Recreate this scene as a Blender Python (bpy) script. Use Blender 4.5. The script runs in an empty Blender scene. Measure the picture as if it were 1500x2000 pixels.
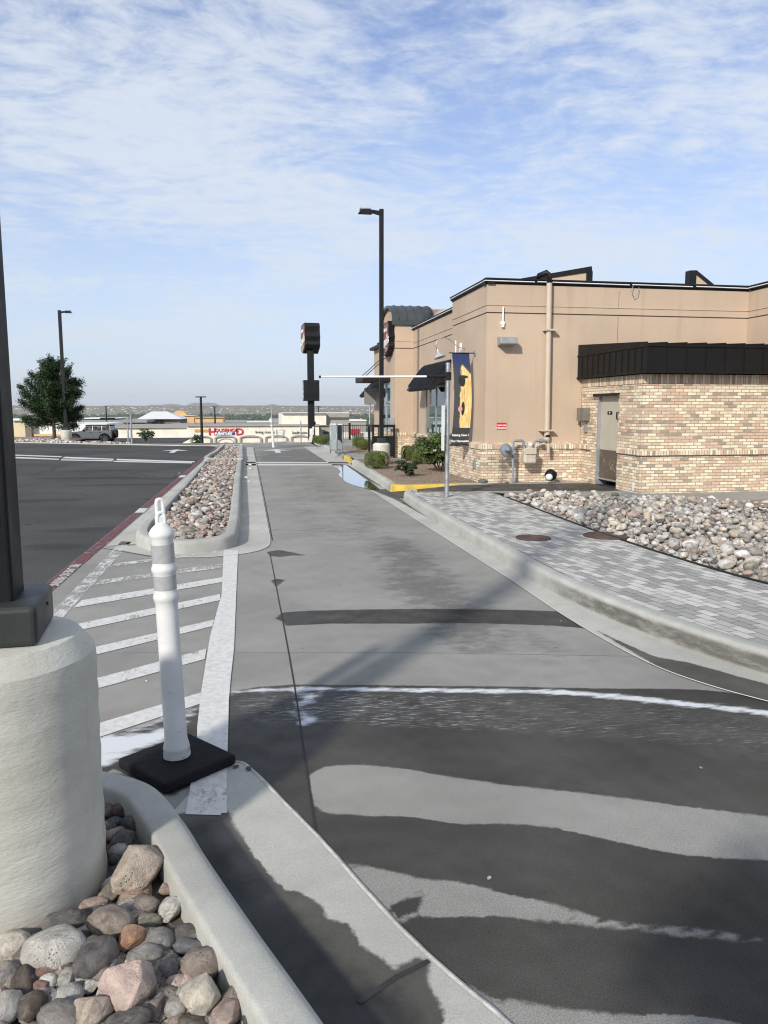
import bpy, bmesh, math, random
import numpy as np
from mathutils import Vector, Matrix, Euler, noise as mnoise
R = math.radians
random.seed(7); RNG = np.random.default_rng(7)
S = bpy.context.scene
COL = S.collection
# ------------------------------------------------------------------ camera
F, H = 1500.0, 1.6                       # focal length in px of the 1500x2000 photo, eye height
TH, PSI = R(7.632), R(10.115)            # pitch down, yaw to the right of the lane
cd = bpy.data.cameras.new("camera"); cam = bpy.data.objects.new("camera", cd); COL.objects.link(cam)
cd.sensor_fit = 'VERTICAL'; cd.sensor_height = 36.0; cd.sensor_width = 27.0; cd.lens = 27.0
cd.clip_start = 0.05; cd.clip_end = 80000
cam.location = (0, 0, H); cam.rotation_euler = (math.pi/2 - TH, 0, -PSI)
S.camera = cam
S.render.resolution_x, S.render.resolution_y = 768, 1024
# ------------------------------------------------------------------ sun, sky, exposure
SUN_AZ, SUN_EL = R(37.5), R(29)          # shadows run 37.5 deg to the right of the lane
sd = bpy.data.lights.new("sun", 'SUN'); sun = bpy.data.objects.new("sun", sd); COL.objects.link(sun)
sd.energy = 2.35; sd.angle = R(3.0); sd.color = (1.0, 0.95, 0.86)
dirv = Vector((math.sin(SUN_AZ)*math.cos(SUN_EL), math.cos(SUN_AZ)*math.cos(SUN_EL), -math.sin(SUN_EL)))
sun.rotation_euler = dirv.to_track_quat('-Z', 'Y').to_euler(); sun.location = (-20, -25, 20)
W = bpy.data.worlds.new("World"); S.world = W; W.use_nodes = True
S.view_settings.view_transform = 'Standard'; S.view_settings.look = 'None'
S.view_settings.exposure = 0.88; S.view_settings.gamma = 1.0
S.cycles.max_bounces = 6; S.cycles.diffuse_bounces = 3; S.cycles.volume_bounces = 0
S.cycles.transparent_max_bounces = 12
S.cycles.sample_clamp_indirect = 6.0; S.cycles.filter_width = 1.15

class N:
    """small helper to wire shader nodes"""
    def __init__(s, tree): s.t = tree; s.n = tree.nodes; s.l = tree.links
    def new(s, typ, **kw):
        n = s.n.new(typ)
        for k, v in kw.items(): setattr(n, k, v)
        return n
    def put(s, inp, v):
        if isinstance(v, bpy.types.NodeSocket): s.l.new(v, inp)
        elif v is not None: inp.default_value = v
    def math(s, op, a, b=None, c=None, clamp=False):
        n = s.new('ShaderNodeMath', operation=op, use_clamp=clamp)
        s.put(n.inputs[0], a); s.put(n.inputs[1], b)
        if c is not None: s.put(n.inputs[2], c)
        return n.outputs[0]
    def vmath(s, op, a, b=None):
        n = s.new('ShaderNodeVectorMath', operation=op); s.put(n.inputs[0], a); s.put(n.inputs[1], b); return n.outputs[0]
    def noise(s, vec, scale=5, detail=4, rough=.55, dist=0.0):
        n = s.new('ShaderNodeTexNoise'); s.put(n.inputs['Vector'], vec); s.put(n.inputs['Scale'], scale)
        n.inputs['Detail'].default_value = detail; n.inputs['Roughness'].default_value = rough
        n.inputs['Distortion'].default_value = dist; return n.outputs['Fac']
    def vor(s, vec, scale=5, feature='F1', out='Distance'):
        n = s.new('ShaderNodeTexVoronoi', feature=feature); s.put(n.inputs['Vector'], vec); n.inputs['Scale'].default_value = scale
        return n.outputs[out]
    def mapr(s, v, a, b, c=0.0, d=1.0, interp='SMOOTHSTEP'):
        n = s.new('ShaderNodeMapRange', interpolation_type=interp); s.put(n.inputs[0], v)
        for i, x in zip((1, 2, 3, 4), (a, b, c, d)): s.put(n.inputs[i], x)
        return n.outputs[0]
    def mix(s, f, a, b, blend='MIX'):
        n = s.new('ShaderNodeMix', data_type='RGBA', blend_type=blend)
        s.put(n.inputs[0], f); s.put(n.inputs[6], c4(a)); s.put(n.inputs[7], c4(b)); return n.outputs[2]
    def fmix(s, f, a, b):
        n = s.new('ShaderNodeMix', data_type='FLOAT'); s.put(n.inputs[0], f); s.put(n.inputs[2], a); s.put(n.inputs[3], b); return n.outputs[0]
    def mapping(s, vec, scale=(1, 1, 1), rot=(0, 0, 0), loc=(0, 0, 0)):
        n = s.new('ShaderNodeMapping'); s.put(n.inputs['Vector'], vec)
        n.inputs['Scale'].default_value = scale; n.inputs['Rotation'].default_value = rot; n.inputs['Location'].default_value = loc
        return n.outputs[0]
    def attr(s, name, out='Fac'): return s.new('ShaderNodeAttribute', attribute_name=name).outputs[out]
    def bump(s, h, strength=.3, dist=.01, normal=None):
        n = s.new('ShaderNodeBump'); n.inputs['Strength'].default_value = strength; n.inputs['Distance'].default_value = dist
        s.put(n.inputs['Height'], h)
        if normal is not None: s.put(n.inputs['Normal'], normal)
        return n.outputs[0]
    def sep(s, v):
        n = s.new('ShaderNodeSeparateXYZ'); s.put(n.inputs[0], v); return n.outputs
    def comb(s, x, y, z=0.0):
        n = s.new('ShaderNodeCombineXYZ'); s.put(n.inputs[0], x); s.put(n.inputs[1], y); s.put(n.inputs[2], z); return n.outputs[0]
    def ramp(s, f, stops, interp='LINEAR'):
        n = s.new('ShaderNodeValToRGB'); n.color_ramp.interpolation = interp; e = n.color_ramp.elements
        while len(e) < len(stops): e.new(.5)
        for q, (p, c) in zip(e, stops): q.position = p; q.color = c4(c)
        s.put(n.inputs[0], f); return n.outputs[0]
def c4(c):
    if isinstance(c, bpy.types.NodeSocket): return c
    if isinstance(c, (int, float)): c = (c, c, c)
    return (c[0], c[1], c[2], 1.0) if len(c) == 3 else c

# world: physical sky with thin streaky clouds laid on a plane far overhead
def build_world():
    k = N(W.node_tree); k.n.clear()
    out = k.new('ShaderNodeOutputWorld'); bg = k.new('ShaderNodeBackground')
    sky = k.new('ShaderNodeTexSky', sky_type='NISHITA', sun_disc=False)
    sky.sun_elevation = SUN_EL; sky.sun_rotation = math.pi + SUN_AZ
    sky.air_density = 1.0; sky.dust_density = 0.6; sky.ozone_density = 2.0; sky.altitude = 900
    d = k.new('ShaderNodeTexCoord').outputs['Generated']
    x, y, z = k.sep(d)
    zc = k.math('ADD', k.math('MAXIMUM', z, 0.0), 0.09)
    p = k.comb(k.math('DIVIDE', x, zc), k.math('DIVIDE', y, zc), 0.0)
    warp = k.noise(k.mapping(p, (.7, .7, 1)), 1.6, 3)
    pw = k.vmath('ADD', p, k.comb(k.math('MULTIPLY', warp, .5), k.math('MULTIPLY', warp, .35)))
    big = k.noise(k.mapping(pw, (1.0, 1.0, 1), (0, 0, R(32)), (-8.76, -5.1, 0)), .95, 4, .5)
    streak = k.noise(k.mapping(pw, (.9, 3.6, 1), (0, 0, R(28)), (4, .5, 0)), 1.3, 6, .58)
    puff = k.noise(k.mapping(pw, (1.9, 2.4, 1), (0, 0, R(36)), (0, 7, 0)), 3.4, 8, .62, .15)
    fine = k.noise(k.mapping(pw, (1, 1.35, 1), (0, 0, R(24)), (3, 1, 0)), 8.5, 8, .66, .1)
    m = k.math('ADD', k.math('MULTIPLY', big, 1.25), k.math('ADD', k.math('MULTIPLY', streak, .14), k.math('ADD', k.math('MULTIPLY', puff, .45), k.math('MULTIPLY', fine, .85))))
    cl = k.mapr(m, 1.06, 1.60, 0.0, 1.0)
    # more veil towards the horizon: one sees through more cloud there
    low = k.mapr(z, 0.0, .42, .88, .08, 'LINEAR')
    c = k.mix(k.math('MULTIPLY', cl, CL_MAX), k.mix(1.0, sky.outputs[0], SKY_TINT, 'MULTIPLY'), CLOUD)
    c = k.mix(k.math('MULTIPLY', low, k.math('SUBTRACT', 1.0, k.math('MULTIPLY', cl, .35))), c, VEIL)
    k.l.new(c, bg.inputs[0]); bg.inputs[1].default_value = SKY_STR
    k.l.new(bg.outputs[0], out.inputs[0])
CL_MAX, CLOUD, SKY_TINT, SKY_STR, VEIL = .82, (4.4, 4.68, 5.08), (.86, .85, .97), .1, (3.55, 4.05, 4.7)
build_world()

# ------------------------------------------------------------------ picking points of the place
cT, sT, cP, sP = math.cos(TH), math.sin(TH), math.cos(PSI), math.sin(PSI)
def ray(px, py):
    u = (px-750)/F; v = (1000-py)/F
    f = cT + sT*v; up = -sT + cT*v
    return Vector((u*cP + f*sP, f*cP - u*sP, up))
def P(px, py, z=0.0):
    r = ray(px, py); t = (z-H)/r.z; return Vector((r.x*t, r.y*t, z))
def onY(px, py, Y):
    r = ray(px, py); t = Y/r.y; return Vector((r.x*t, Y, H + r.z*t))
def onX(px, py, X):
    r = ray(px, py); t = X/r.x; return Vector((X, r.y*t, H + r.z*t))

# ------------------------------------------------------------------ mesh helpers
class MB:
    def __init__(s): s.v = []; s.f = []
    def add(s, vs, fs):
        o = len(s.v); s.v += [tuple(p) for p in vs]; s.f += [tuple(i+o for i in q) for q in fs]; return s
    def box(s, x0, y0, z0, x1, y1, z1, rot=0.0, piv=None, M=None):
        vs = [Vector((x, y, z)) for z in (z0, z1) for y in (y0, y1) for x in (x0, x1)]
        if rot:
            c = Vector(piv) if piv is not None else Vector(((x0+x1)/2, (y0+y1)/2, 0)); m = Matrix.Rotation(rot, 3, 'Z')
            vs = [m @ (p-c) + c for p in vs]
        if M is not None: vs = [M @ p for p in vs]
        return s.add(vs, [(0, 2, 3, 1), (4, 5, 7, 6), (0, 1, 5, 4), (2, 6, 7, 3), (0, 4, 6, 2), (1, 3, 7, 5)])
    def prism(s, poly, axis, a, b):
        """2-D outline pushed along an axis: axis 'Y' outline is (x,z), 'X' outline is (y,z), 'Z' outline is (x,y)"""
        n = len(poly)
        def w(p, t): return {'Y': (p[0], t, p[1]), 'X': (t, p[0], p[1]), 'Z': (p[0], p[1], t)}[axis]
        vs = [w(p, a) for p in poly] + [w(p, b) for p in poly]
        fs = [tuple(range(n-1, -1, -1)), tuple(range(n, 2*n))] + [(i, (i+1) % n, n+(i+1) % n, n+i) for i in range(n)]
        return s.add(vs, fs)
    def tube(s, path, r, n=10, cap=True):
        path = [Vector(p) for p in path]; m = len(path)
        rs = r if isinstance(r, (list, tuple)) else [r]*m
        vs = []; up0 = None
        for i, p in enumerate(path):
            t = (path[min(i+1, m-1)] - path[max(i-1, 0)]).normalized()
            if up0 is None: up0 = Vector((0, 0, 1)) if abs(t.z) < .9 else Vector((0, 1, 0))
            a = t.cross(up0)
            if a.length < 1e-4: a = t.cross(Vector((1, 0, 0)))
            a.normalize(); b = a.cross(t).normalized(); up0 = b
            for k in range(n):
                q = 2*math.pi*k/n; vs.append(p + (a*math.cos(q) + b*math.sin(q))*rs[i])
        fs = [(i*n+k, i*n+(k+1) % n, (i+1)*n+(k+1) % n, (i+1)*n+k) for i in range(m-1) for k in range(n)]
        if cap: fs += [tuple(range(n-1, -1, -1)), tuple((m-1)*n+k for k in range(n))]
        return s.add(vs, fs)
    def lathe(s, prof, n=32, c=(0, 0, 0), cap=True, M=None):
        vs = []
        for r, z in prof:
            for k in range(n):
                q = 2*math.pi*k/n; vs.append(Vector((r*math.cos(q), r*math.sin(q), z)))
        if M is not None: vs = [M @ p for p in vs]
        vs = [p + Vector(c) for p in vs]; m = len(prof)
        fs = [(i*n+k, i*n+(k+1) % n, (i+1)*n+(k+1) % n, (i+1)*n+k) for i in range(m-1) for k in range(n)]
        if cap: fs += [tuple(range(n-1, -1, -1)), tuple((m-1)*n+k for k in range(n))]
        return s.add(vs, fs)
    def quad(s, a, b, c, d): return s.add([a, b, c, d], [(0, 1, 2, 3)])
    def sheet(s, pts): return s.add(pts, [tuple(range(len(pts)))])
    def build(s, name, mat=None, parent=None, smooth=False, bevel=0.0, seg=2, loc=None, rz=0.0, auto=None):
        me = bpy.data.meshes.new(name); me.from_pydata(s.v, [], s.f); me.update()
        o = bpy.data.objects.new(name, me); COL.objects.link(o)
        if mat: me.materials.append(mat)
        if smooth: me.shade_smooth()
        if auto is not None: me.shade_smooth(); me.set_sharp_from_angle(angle=R(auto))
        if parent: o.parent = parent
        if loc is not None: o.location = loc
        if rz: o.rotation_euler.z = rz
        if bevel:
            b = o.modifiers.new("bevel", 'BEVEL'); b.width = bevel; b.segments = seg; b.limit_method = 'ANGLE'; b.angle_limit = R(40)
            b.harden_normals = False
        return o
def tag(o, label=None, cat=None, group=None, kind=None):
    if label: o['label'] = label
    if cat: o['category'] = cat
    if group: o['group'] = group
    if kind: o['kind'] = kind
    return o
def thing(name, label, cat, loc=(0, 0, 0), rz=0.0, group=None):
    o = bpy.data.objects.new(name, None); COL.objects.link(o); o.location = loc; o.rotation_euler = (0, 0, rz)
    o.empty_display_size = .2
    return tag(o, label, cat, group)
def copy_tree(o, parent=None):
    c = o.copy(); COL.objects.link(c)
    if parent: c.parent = parent
    for ch in list(o.children): copy_tree(ch, c)
    return c
def struct(o, label=None, cat=None, kind='structure'): return tag(o, label, cat, None, kind)
def text(name, body, size, mat, parent, loc, rot, extrude=.004, bold=0.0, ax='CENTER', ay='CENTER', sx=1.0):
    cu = bpy.data.curves.new(name, 'FONT'); cu.body = body; cu.size = size; cu.extrude = extrude; cu.offset = bold
    cu.align_x = ax; cu.align_y = ay; cu.materials.append(mat)
    cu.resolution_u = 3; tmp = bpy.data.objects.new(name, cu); me = bpy.data.meshes.new_from_object(tmp); bpy.data.objects.remove(tmp); bpy.data.curves.remove(cu)
    if not me.materials: me.materials.append(mat)
    o = bpy.data.objects.new(name, me); COL.objects.link(o); o.location = loc; o.rotation_euler = rot; o.scale.x = sx
    if parent: o.parent = parent
    return o
FACE_NEAR = (math.pi/2, 0, 0)            # lettering on a wall that faces the camera
FACE_LANE = (math.pi/2, 0, -math.pi/2)   # lettering on a wall that faces the lane

# ------------------------------------------------------------------ materials
MATS = {}
def mat_new(name):
    m = bpy.data.materials.new(name); m.use_nodes = True; k = N(m.node_tree)
    b = k.n.get('Principled BSDF'); return m, k, b
def pbr(name, col, rough=.6, var=.12, scale=6.0, bump=0.0, bscale=60.0, bdist=.004, metal=0.0, spec=.5, dirt=0.0, dirtcol=(.12, .10, .08)):
    """painted or plain surface: base colour with fine and broad variation, optional bump and dirt"""
    if name in MATS: return MATS[name]
    m, k, b = mat_new(name)
    pos = k.new('ShaderNodeNewGeometry').outputs['Position']
    n1 = k.noise(pos, scale, 5); n2 = k.noise(pos, scale*9, 3)
    f = k.math('ADD', k.math('MULTIPLY', n1, .65), k.math('MULTIPLY', n2, .35))
    lo = tuple(c*(1-var) for c in col); hi = tuple(min(1, c*(1+var)) for c in col)
    c = k.mix(k.mapr(f, .3, .7), lo, hi)
    if dirt:
        d = k.mapr(k.noise(k.mapping(pos, (1, 1, .35)), scale*.7, 6, .65), .5, .78, 0, dirt)
        c = k.mix(d, c, dirtcol)
    k.put(b.inputs['Base Color'], c)
    k.put(b.inputs['Roughness'], k.mapr(n1, .3, .7, max(0, rough-.08), min(1, rough+.08)))
    b.inputs['Metallic'].default_value = metal; b.inputs['Specular IOR Level'].default_value = spec
    if bump: k.put(b.inputs['Normal'], k.bump(k.noise(pos, bscale, 4), bump, bdist))
    MATS[name] = m; return m
BLACK = pbr('black metal', (.010, .0105, .012), .5, .2, 3, spec=.28, dirt=.15, dirtcol=(.035, .033, .03))
BLACKP = pbr('black plastic', (.014, .014, .015), .6, .2, 3, spec=.3)
DKGREY = pbr('dark bronze paint', (.030, .032, .031), .5, .1, 4, .08, 90, .002, spec=.4, dirt=.2, dirtcol=(.09, .085, .075))
GALV = pbr('galvanised steel', (.42, .44, .46), .42, .18, 9, .05, 40, .002, metal=.75)
WHITEP = pbr('white plastic', (.80, .80, .79), .38, .04, 7, dirt=.22, dirtcol=(.42, .40, .36))
WHITE = pbr('white paint', (.78, .78, .76), .5, .05, 6)
GREYREFL = pbr('grey reflective sheeting', (.38, .385, .385), .3, .06, 30, spec=.6)
RUBBER = pbr('black rubber', (.010, .010, .011), .85, .3, 30, .6, 220, .006, spec=.25)
STEEL = pbr('brushed steel', (.36, .35, .34), .3, .25, 4, metal=.9)
METERGREY = pbr('grey meter paint', (.22, .25, .28), .5, .1, 10, dirt=.15)
METERBODY = pbr('beige meter paint', (.52, .46, .36), .55, .1, 12, .1, 50)
TAN = pbr('tan door paint', (.46, .42, .34), .5, .05, 5, dirt=.2, dirtcol=(.3, .27, .22))
BEIGEPIPE = pbr('beige pipe paint', (.52, .44, .34), .5, .06, 5, dirt=.2, dirtcol=(.35, .3, .24))
REDSIGN = pbr('red sign enamel', (.55, .02, .03), .4, .05)
CASTIRON = pbr('rusty cast iron', (.075, .048, .036), .7, .35, 22, .3, 80, .004)
YELLOW = pbr('yellow kerb paint', (.58, .40, .06), .7, .15, 8, .2, 90, .003, dirt=.7, dirtcol=(.34, .30, .24))
ALU = pbr('aluminium frame', (.45, .47, .48), .4, .06, 5, metal=.6)
WOODDARK = pbr('bark', (.07, .05, .035), .85, .3, 20, .6, 60, .01)

def concrete(name, col, stain=.3, wetattr=False, foam=False, grime=0.0, scale=1.0, grain=.17, deep=0.0, agg=.16):
    m, k, b = mat_new(name)
    pos = k.new('ShaderNodeNewGeometry').outputs['Position']
    n1 = k.noise(pos, .9*scale, 5, .6); n2 = k.noise(pos, 7*scale, 5, .65); n3 = k.noise(pos, 190, 2, .6)
    c = k.mix(k.mapr(n1, .3, .7), tuple(q*.86 for q in col), tuple(q*1.12 for q in col))
    c = k.mix(k.mapr(n2, .35, .75, 0, stain), c, tuple(q*.62 for q in col))
    c = k.mix(k.mapr(n3, .30, .70), k.mix(1.0, c, (1-grain,)*3, 'MULTIPLY'), k.mix(1.0, c, (1+grain,)*3, 'MULTIPLY'))
    spk = k.mapr(k.vor(pos, 55), .05, .11, .45, 0.0)
    spkm = k.math('MULTIPLY', spk, k.mapr(k.noise(pos, 3, 2), .55, .7))
    c = k.mix(spkm, c, tuple(q*.45 for q in col))
    ag = k.mapr(k.vor(pos, 130), .10, .24, 1, 0); ag2 = k.noise(pos, 75, 3, .8)
    c = k.mix(k.math('MULTIPLY', ag, agg), c, tuple(min(1, q*2.3) for q in col)); c = k.mix(k.mapr(ag2, .56, .72, 0, agg*1.2), c, tuple(q*.5 for q in col))
    # sparse drips and spots
    drip = k.math('MULTIPLY', k.mapr(k.vor(k.mapping(pos, (1, 1.6, 1)), 3.1), .045, .06, 1.0, 0.0), k.mapr(k.noise(pos, .8, 1), .52, .6))
    c = k.mix(k.math('MULTIPLY', drip, .7), c, tuple(q*.38 for q in col))
    if grime:
        a = k.attr('grime')
        g = k.math('ADD', k.math('MULTIPLY', k.noise(k.mapping(pos, (1.0, 1.5, 1)), 4.4, 8, .74, .3), .68), k.math('MULTIPLY', k.noise(pos, 1.3, 3), .32))
        gf = k.math('MULTIPLY', k.mapr(k.math('ADD', g, k.math('MULTIPLY', a, .16)), .52, .70), k.math('MULTIPLY', k.mapr(a, .0, .7), grime))
        c = k.mix(gf, c, tuple(q*.34 for q in col))
    rough = .86
    h = k.math('ADD', k.math('MULTIPLY', n3, .5), k.math('MULTIPLY', k.noise(pos, 60, 4), .5))
    if wetattr:
        w = k.attr('wet')
        e = k.math('ADD', k.math('MULTIPLY', k.math('SUBTRACT', k.noise(pos, 9, 6, .7), .5), .036),
                   k.math('MULTIPLY', k.math('SUBTRACT', k.noise(pos, 45, 3, .6), .5), .022))
        soft = k.mapr(k.noise(pos, 2.2, 2), .3, .7, .004, .014)
        wf = k.mapr(k.math('ADD', w, e), k.math('MULTIPLY', soft, -1.0), soft)
        # a little of the damp dries back in places
        dry = k.mapr(k.noise(pos, 1.7, 4), .3, .75, 1.0, .86)
        wf = k.math('MULTIPLY', wf, dry)
        wc = k.mix(1.0, c, (.185, .176, .168), 'MULTIPLY')
        if deep: wc = k.mix(k.mapr(k.math('ADD', w, k.math('MULTIPLY', k.math('SUBTRACT', k.noise(pos, 7, 5, .65), .5), .10)), .03, .13, 0, deep), wc, (.012, .012, .014))
        c = k.mix(wf, c, wc)
        rough = k.fmix(wf, .86, k.mapr(k.noise(pos, 3.5, 4), .35, .7, .48, .75))
        if foam:
            fa = k.attr('foam'); st = k.attr('streak')
            fe = k.math('MULTIPLY', k.math('SUBTRACT', k.noise(k.mapping(pos, (.5, 1.4, 1)), 11, 6, .7), .5), .15)
            ff = k.mapr(k.math('ADD', fa, fe), -.018, .03, 0, .92)
            sn = k.noise(k.mapping(pos, (3.2, 40, 1), (0, 0, R(5))), 2.6, 8, .78, .3)
            sn2 = k.noise(k.mapping(pos, (3, 3, 1)), 2.0, 4)
            sf = k.math('MULTIPLY', k.mapr(sn, .51, .66, 0, .85), k.math('MULTIPLY', st, k.mapr(sn2, .32, .58, .15, .95)))
            ff = k.math('MAXIMUM', ff, sf)
            c = k.mix(ff, c, (.70, .71, .72)); rough = k.fmix(ff, rough, .45)
    k.put(b.inputs['Base Color'], c); k.put(b.inputs['Roughness'], rough); b.inputs['Specular IOR Level'].default_value = .16
    k.put(b.inputs['Normal'], k.bump(h, .28, .004))
    MATS[name] = m; return m
LANE = concrete('lane concrete', (.284, .276, .249), .25, True, True, grime=.62, agg=.32, grain=.22)
GUTTER = concrete('gutter concrete', (.462, .455, .406), .25, True, True, grain=.09, deep=.85)
KERBM = concrete('kerb concrete', (.43, .425, .386), .4, grain=.08)
GUTTERR = concrete('right gutter concrete', (.462, .455, .406), .25, True, True, grain=.09)
def dirty_kerb():
    m = KERBM.copy(); m.name = 'stained kerb concrete'; k = N(m.node_tree); b = k.n.get('Principled BSDF')
    old = b.inputs['Base Color'].links[0].from_socket; pos = k.new('ShaderNodeNewGeometry').outputs['Position']; x, y, z = k.sep(pos)
    n = k.noise(k.mapping(pos, (2.2, 2.2, 9)), 2.4, 7, .68)
    band = k.math('MULTIPLY', k.mapr(z, .138, .10), k.mapr(z, .004, .03, .35, 1))
    f = k.math('MULTIPLY', band, k.math('MULTIPLY', k.mapr(n, .2, .6, .3, 1.0), k.mapr(k.math('ADD', y, k.math('MULTIPLY', k.noise(pos, 1.1, 3), 3.0)), 8.6, 6.9, .12, .88)))
    k.put(b.inputs['Base Color'], k.mix(f, old, (.085, .08, .068))); return m
KERBD = dirty_kerb()
WALK = concrete('walk concrete', (.335, .33, .30), .35, True)
PEDM = None
def make_ped_mat():
    m, k, b = mat_new('rendered pedestal concrete')
    pos = k.new('ShaderNodeNewGeometry').outputs['Position']
    n1 = k.noise(pos, 3, 5, .6); n2 = k.noise(k.mapping(pos, (16, 16, 34), (R(12), 0, 0)), 2.2, 7, .70, .2)
    n3 = k.noise(k.mapping(pos, (6, 6, 30), (R(14), R(6), 0)), 3.0, 6, .66, .3)
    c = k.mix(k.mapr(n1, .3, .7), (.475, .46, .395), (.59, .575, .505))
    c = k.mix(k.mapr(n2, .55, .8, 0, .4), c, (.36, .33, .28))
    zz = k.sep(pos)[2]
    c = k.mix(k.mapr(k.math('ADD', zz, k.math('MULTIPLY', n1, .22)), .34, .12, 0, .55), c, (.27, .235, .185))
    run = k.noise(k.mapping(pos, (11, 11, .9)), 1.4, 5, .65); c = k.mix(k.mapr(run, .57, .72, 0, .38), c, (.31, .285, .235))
    spk = k.math('MULTIPLY', k.mapr(k.vor(pos, 30), .05, .10, 1, 0), k.mapr(k.noise(pos, 6, 2), .52, .62))
    c = k.mix(k.math('MULTIPLY', spk, .6), c, (.14, .11, .08))
    k.put(b.inputs['Base Color'], c); b.inputs['Roughness'].default_value = .9
    h = k.math('ADD', k.math('MULTIPLY', n2, .6), k.math('MULTIPLY', n3, .55))
    k.put(b.inputs['Normal'], k.bump(h, .6, .009)); return m
PEDM = make_ped_mat()
def make_asphalt():
    m, k, b = mat_new('asphalt')
    pos = k.new('ShaderNodeNewGeometry').outputs['Position']
    n1 = k.noise(pos, .35, 5, .6); n2 = k.noise(pos, 160, 2, .6); v = k.vor(pos, 75)
    c = k.mix(k.mapr(n1, .3, .7), (.060, .060, .058), (.092, .091, .087))
    c = k.mix(k.mapr(v, .1, .55, .45, 0), c, (.17, .165, .155))
    c = k.mix(k.mapr(n2, .62, .78, 0, .6), c, (.20, .19, .18))
    wv = k.vmath('ADD', pos, k.comb(k.math('MULTIPLY', k.noise(pos, 1.1, 4), .9), k.math('MULTIPLY', k.noise(pos, 1.4, 4, .6), .9)))
    crk = k.math('MULTIPLY', k.mapr(k.vor(wv, .22, 'DISTANCE_TO_EDGE'), .001, .005, 1, 0), k.mapr(k.noise(pos, .25, 2), .48, .56))
    c = k.mix(k.math('MULTIPLY', crk, .8), c, (.018, .018, .018))
    c = k.mix(k.mapr(k.noise(k.mapping(pos, (.3, .12, 1)), 1.3, 5, .6), .5, .66, 0, .45), c, (.105, .103, .098))
    # dark slanting streaks from stretched noise, laid over the asphalt
    q = k.mapping(pos, (.10, .42, 1), (0, 0, R(-24)))
    arc = k.mapr(k.noise(q, 1.9, 3, .5, .3), .58, .63, 0, 1)
    c = k.mix(k.math('MULTIPLY', arc, .45), c, (.028, .028, .03))
    k.put(b.inputs['Base Color'], c); b.inputs['Roughness'].default_value = .9; b.inputs['Specular IOR Level'].default_value = .08
    k.put(b.inputs['Normal'], k.bump(k.math('SUBTRACT', 1.0, v), .6, .01)); return m
ASPHALT = make_asphalt()
def make_road_paint(name, keep, col=(.68, .665, .62)):
    m, k, b = mat_new(name)
    pos = k.new('ShaderNodeNewGeometry').outputs['Position']
    w = k.math('ADD', k.math('MULTIPLY', k.noise(pos, 6, 6, .7), .6), k.math('MULTIPLY', k.noise(pos, 60, 4, .7), .4))
    st = k.noise(k.mapping(pos, (40, 5, 1), (0, 0, R(10))), 1.0, 4)
    w = k.math('ADD', k.math('MULTIPLY', w, .75), k.math('MULTIPLY', st, .25))
    a = k.mapr(w, keep-.05, keep+.07, 1.0, .0)
    a = k.math('MAXIMUM', a, .12)
    c = k.mix(k.mapr(k.noise(pos, 25, 4), .3, .75), col, tuple(x*.78 for x in col))
    k.put(b.inputs['Base Color'], c); b.inputs['Roughness'].default_value = .6; k.put(b.inputs['Alpha'], a)
    k.put(b.inputs['Normal'], k.bump(k.noise(pos, 120, 3), .2, .003)); return m
PAINT_NEW = make_road_paint('fresh road paint', .66)
PAINT_MID = make_road_paint('road paint', .57)
PAINT_OLD = make_road_paint('worn road paint', .49)
PAINT_RED = make_road_paint('red kerb paint', .53, (.17, .045, .048))
def make_pavers():
    m, k, b = mat_new('concrete pavers')
    pos = k.new('ShaderNodeNewGeometry').outputs['Position']; x, y, z = k.sep(pos)
    wob = k.math('MULTIPLY', k.math('SUBTRACT', k.noise(pos, 2.5, 2), .5), .012)
    vec = k.comb(k.math('ADD', k.math('SUBTRACT', k.math('MULTIPLY', y, .986), k.math('MULTIPLY', x, .165)), wob), k.math('ADD', k.math('ADD', k.math('MULTIPLY', x, .986), k.math('MULTIPLY', y, .165)), wob))
    def brick(c1, c2, cm):
        t = k.new('ShaderNodeTexBrick'); k.put(t.inputs['Vector'], vec)
        t.inputs['Color1'].default_value = c1; t.inputs['Color2'].default_value = c2; t.inputs['Mortar'].default_value = cm
        t.inputs['Scale'].default_value = 1.0; t.inputs['Mortar Size'].default_value = .0035; t.inputs['Mortar Smooth'].default_value = .2
        t.inputs['Brick Width'].default_value = .168; t.inputs['Row Height'].default_value = .092; t.offset = .5; t.inputs['Bias'].default_value = 0
        return t
    t = brick((0, 0, 0, 1), (1, 1, 1, 1), (0, 0, 0, 1))
    c = k.ramp(t.outputs['Color'], [(0, (.235, .228, .20)), (.30, (.29, .283, .25)), (.46, (.41, .398, .352)), (.60, (.50, .487, .432)), (.85, (.59, .575, .515))])
    c = k.mix(k.mapr(k.noise(pos, 16, 4), .35, .75, 0, .3), c, (.24, .23, .22))
    c = k.mix(k.mapr(k.noise(pos, 150, 2), .3, .7, 0, .35), c, (.5, .49, .47))
    gum = k.math('MULTIPLY', k.mapr(k.vor(pos, 2.2), .035, .045, 1, 0), 1.0)
    c = k.mix(k.math('MULTIPLY', gum, .75), c, (.06, .055, .05))
    c = k.mix(k.math('MULTIPLY', t.outputs['Fac'], .95), c, (.075, .07, .06))
    k.put(b.inputs['Base Color'], c); b.inputs['Roughness'].default_value = .88
    h = k.math('ADD', k.math('MULTIPLY', k.math('SUBTRACT', 1.0, t.outputs['Fac']), 1.0), k.math('MULTIPLY', k.noise(pos, 90, 3), .25))
    k.put(b.inputs['Normal'], k.bump(h, .5, .006)); return m
PAVER = make_pavers()
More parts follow.
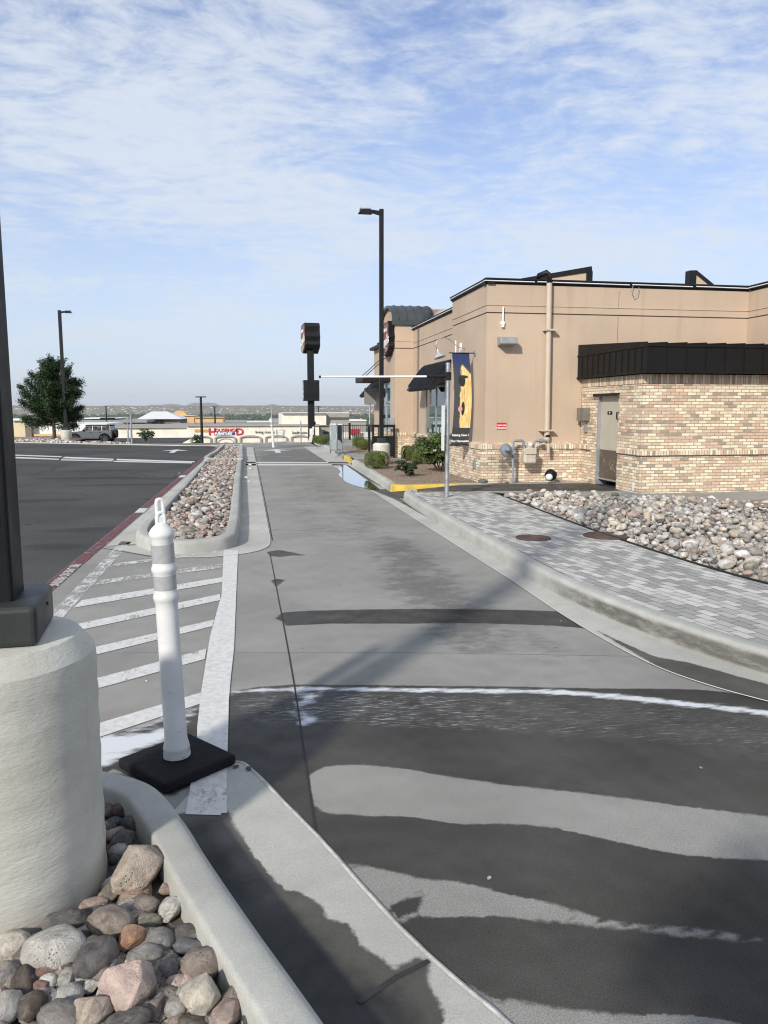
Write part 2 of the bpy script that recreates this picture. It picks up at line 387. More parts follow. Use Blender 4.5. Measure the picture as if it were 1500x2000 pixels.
def make_brick(name, soldier=False):
    m, k, b = mat_new(name)
    pos = k.new('ShaderNodeNewGeometry').outputs['Position']; x, y, z = k.sep(pos)
    wob = k.math('MULTIPLY', k.math('SUBTRACT', k.noise(pos, 7, 2), .5), .012)
    u = k.math('ADD', k.math('ADD', x, y), wob); vv = k.math('ADD', z, wob)
    t = k.new('ShaderNodeTexBrick'); k.put(t.inputs['Vector'], k.comb(u, vv))
    t.inputs['Color1'].default_value = (0, 0, 0, 1); t.inputs['Color2'].default_value = (1, 1, 1, 1); t.inputs['Mortar'].default_value = (0, 0, 0, 1)
    t.inputs['Scale'].default_value = 1; t.inputs['Mortar Size'].default_value = .006; t.inputs['Mortar Smooth'].default_value = .6
    t.inputs['Brick Width'].default_value = .052 if soldier else .158; t.inputs['Row Height'].default_value = .4 if soldier else .054
    t.offset = 0 if soldier else .5
    c = k.ramp(t.outputs['Color'], [(0, (.30, .25, .20)), (.06, (.45, .34, .25)), (.12, (.60, .41, .285)), (.30, (.65, .49, .35)), (.42, (.72, .61, .43)), (.60, (.79, .71, .52)), (.88, (.60, .41, .29))], 'CONSTANT')
    c = k.mix(k.mapr(k.noise(k.mapping(pos, (1, 1, 2)), 13, 6, .7), .54, .70, 0, .75), c, (.20, .165, .13))
    c = k.mix(k.mapr(k.noise(pos, 60, 3), .35, .7, 0, .3), c, (.75, .65, .5))
    c = k.mix(k.math('MULTIPLY', t.outputs['Fac'], .9), c, (.33, .27, .195))
    k.put(b.inputs['Base Color'], c); b.inputs['Roughness'].default_value = .9
    h = k.math('ADD', k.math('SUBTRACT', 1.0, t.outputs['Fac']), k.math('MULTIPLY', k.noise(pos, 70, 4), .5))
    k.put(b.inputs['Normal'], k.bump(h, .8, .008)); return m
BRICK = make_brick('blended brick'); SOLDIER = make_brick('soldier brick', True)
def make_stucco(name, col):
    m, k, b = mat_new(name)
    pos = k.new('ShaderNodeNewGeometry').outputs['Position']
    n1 = k.noise(pos, .7, 4); n2 = k.noise(pos, 45, 4, .7); n3 = k.noise(k.mapping(pos, (4, 4, .25)), 1.6, 4)
    c = k.mix(k.mapr(n1, .3, .7), tuple(q*.93 for q in col), tuple(q*1.06 for q in col))
    c = k.mix(k.mapr(n3, .52, .78, 0, .38), c, tuple(q*.74 for q in col)); c = k.mix(k.mapr(k.noise(pos, 2.3, 6, .7), .56, .72, 0, .22), c, tuple(min(1, q*1.18) for q in col))
    c = k.mix(k.mapr(n2, .5, .8, 0, .25), c, tuple(q*.8 for q in col))
    k.put(b.inputs['Base Color'], c); b.inputs['Roughness'].default_value = .92
    k.put(b.inputs['Normal'], k.bump(n2, .45, .008)); return m
STUCCO = make_stucco('tan stucco', (.505, .388, .285))
STUCCO_DK = make_stucco('reveal stucco', (.10, .06, .05))
CREAM = make_stucco('cream stucco', (.76, .71, .60)); CREAM2 = make_stucco('pale yellow stucco', (.66, .56, .36))
ORANGE = make_stucco('orange stucco', (.68, .42, .20)); GREYW = make_stucco('warm grey stucco', (.33, .31, .28)); BROWNW = make_stucco('brown block', (.19, .155, .13))
WHITEROOF = pbr('white roofing', (.72, .72, .70), .7, .06, .5); GREYROOF = pbr('grey roofing', (.28, .27, .26), .8, .12, .6)
def glass_mat(name, col):
    m, k, b = mat_new(name)
    pos = k.new('ShaderNodeNewGeometry').outputs['Position']
    k.put(b.inputs['Base Color'], k.mix(k.mapr(k.noise(pos, 1.2, 3), .35, .65), col, tuple(q*1.8 for q in col)))
    b.inputs['Roughness'].default_value = .03; b.inputs['Specular IOR Level'].default_value = .9
    b.inputs['Coat Weight'].default_value = .4; b.inputs['Coat Roughness'].default_value = .02; return m
GLASS = glass_mat('window glass with sky teal', (.03, .075, .075)); CARGLASS = pbr('car glass', (.006, .007, .008), .12, .1, spec=.3)  # teal of the mirrored sky is put into the window pane's colour
def make_gravel():
    m, k, b = mat_new('brown gravel')
    pos = k.new('ShaderNodeNewGeometry').outputs['Position']
    v = k.new('ShaderNodeTexVoronoi'); k.put(v.inputs['Vector'], pos); v.inputs['Scale'].default_value = 38
    rnd = k.sep(v.outputs['Color'])[0]
    c = k.ramp(rnd, [(0, (.24, .16, .11)), (.3, (.40, .285, .20)), (.6, (.48, .37, .27)), (1, (.58, .49, .38))])
    c = k.mix(k.mapr(v.outputs['Distance'], .35, .7, 0, .7), c, (.09, .065, .05))
    k.put(b.inputs['Base Color'], c); b.inputs['Roughness'].default_value = .92
    k.put(b.inputs['Normal'], k.bump(k.math('SUBTRACT', 1.0, v.outputs['Distance']), 1.0, .03)); return m
GRAVEL = make_gravel()
DIRT = pbr('dark soil', (.10, .085, .07), .95, .3, 8, .5, 60, .02)
REDDIRT = pbr('red dirt', (.30, .20, .15), .95, .25, 4, .4, 30, .02)
def leaf_mat(name, c1, c2):
    m, k, b = mat_new(name)
    r = k.attr('shade'); pos = k.new('ShaderNodeNewGeometry').outputs['Position']
    f = k.math('ADD', k.math('MULTIPLY', r, .7), k.math('MULTIPLY', k.noise(pos, 3.5, 3), .4), clamp=True)
    k.put(b.inputs['Base Color'], k.mix(f, c1, c2)); b.inputs['Roughness'].default_value = .55
    b.inputs['Transmission Weight'].default_value = 0.0
    t = k.new('ShaderNodeBsdfTranslucent'); k.put(t.inputs[0], k.mix(f, c1, c2))
    mx = k.new('ShaderNodeMixShader'); mx.inputs[0].default_value = .28
    k.l.new(b.outputs[0], mx.inputs[1]); k.l.new(t.outputs[0], mx.inputs[2])
    k.l.new(mx.outputs[0], k.n.get('Material Output').inputs[0]); return m
LEAF_HEDGE = leaf_mat('clipped hedge leaves', (.075, .105, .022), (.20, .25, .055))
LEAF_TREE = leaf_mat('dark tree leaves', (.011, .030, .008), (.042, .085, .020))
LEAF_BUSH = leaf_mat('bush leaves', (.035, .068, .016), (.13, .18, .045))
LEAF_ROSE = leaf_mat('rose bush leaves', (.015, .038, .012), (.055, .085, .028))
def rock_mat(name, from_attr):
    m, k, b = mat_new(name)
    tc = k.new('ShaderNodeTexCoord'); pos = tc.outputs['Object']
    if from_attr: base = k.attr('tint', 'Color'); pos = k.new('ShaderNodeNewGeometry').outputs['Position']; sc = 1.0
    else: base = k.new('ShaderNodeObjectInfo').outputs['Color']; sc = .09; rnd = k.new('ShaderNodeObjectInfo').outputs['Random']; pos = k.vmath('ADD', k.vmath('MULTIPLY', pos, (sc, sc, sc)), k.comb(rnd, k.math('MULTIPLY', rnd, 7.0), 0.0))
    n1 = k.noise(pos, 16, 6, .65, .4); n2 = k.noise(pos, 170, 3, .7)
    n0 = k.noise(pos, 7, 4, .6, .8)
    c = k.mix(k.mapr(n1, .3, .72), k.mix(1.0, base, .62, 'MULTIPLY'), k.mix(1.0, base, (1.25, 1.22, 1.18), 'MULTIPLY'))
    c = k.mix(k.mapr(n0, .5, .68, 0, .5), c, (.40, .355, .30))
    c = k.mix(k.mapr(n2, .56, .72, 0, .4), c, k.mix(1.0, base, .45, 'MULTIPLY'))
    c = k.mix(k.mapr(n2, .26, .4, .35, 0), c, (.62, .59, .54))
    pit = k.math('MULTIPLY', k.mapr(k.vor(pos, 90), .12, .3, 1, 0), k.mapr(k.noise(pos, 9, 2), .5, .62))
    c = k.mix(k.math('MULTIPLY', pit, .6), c, k.mix(1.0, base, .3, 'MULTIPLY'))
    k.put(b.inputs['Base Color'], c); b.inputs['Roughness'].default_value = .85
    h = k.math('ADD', k.math('MULTIPLY', n1, 1.0), k.math('SUBTRACT', k.math('MULTIPLY', n2, .35), k.math('MULTIPLY', pit, .5)))
    k.put(b.inputs['Normal'], k.bump(h, 1.0, .016)); b.inputs['Specular IOR Level'].default_value = .25; return m
ROCK = rock_mat('river rock', False); ROCKS = rock_mat('river rock bed', True)
# ------------------------------------------------------------------ the ground and the pavements
def smooth01(t): t = np.clip(t, 0, 1); return t*t*(3-2*t)
def seg_dist(pts, a, b):
    a = np.array(a[:2]); b = np.array(b[:2]); d = b-a; L = max((d*d).sum(), 1e-12)
    t = np.clip(((pts-a) @ d)/L, 0, 1); q = pts - (a + t[:, None]*d); return np.sqrt((q*q).sum(1))
def poly_sd(pts, poly):
    """signed distance to an outline on the ground, positive inside"""
    n = len(poly); dist = np.full(len(pts), 1e9); inside = np.zeros(len(pts), bool); x, y = pts[:, 0], pts[:, 1]
    for i in range(n):
        a, b = poly[i], poly[(i+1) % n]
        dist = np.minimum(dist, seg_dist(pts, a, b))
        if abs(b[1]-a[1]) > 1e-12:
            c = ((a[1] > y) != (b[1] > y)) & (x < (b[0]-a[0])*(y-a[1])/(b[1]-a[1]) + a[0]); inside ^= c
    return np.where(inside, dist, -dist)
def line_sd(pts, line, w0, w1=None):
    best = np.full(len(pts), -1e9); n = len(line)-1
    for i in range(n):
        w = w0 if w1 is None else w0 + (w1-w0)*i/max(1, n-1)
        best = np.maximum(best, w - seg_dist(pts, line[i], line[i+1]))
    return best
def G(*pp): return [tuple(P(x, y)[:2]) for x, y in pp]
# outlines of the damp patches on the lane, the dry bands left between them, foam and puddle
WET_MAIN = G((448, 1352), (500, 1342), (575, 1337), (700, 1338), (800, 1339), (1000, 1341), (1200, 1345), (1300, 1345), (1360, 1347), (1420, 1352), (1500, 1366), (1600, 1395), (2600, 1700), (4000, 2600), (1800, 5000), (1300, 2400), (1000, 2004), (800, 1834), (640, 1654), (520, 1534), (470, 1494), (440, 1485))
DRY = [G((603, 1512), (640, 1496), (700, 1493), (780, 1500), (850, 1512), (1000, 1535), (1150, 1550), (1300, 1570), (1500, 1595), (1800, 1625), (1800, 1690), (1500, 1680), (1400, 1676), (1300, 1665), (1200, 1643), (1080, 1616), (1000, 1609), (900, 1609), (800, 1595), (700, 1592), (640, 1588), (612, 1575)),
       G((650, 1660), (680, 1684), (760, 1700), (820, 1716), (840, 1720), (880, 1719), (920, 1728), (980, 1744), (1060, 1760), (1140, 1784), (1180, 1798), (1260, 1808), (1320, 1810), (1372, 1816), (1412, 1822), (1484, 1834), (1484, 1838), (1452, 1837), (1380, 1830), (1320, 1830), (1260, 1818), (1180, 1812), (1100, 1802), (1040, 1796), (960, 1788), (880, 1790), (832, 1790), (784, 1800), (730, 1760)),
       G((915, 1925), (932, 1938), (1000, 1954), (1056, 1964), (1100, 1970), (1180, 1978), (1260, 1984), (1296, 1980), (1340, 1982), (1400, 1990), (1440, 1998), (1500, 2030), (1600, 2090), (1300, 2200), (1030, 2060))]
WET_BLOB = G((756, 1774), (772, 1760), (800, 1752), (818, 1738), (828, 1742), (826, 1757), (812, 1785), (786, 1798), (774, 1790))
WET_TONGUE = G((537, 1208), (552, 1196), (600, 1193), (680, 1191), (750, 1190), (850, 1189), (1000, 1191), (1100, 1194), (1150, 1216), (1165, 1232), (1140, 1227), (1080, 1222), (1000, 1219), (900, 1217), (800, 1218), (650, 1218), (557, 1222), (552, 1214))
WET_SMALL = [G((520, 1078), (545, 1074), (572, 1079), (600, 1085), (570, 1085), (548, 1088), (528, 1086)), G((529, 1134), (541, 1130), (557, 1133), (545, 1143), (540, 1147), (535, 1141))]
WET_LEFT = G((100, 1480), (207, 1436), (300, 1415), (395, 1374), (392, 1353), (448, 1352), (440, 1490), (330, 1560), (225, 1500), (100, 1560))
WET_RGUT = G((1160, 1230), (1212, 1254), (1280, 1284), (1340, 1294), (1400, 1310), (1440, 1322), (1500, 1338), (1700, 1390), (2000, 1600), (1560, 1420), (1500, 1376), (1400, 1348), (1300, 1312))
WET_FARGUT = G((664, 908), (680, 908), (800, 985), (880, 1035), (900, 1042), (880, 1036), (770, 975), (715, 953))
WET_NGUT = G((360, 1590), (448, 1588), (460, 1616), (488, 1660), (520, 1704), (560, 1744), (576, 1742), (605, 1755), (632, 1776), (640, 1796), (680, 1808), (704, 1848), (740, 1872), (768, 1896), (820, 1868), (838, 1880), (836, 1912), (846, 1940), (864, 1980), (866, 2010), (880, 2400), (-300, 2400), (-100, 1900), (200, 1600))
FOAM_LINE = G((448, 1354), (500, 1349), (575, 1344), (650, 1345), (700, 1346), (800, 1347), (900, 1349), (1000, 1350), (1100, 1352), (1180, 1358), (1250, 1365), (1330, 1374), (1400, 1381), (1460, 1387), (1500, 1393), (1620, 1415))
FOAM_JOINT = G((574, 1346), (578, 1368), (584, 1392), (589, 1418))
FOAM_FAN = G((590, 1352), (640, 1352), (612, 1372), (592, 1380))
FOAM_FAN2 = G((562, 1392), (580, 1384), (592, 1388), (630, 1404), (606, 1414), (590, 1412))
FOAM_PATCH = G((80, 1462), (207, 1430), (300, 1427), (362, 1402), (380, 1392), (352, 1436), (300, 1456), (225, 1492), (80, 1540))
FOAM_CURL = G((330, 1398), (372, 1386), (392, 1372), (394, 1378), (375, 1392), (335, 1408), (220, 1442), (210, 1436))
STREAKS = G((448, 1360), (575, 1350), (900, 1354), (1100, 1358), (1250, 1370), (1500, 1398), (1700, 1440), (1700, 1520), (1500, 1482), (1300, 1455), (1100, 1440), (900, 1428), (700, 1418), (590, 1418), (448, 1412))
PUDDLE = G((668, 909), (672, 908), (677, 910), (685, 916), (693, 921), (717, 938), (740, 949), (752, 956), (738, 957), (722, 957), (712, 954), (700, 951), (690, 948), (680, 944), (673, 940), (668, 934), (661, 928), (665, 922), (660, 915))
WET_FAR = [G((500, 903), (505, 884), (540, 880), (585, 876), (610, 880), (665, 897), (690, 906), (600, 904)), G((498, 876), (560, 870), (596, 868), (612, 872), (560, 874))]
def wet_lane(p):
    w = poly_sd(p, WET_MAIN)
    for d in DRY: w = np.minimum(w, -poly_sd(p, d))
    for q in [WET_BLOB, WET_TONGUE, WET_LEFT] + WET_SMALL: w = np.maximum(w, poly_sd(p, q))
    return w
def foam_lane(p):
    f = line_sd(p, FOAM_LINE, .022, .045)
    f = np.maximum(f, line_sd(p, FOAM_JOINT, .004))
    for q in (FOAM_FAN, FOAM_FAN2, FOAM_PATCH, FOAM_CURL): f = np.maximum(f, np.minimum(poly_sd(p, q)*.7-.012, .05))
    return f
def streak_lane(p):
    s = smooth01(poly_sd(p, STREAKS)/.07)
    j = np.exp(-((p[:, 0]-.55)/.75)**2)
    return s*(.35+.85*j)
def grime_lane(p):
    x, y = p[:, 0], p[:, 1]
    core_ = np.exp(-((x-1.55-.05*(y-6))/.42)**2)*smooth01((y-4.3)/.9)*(1-smooth01((y-8.2)/2.4))
    lane_ = .50*np.exp(-((x-1.3)/.72)**4)*smooth01((y-8)/2)*(1-.5*smooth01((y-17)/6))
    left_ = .45*np.exp(-((x-2.0)/.35)**2)*smooth01((y-4.0)/.5)*(1-smooth01((y-5.2)/.8))
    far_ = np.zeros(len(p))
    for q in WET_FAR: far_ = np.maximum(far_, smooth01((poly_sd(p, q)+.9)/1.5)*1.25)
    return np.maximum(np.maximum(core_, lane_), np.maximum(left_, far_))
def near0(p): return np.full(len(p), -9.0)
def zero(p): return np.zeros(len(p))
def grid_mesh(name, rows, mat, attrs, zf=None):
    """rows: array (m,n,3) of points; attrs: name -> function of the ground points"""
    m, n, _ = rows.shape; v = rows.reshape(-1, 3)
    me = bpy.data.meshes.new(name)
    idx = np.arange(m*n).reshape(m, n)
    f = np.stack([idx[:-1, :-1], idx[:-1, 1:], idx[1:, 1:], idx[1:, :-1]], -1).reshape(-1, 4)
    me.from_pydata(v.tolist(), [], f.tolist()); me.update()
    for an, fn in attrs.items():
        a = me.attributes.new(an, 'FLOAT', 'POINT'); a.data.foreach_set('value', fn(v[:, :2]).astype(np.float32))
    me.materials.append(mat); me.shade_smooth()
    o = bpy.data.objects.new(name, me); COL.objects.link(o); return o
def ribbon(name, L, Rr, mat, attrs, z, du=.04, dv=.04):
    """surface between two polylines with the same number of points"""
    L = np.array([p[:2] for p in L], float); Rr = np.array([p[:2] for p in Rr], float)
    seg = np.maximum(np.linalg.norm(np.diff(L, axis=0), axis=1), np.linalg.norm(np.diff(Rr, axis=0), axis=1))
    t = [0.0]
    for i, s in enumerate(seg):
        k = max(1, int(math.ceil(s/du))); k = min(k, 60)
        t += [i + (j+1)/k for j in range(k)]
    t = np.array(t); ii = np.arange(len(L))
    l = np.stack([np.interp(t, ii, L[:, c]) for c in (0, 1)], -1); r = np.stack([np.interp(t, ii, Rr[:, c]) for c in (0, 1)], -1)
    n = max(2, int(np.max(np.linalg.norm(l-r, axis=1))/dv)+1); w = np.linspace(0, 1, n)[None, :, None]
    g = l[:, None]*(1-w) + r[:, None]*w
    zz = z(g) if callable(z) else np.full(g.shape[:2], z)
    return grid_mesh(name, np.dstack([g, zz]), mat, attrs)
def smooth_path(pts, n=6, closed=False):
    """centripetal Catmull-Rom curve through the points"""
    pts = [Vector((p[0], p[1], p[2] if len(p) > 2 else 0)) for p in pts]; m = len(pts); out = []
    def lin(a, b, ta, tb, t): return a if tb-ta < 1e-9 else a*((tb-t)/(tb-ta)) + b*((t-ta)/(tb-ta))
    for i in range(m if closed else m-1):
        if closed: p = [pts[(i+k) % m] for k in (-1, 0, 1, 2)]
        else:
            p = [pts[i-1] if i > 0 else pts[0]*2-pts[1], pts[i], pts[i+1], pts[i+2] if i+2 < m else pts[m-1]*2-pts[m-2]]
        t = [0.0]
        for k in range(3): t.append(t[-1] + max(1e-4, (p[k+1]-p[k]).length)**.5)
        for j in range(n):
            u = t[1] + (t[2]-t[1])*j/n
            a1 = lin(p[0], p[1], t[0], t[1], u); a2 = lin(p[1], p[2], t[1], t[2], u); a3 = lin(p[2], p[3], t[2], t[3], u)
            b1 = lin(a1, a2, t[0], t[2], u); b2 = lin(a2, a3, t[1], t[3], u); out.append(lin(b1, b2, t[1], t[2], u))
    if not closed: out.append(pts[-1])
    return out
def offset_path(path, d, closed=False):
    out = []; m = len(path)
    for i, p in enumerate(path):
        a = path[(i-1) % m] if closed else path[max(i-1, 0)]; b = path[(i+1) % m] if closed else path[min(i+1, m-1)]
        t = (b-a); t.z = 0; t.normalize(); out.append(p + Vector((t.y, -t.x, 0))*d)   # to the right of travel
    return out
KERB_PROF = [(0, -.02), (.004, .03), (.011, .095), (.018, .122), (.030, .139), (.046, .147), (.066, .15), (.136, .150), (.146, .147), (.151, .139), (.153, .12), (.153, -.02)]
def kerb(name, path, mat, label, prof=KERB_PROF, closed=False, zs=None, caps=True):
    mb = MB(); n = len(prof); m = len(path)
    cols = [offset_path(path, u, closed) for u, z in prof]
    for i in range(m):
        for j, (u, z) in enumerate(prof):
            k = 1.0 if zs is None else zs[i]
            wob = .003*math.sin(path[i].x*3.1+path[i].y*2.3)
            mb.v.append((cols[j][i].x, cols[j][i].y, z*k + (wob if z > .1 else 0)))
    for i in range(m if closed else m-1):
        for j in range(n-1):
            a = i*n+j; b = ((i+1) % m)*n+j; mb.f.append((a, a+1, b+1, b))
    if caps and not closed: mb.f.append(tuple(range(n))); mb.f.append(tuple((m-1)*n+j for j in range(n-1, -1, -1)))
    o = mb.build(name, mat, smooth=True)
    return struct(o, label, 'kerb')

def left_edge(y): return -2.02 + .0215*y
# drive lane slab
ys = np.concatenate([np.arange(-6, 1.1, .35), np.arange(1.1, 10.4, .03), np.arange(10.4, 24, .12), np.arange(24, 40.1, .5)])
us = np.linspace(0, 1, 130)
rows = np.zeros((len(ys), len(us), 3))
for i, y in enumerate(ys):
    rows[i, :, 0] = left_edge(y) + (2.98 + max(0, min(1, (6.5-y)/6))*5.5*(1 if y < 6.5 else 0) - left_edge(y))*us**1.0
    rows[i, :, 1] = y; rows[i, :, 2] = 0 if y < 36 else -.012*(y-36)**2
lane = grid_mesh('drive_lane', rows, LANE, dict(wet=wet_lane, foam=foam_lane, streak=streak_lane, grime=grime_lane))
struct(lane, 'grey concrete drive-through lane with damp bands and a foam line', 'lane')
# parking lot
LOT_FAR = [(-34, 44), (-11.0, 39.6), (-9.4, 38.9), (-7.4, 37.6), (-5.2, 36.4), (-1.9, 35.0), (2.0, 38.4), (2.9, 38.4), (2.9, 30)]
lot = MB().sheet([(-34, -12, -.008), (-1.95, -12, -.008), (-1.2, 34, -.008)] + [(x, y, -.008) for x, y in LOT_FAR[5::-1]]).build('parking_lot', ASPHALT)
struct(lot, 'dark asphalt parking lot to the left of the drive-through lane', 'parking lot')
# terrain: the plateau, the slope below it, the valley and the mesa on the horizon
def terr_z(x, y):
    r = math.hypot(x, y)*.35 + max(y, 0)*.65
    e = r if y > 0 else math.hypot(x, y)*.35
    def ss(a, b, v): t = min(1, max(0, (v-a)/(b-a))); return t*t*(3-2*t)
    z = -.14 - 8.6*ss(38, 120, e) - 37*ss(230, 1500, e)
    z += (80 + 9*mnoise.noise(Vector((x*.0006, 1.7, 0))))*ss(5300, 8200, e)
    if e > 5200: z += 6*ss(5200, 6200, e)*mnoise.fractal(Vector((x*.0018, y*.0018, .3)), 1, 2, 4)*(1-ss(7600, 8200, e))
    return z
def make_terrain():
    rr = [0, 6, 14, 24, 32, 38, 44, 52, 62, 75, 90, 105, 120, 150, 200, 260, 380, 550, 800, 1200, 1600, 2300, 3200, 4200, 5000, 5300, 5600, 5900, 6200, 6500, 6800, 7100, 7400, 7700, 8000, 8300, 9500, 12000, 16000]
    an = [R(a) for a in range(-180, -50, 10)] + [R(a*.75) for a in range(-66, 94)] + [R(a) for a in range(80, 181, 10)]
    an = sorted(set(an)); mb = MB()
    for r in rr:
        for a in an: x, y = r*math.sin(a), r*math.cos(a); mb.v.append((x, y, terr_z(x, y)))
    n = len(an)
    for i in range(len(rr)-1):
        for j in range(n-1): mb.f.append((i*n+j, i*n+j+1, (i+1)*n+j+1, (i+1)*n+j))
    m, k, b = mat_new('desert terrain')
    pos = k.new('ShaderNodeNewGeometry').outputs['Position']; x, y, z = k.sep(pos)
    d = k.math('ADD', k.math('MULTIPLY', k.vmath('LENGTH', pos), 0.0), y)
    n1 = k.noise(k.mapping(pos, (.004, .004, .004)), 1.0, 6, .65); n2 = k.noise(k.mapping(pos, (.02, .02, .02)), 1.0, 5, .7)
    sand = k.mix(k.mapr(n1, .3, .7), (.17, .155, .11), (.29, .26, .19))
    sand = k.mix(k.mapr(n2, .52, .7, 0, .6), sand, (.10, .105, .065))
    green = k.mix(k.mapr(n2, .3, .7), (.035, .07, .03), (.10, .125, .06))
    g = k.math('MULTIPLY', k.mapr(d, 1500, 2600), k.mapr(k.math('ADD', d, k.math('MULTIPLY', n1, 1400)), 6400, 5700))
    g = k.math('MULTIPLY', g, k.mapr(n1, .22, .45, .2, .95))
    k.put(b.inputs['Base Color'], k.mix(g, sand, green)); b.inputs['Roughness'].default_value = .95; b.inputs['Specular IOR Level'].default_value = .1
    o = mb.build('terrain', m, smooth=True); struct(o, 'dry valley floor and low mesa stretching to the horizon', 'terrain')
make_terrain()
def make_mountains():
    mb = MB(); n = 240; rows_ = 7
    for j in range(rows_):
        for i in range(n):
            a = R(-32 + 78*i/(n-1)); d = 19000 + 900*j
            px = 750 + F*math.tan(a - PSI)
            env = 0
            for c, w, h in ((318, 45, 95), (345, 14, 60), (385, 16, 130), (415, 22, 165), (470, 22, 70), (533, 20, 115), (640, 30, 40), (235, 30, 80), (150, 40, 60), (30, 60, 70), (900, 60, 60), (1200, 90, 80)): env += h*math.exp(-((px-c)/w)**2)
            env = env*.85 + 60 + 26*mnoise.noise(Vector((px*.06, 3, 0))) + 14*mnoise.noise(Vector((px*.21, 8, 0)))
            z = -60 + (env+40)*math.sin(math.pi*min(1, (j+.0)/(rows_-1)))**.8*(1+.12*mnoise.noise(Vector((px*.1, j*1.3, 0))))
            mb.v.append((d*math.sin(a), d*math.cos(a), z))
    for j in range(rows_-1):
        for i in range(n-1): mb.f.append((j*n+i, j*n+i+1, (j+1)*n+i+1, (j+1)*n+i))
    o = mb.build('hills', pbr('far mountain rock', (.17, .15, .14), .95, .2, .002), smooth=True)
    struct(o, 'low blue-grey mountain range behind the mesa', 'hills')
make_mountains()

# gutters (lighter concrete aprons along the kerbs)
def ctl(pts): return [Vector((x, y, 0)) for x, y in pts]
ISLAND = [(-.12, 23.2), (-.12, 16), (-.12, 9.45), (-.15, 9.08), (-.27, 8.84), (-.50, 8.70), (-.77, 8.66), (-1.05, 8.86), (-1.28, 9.25), (-1.37, 9.7), (-1.35, 12.5), (-1.30, 16), (-1.26, 23.2)]
isl_path = smooth_path(ISLAND, 7)
seam = smooth_path(ctl([(.26, 33), (.26, 20), (.26, 10), (.255, 9.35), (.215, 8.95), (.08, 8.68), (-.14, 8.52), (-.47, 8.42), (-.9, 8.52), (-1.25, 8.8), (-1.55, 9.2)]), 8)
inner = [Vector((-.7 if p.y > 9.4 else -.75, max(p.y, 9.6), 0)) for p in seam]
gut_l = ribbon('gutter', inner, seam, GUTTER, dict(wet=near0, foam=near0, streak=zero), .004, .08, .06)
struct(gut_l, 'pale concrete gutter wrapped around the rock-filled island', 'gutter')
gl2 = ribbon('gutter', [(-.75, 9.55), (-.75, 33)], [(left_edge(9.3)+.17, 9.35), (left_edge(33)+.17, 33)], GUTTER, dict(wet=near0, foam=near0, streak=zero), .003, .3, .1)
struct(gl2, 'pale concrete strip between red kerb line and rock island', 'gutter')
KR = [(2.95, 13.62), (2.82, 13.55), (2.72, 13.3), (2.665, 12.6), (2.63, 11), (2.62, 9.2), (2.60, 7.4), (2.60, 6.6), (2.63, 5.9), (2.72, 5.2), (2.88, 4.5), (3.10, 3.9), (3.5, 3.25), (4.2, 2.6), (5.2, 2.1), (7, 1.7)]
kr_path = smooth_path(KR, 7)
SR = [(2.40, 33), (2.40, 24), (2.40, 15.2), (2.40, 11.2), (2.41, 9), (2.42, 6.8), (2.41, 5.2), (2.50, 4.22), (2.64, 3.86), (2.80, 3.60), (3.15, 3.1), (3.8, 2.4), (4.9, 1.85), (6.9, 1.4)]
KR2 = [(3.1, 33), (3.02, 24), (2.78, 15.2), (2.66, 11.2), (2.66, 9), (2.63, 6.8), (2.75, 5.2), (2.98, 4.22), (3.14, 3.86), (3.30, 3.60), (3.62, 3.1), (4.3, 2.6), (5.2, 2.12), (7, 1.72)]
sr = smooth_path(SR, 6); kr2 = smooth_path(KR2, 6)
gut_r = ribbon('gutter', sr, kr2, GUTTERR, dict(wet=lambda p: np.maximum(poly_sd(p, WET_RGUT), np.maximum(poly_sd(p, WET_FARGUT), poly_sd(p, PUDDLE)+.03)), foam=near0, streak=zero), .004, .05, .04)
struct(gut_r, 'pale concrete gutter along the right-hand kerb', 'gutter')
KN_OUT = [(-2.4, 2.5), (-1.7, 2.95), (-1.1, 3.2), (-.78, 3.22), (-.57, 3.13), (-.38, 2.98), (-.24, 2.70), (-.145, 2.45), (0.0, 2.09), (.135, 1.77), (.37, 1.2), (.95, -.2), (1.6, -2)]
kn_path = smooth_path(KN_OUT, 7)
SN = [(-.19, 3.33), (-.10, 3.40), (-.05, 3.385), (0.0, 3.29), (.05, 3.175), (.12, 3.0), (.26, 2.65), (.36, 2.37), (.46, 2.11), (.56, 1.90), (.66, 1.71), (.9, 1.1), (1.48, -.3), (2.1, -2)]
KN_G = [(-.34, 2.95), (-.33, 2.92), (-.31, 2.88), (-.29, 2.82), (-.26, 2.72), (-.22, 2.6), (-.13, 2.40), (-.05, 2.20), (.03, 2.0), (.10, 1.84), (.18, 1.66), (.37, 1.18), (.95, -.2), (1.6, -2)]
gut_n = ribbon('gutter', smooth_path(KN_G, 5), smooth_path(SN, 5), GUTTER, dict(wet=lambda p: poly_sd(p, WET_NGUT), foam=near0, streak=zero), .004, .03, .03)
struct(gut_n, 'pale concrete gutter with a dark wet run beside the near kerb', 'gutter')
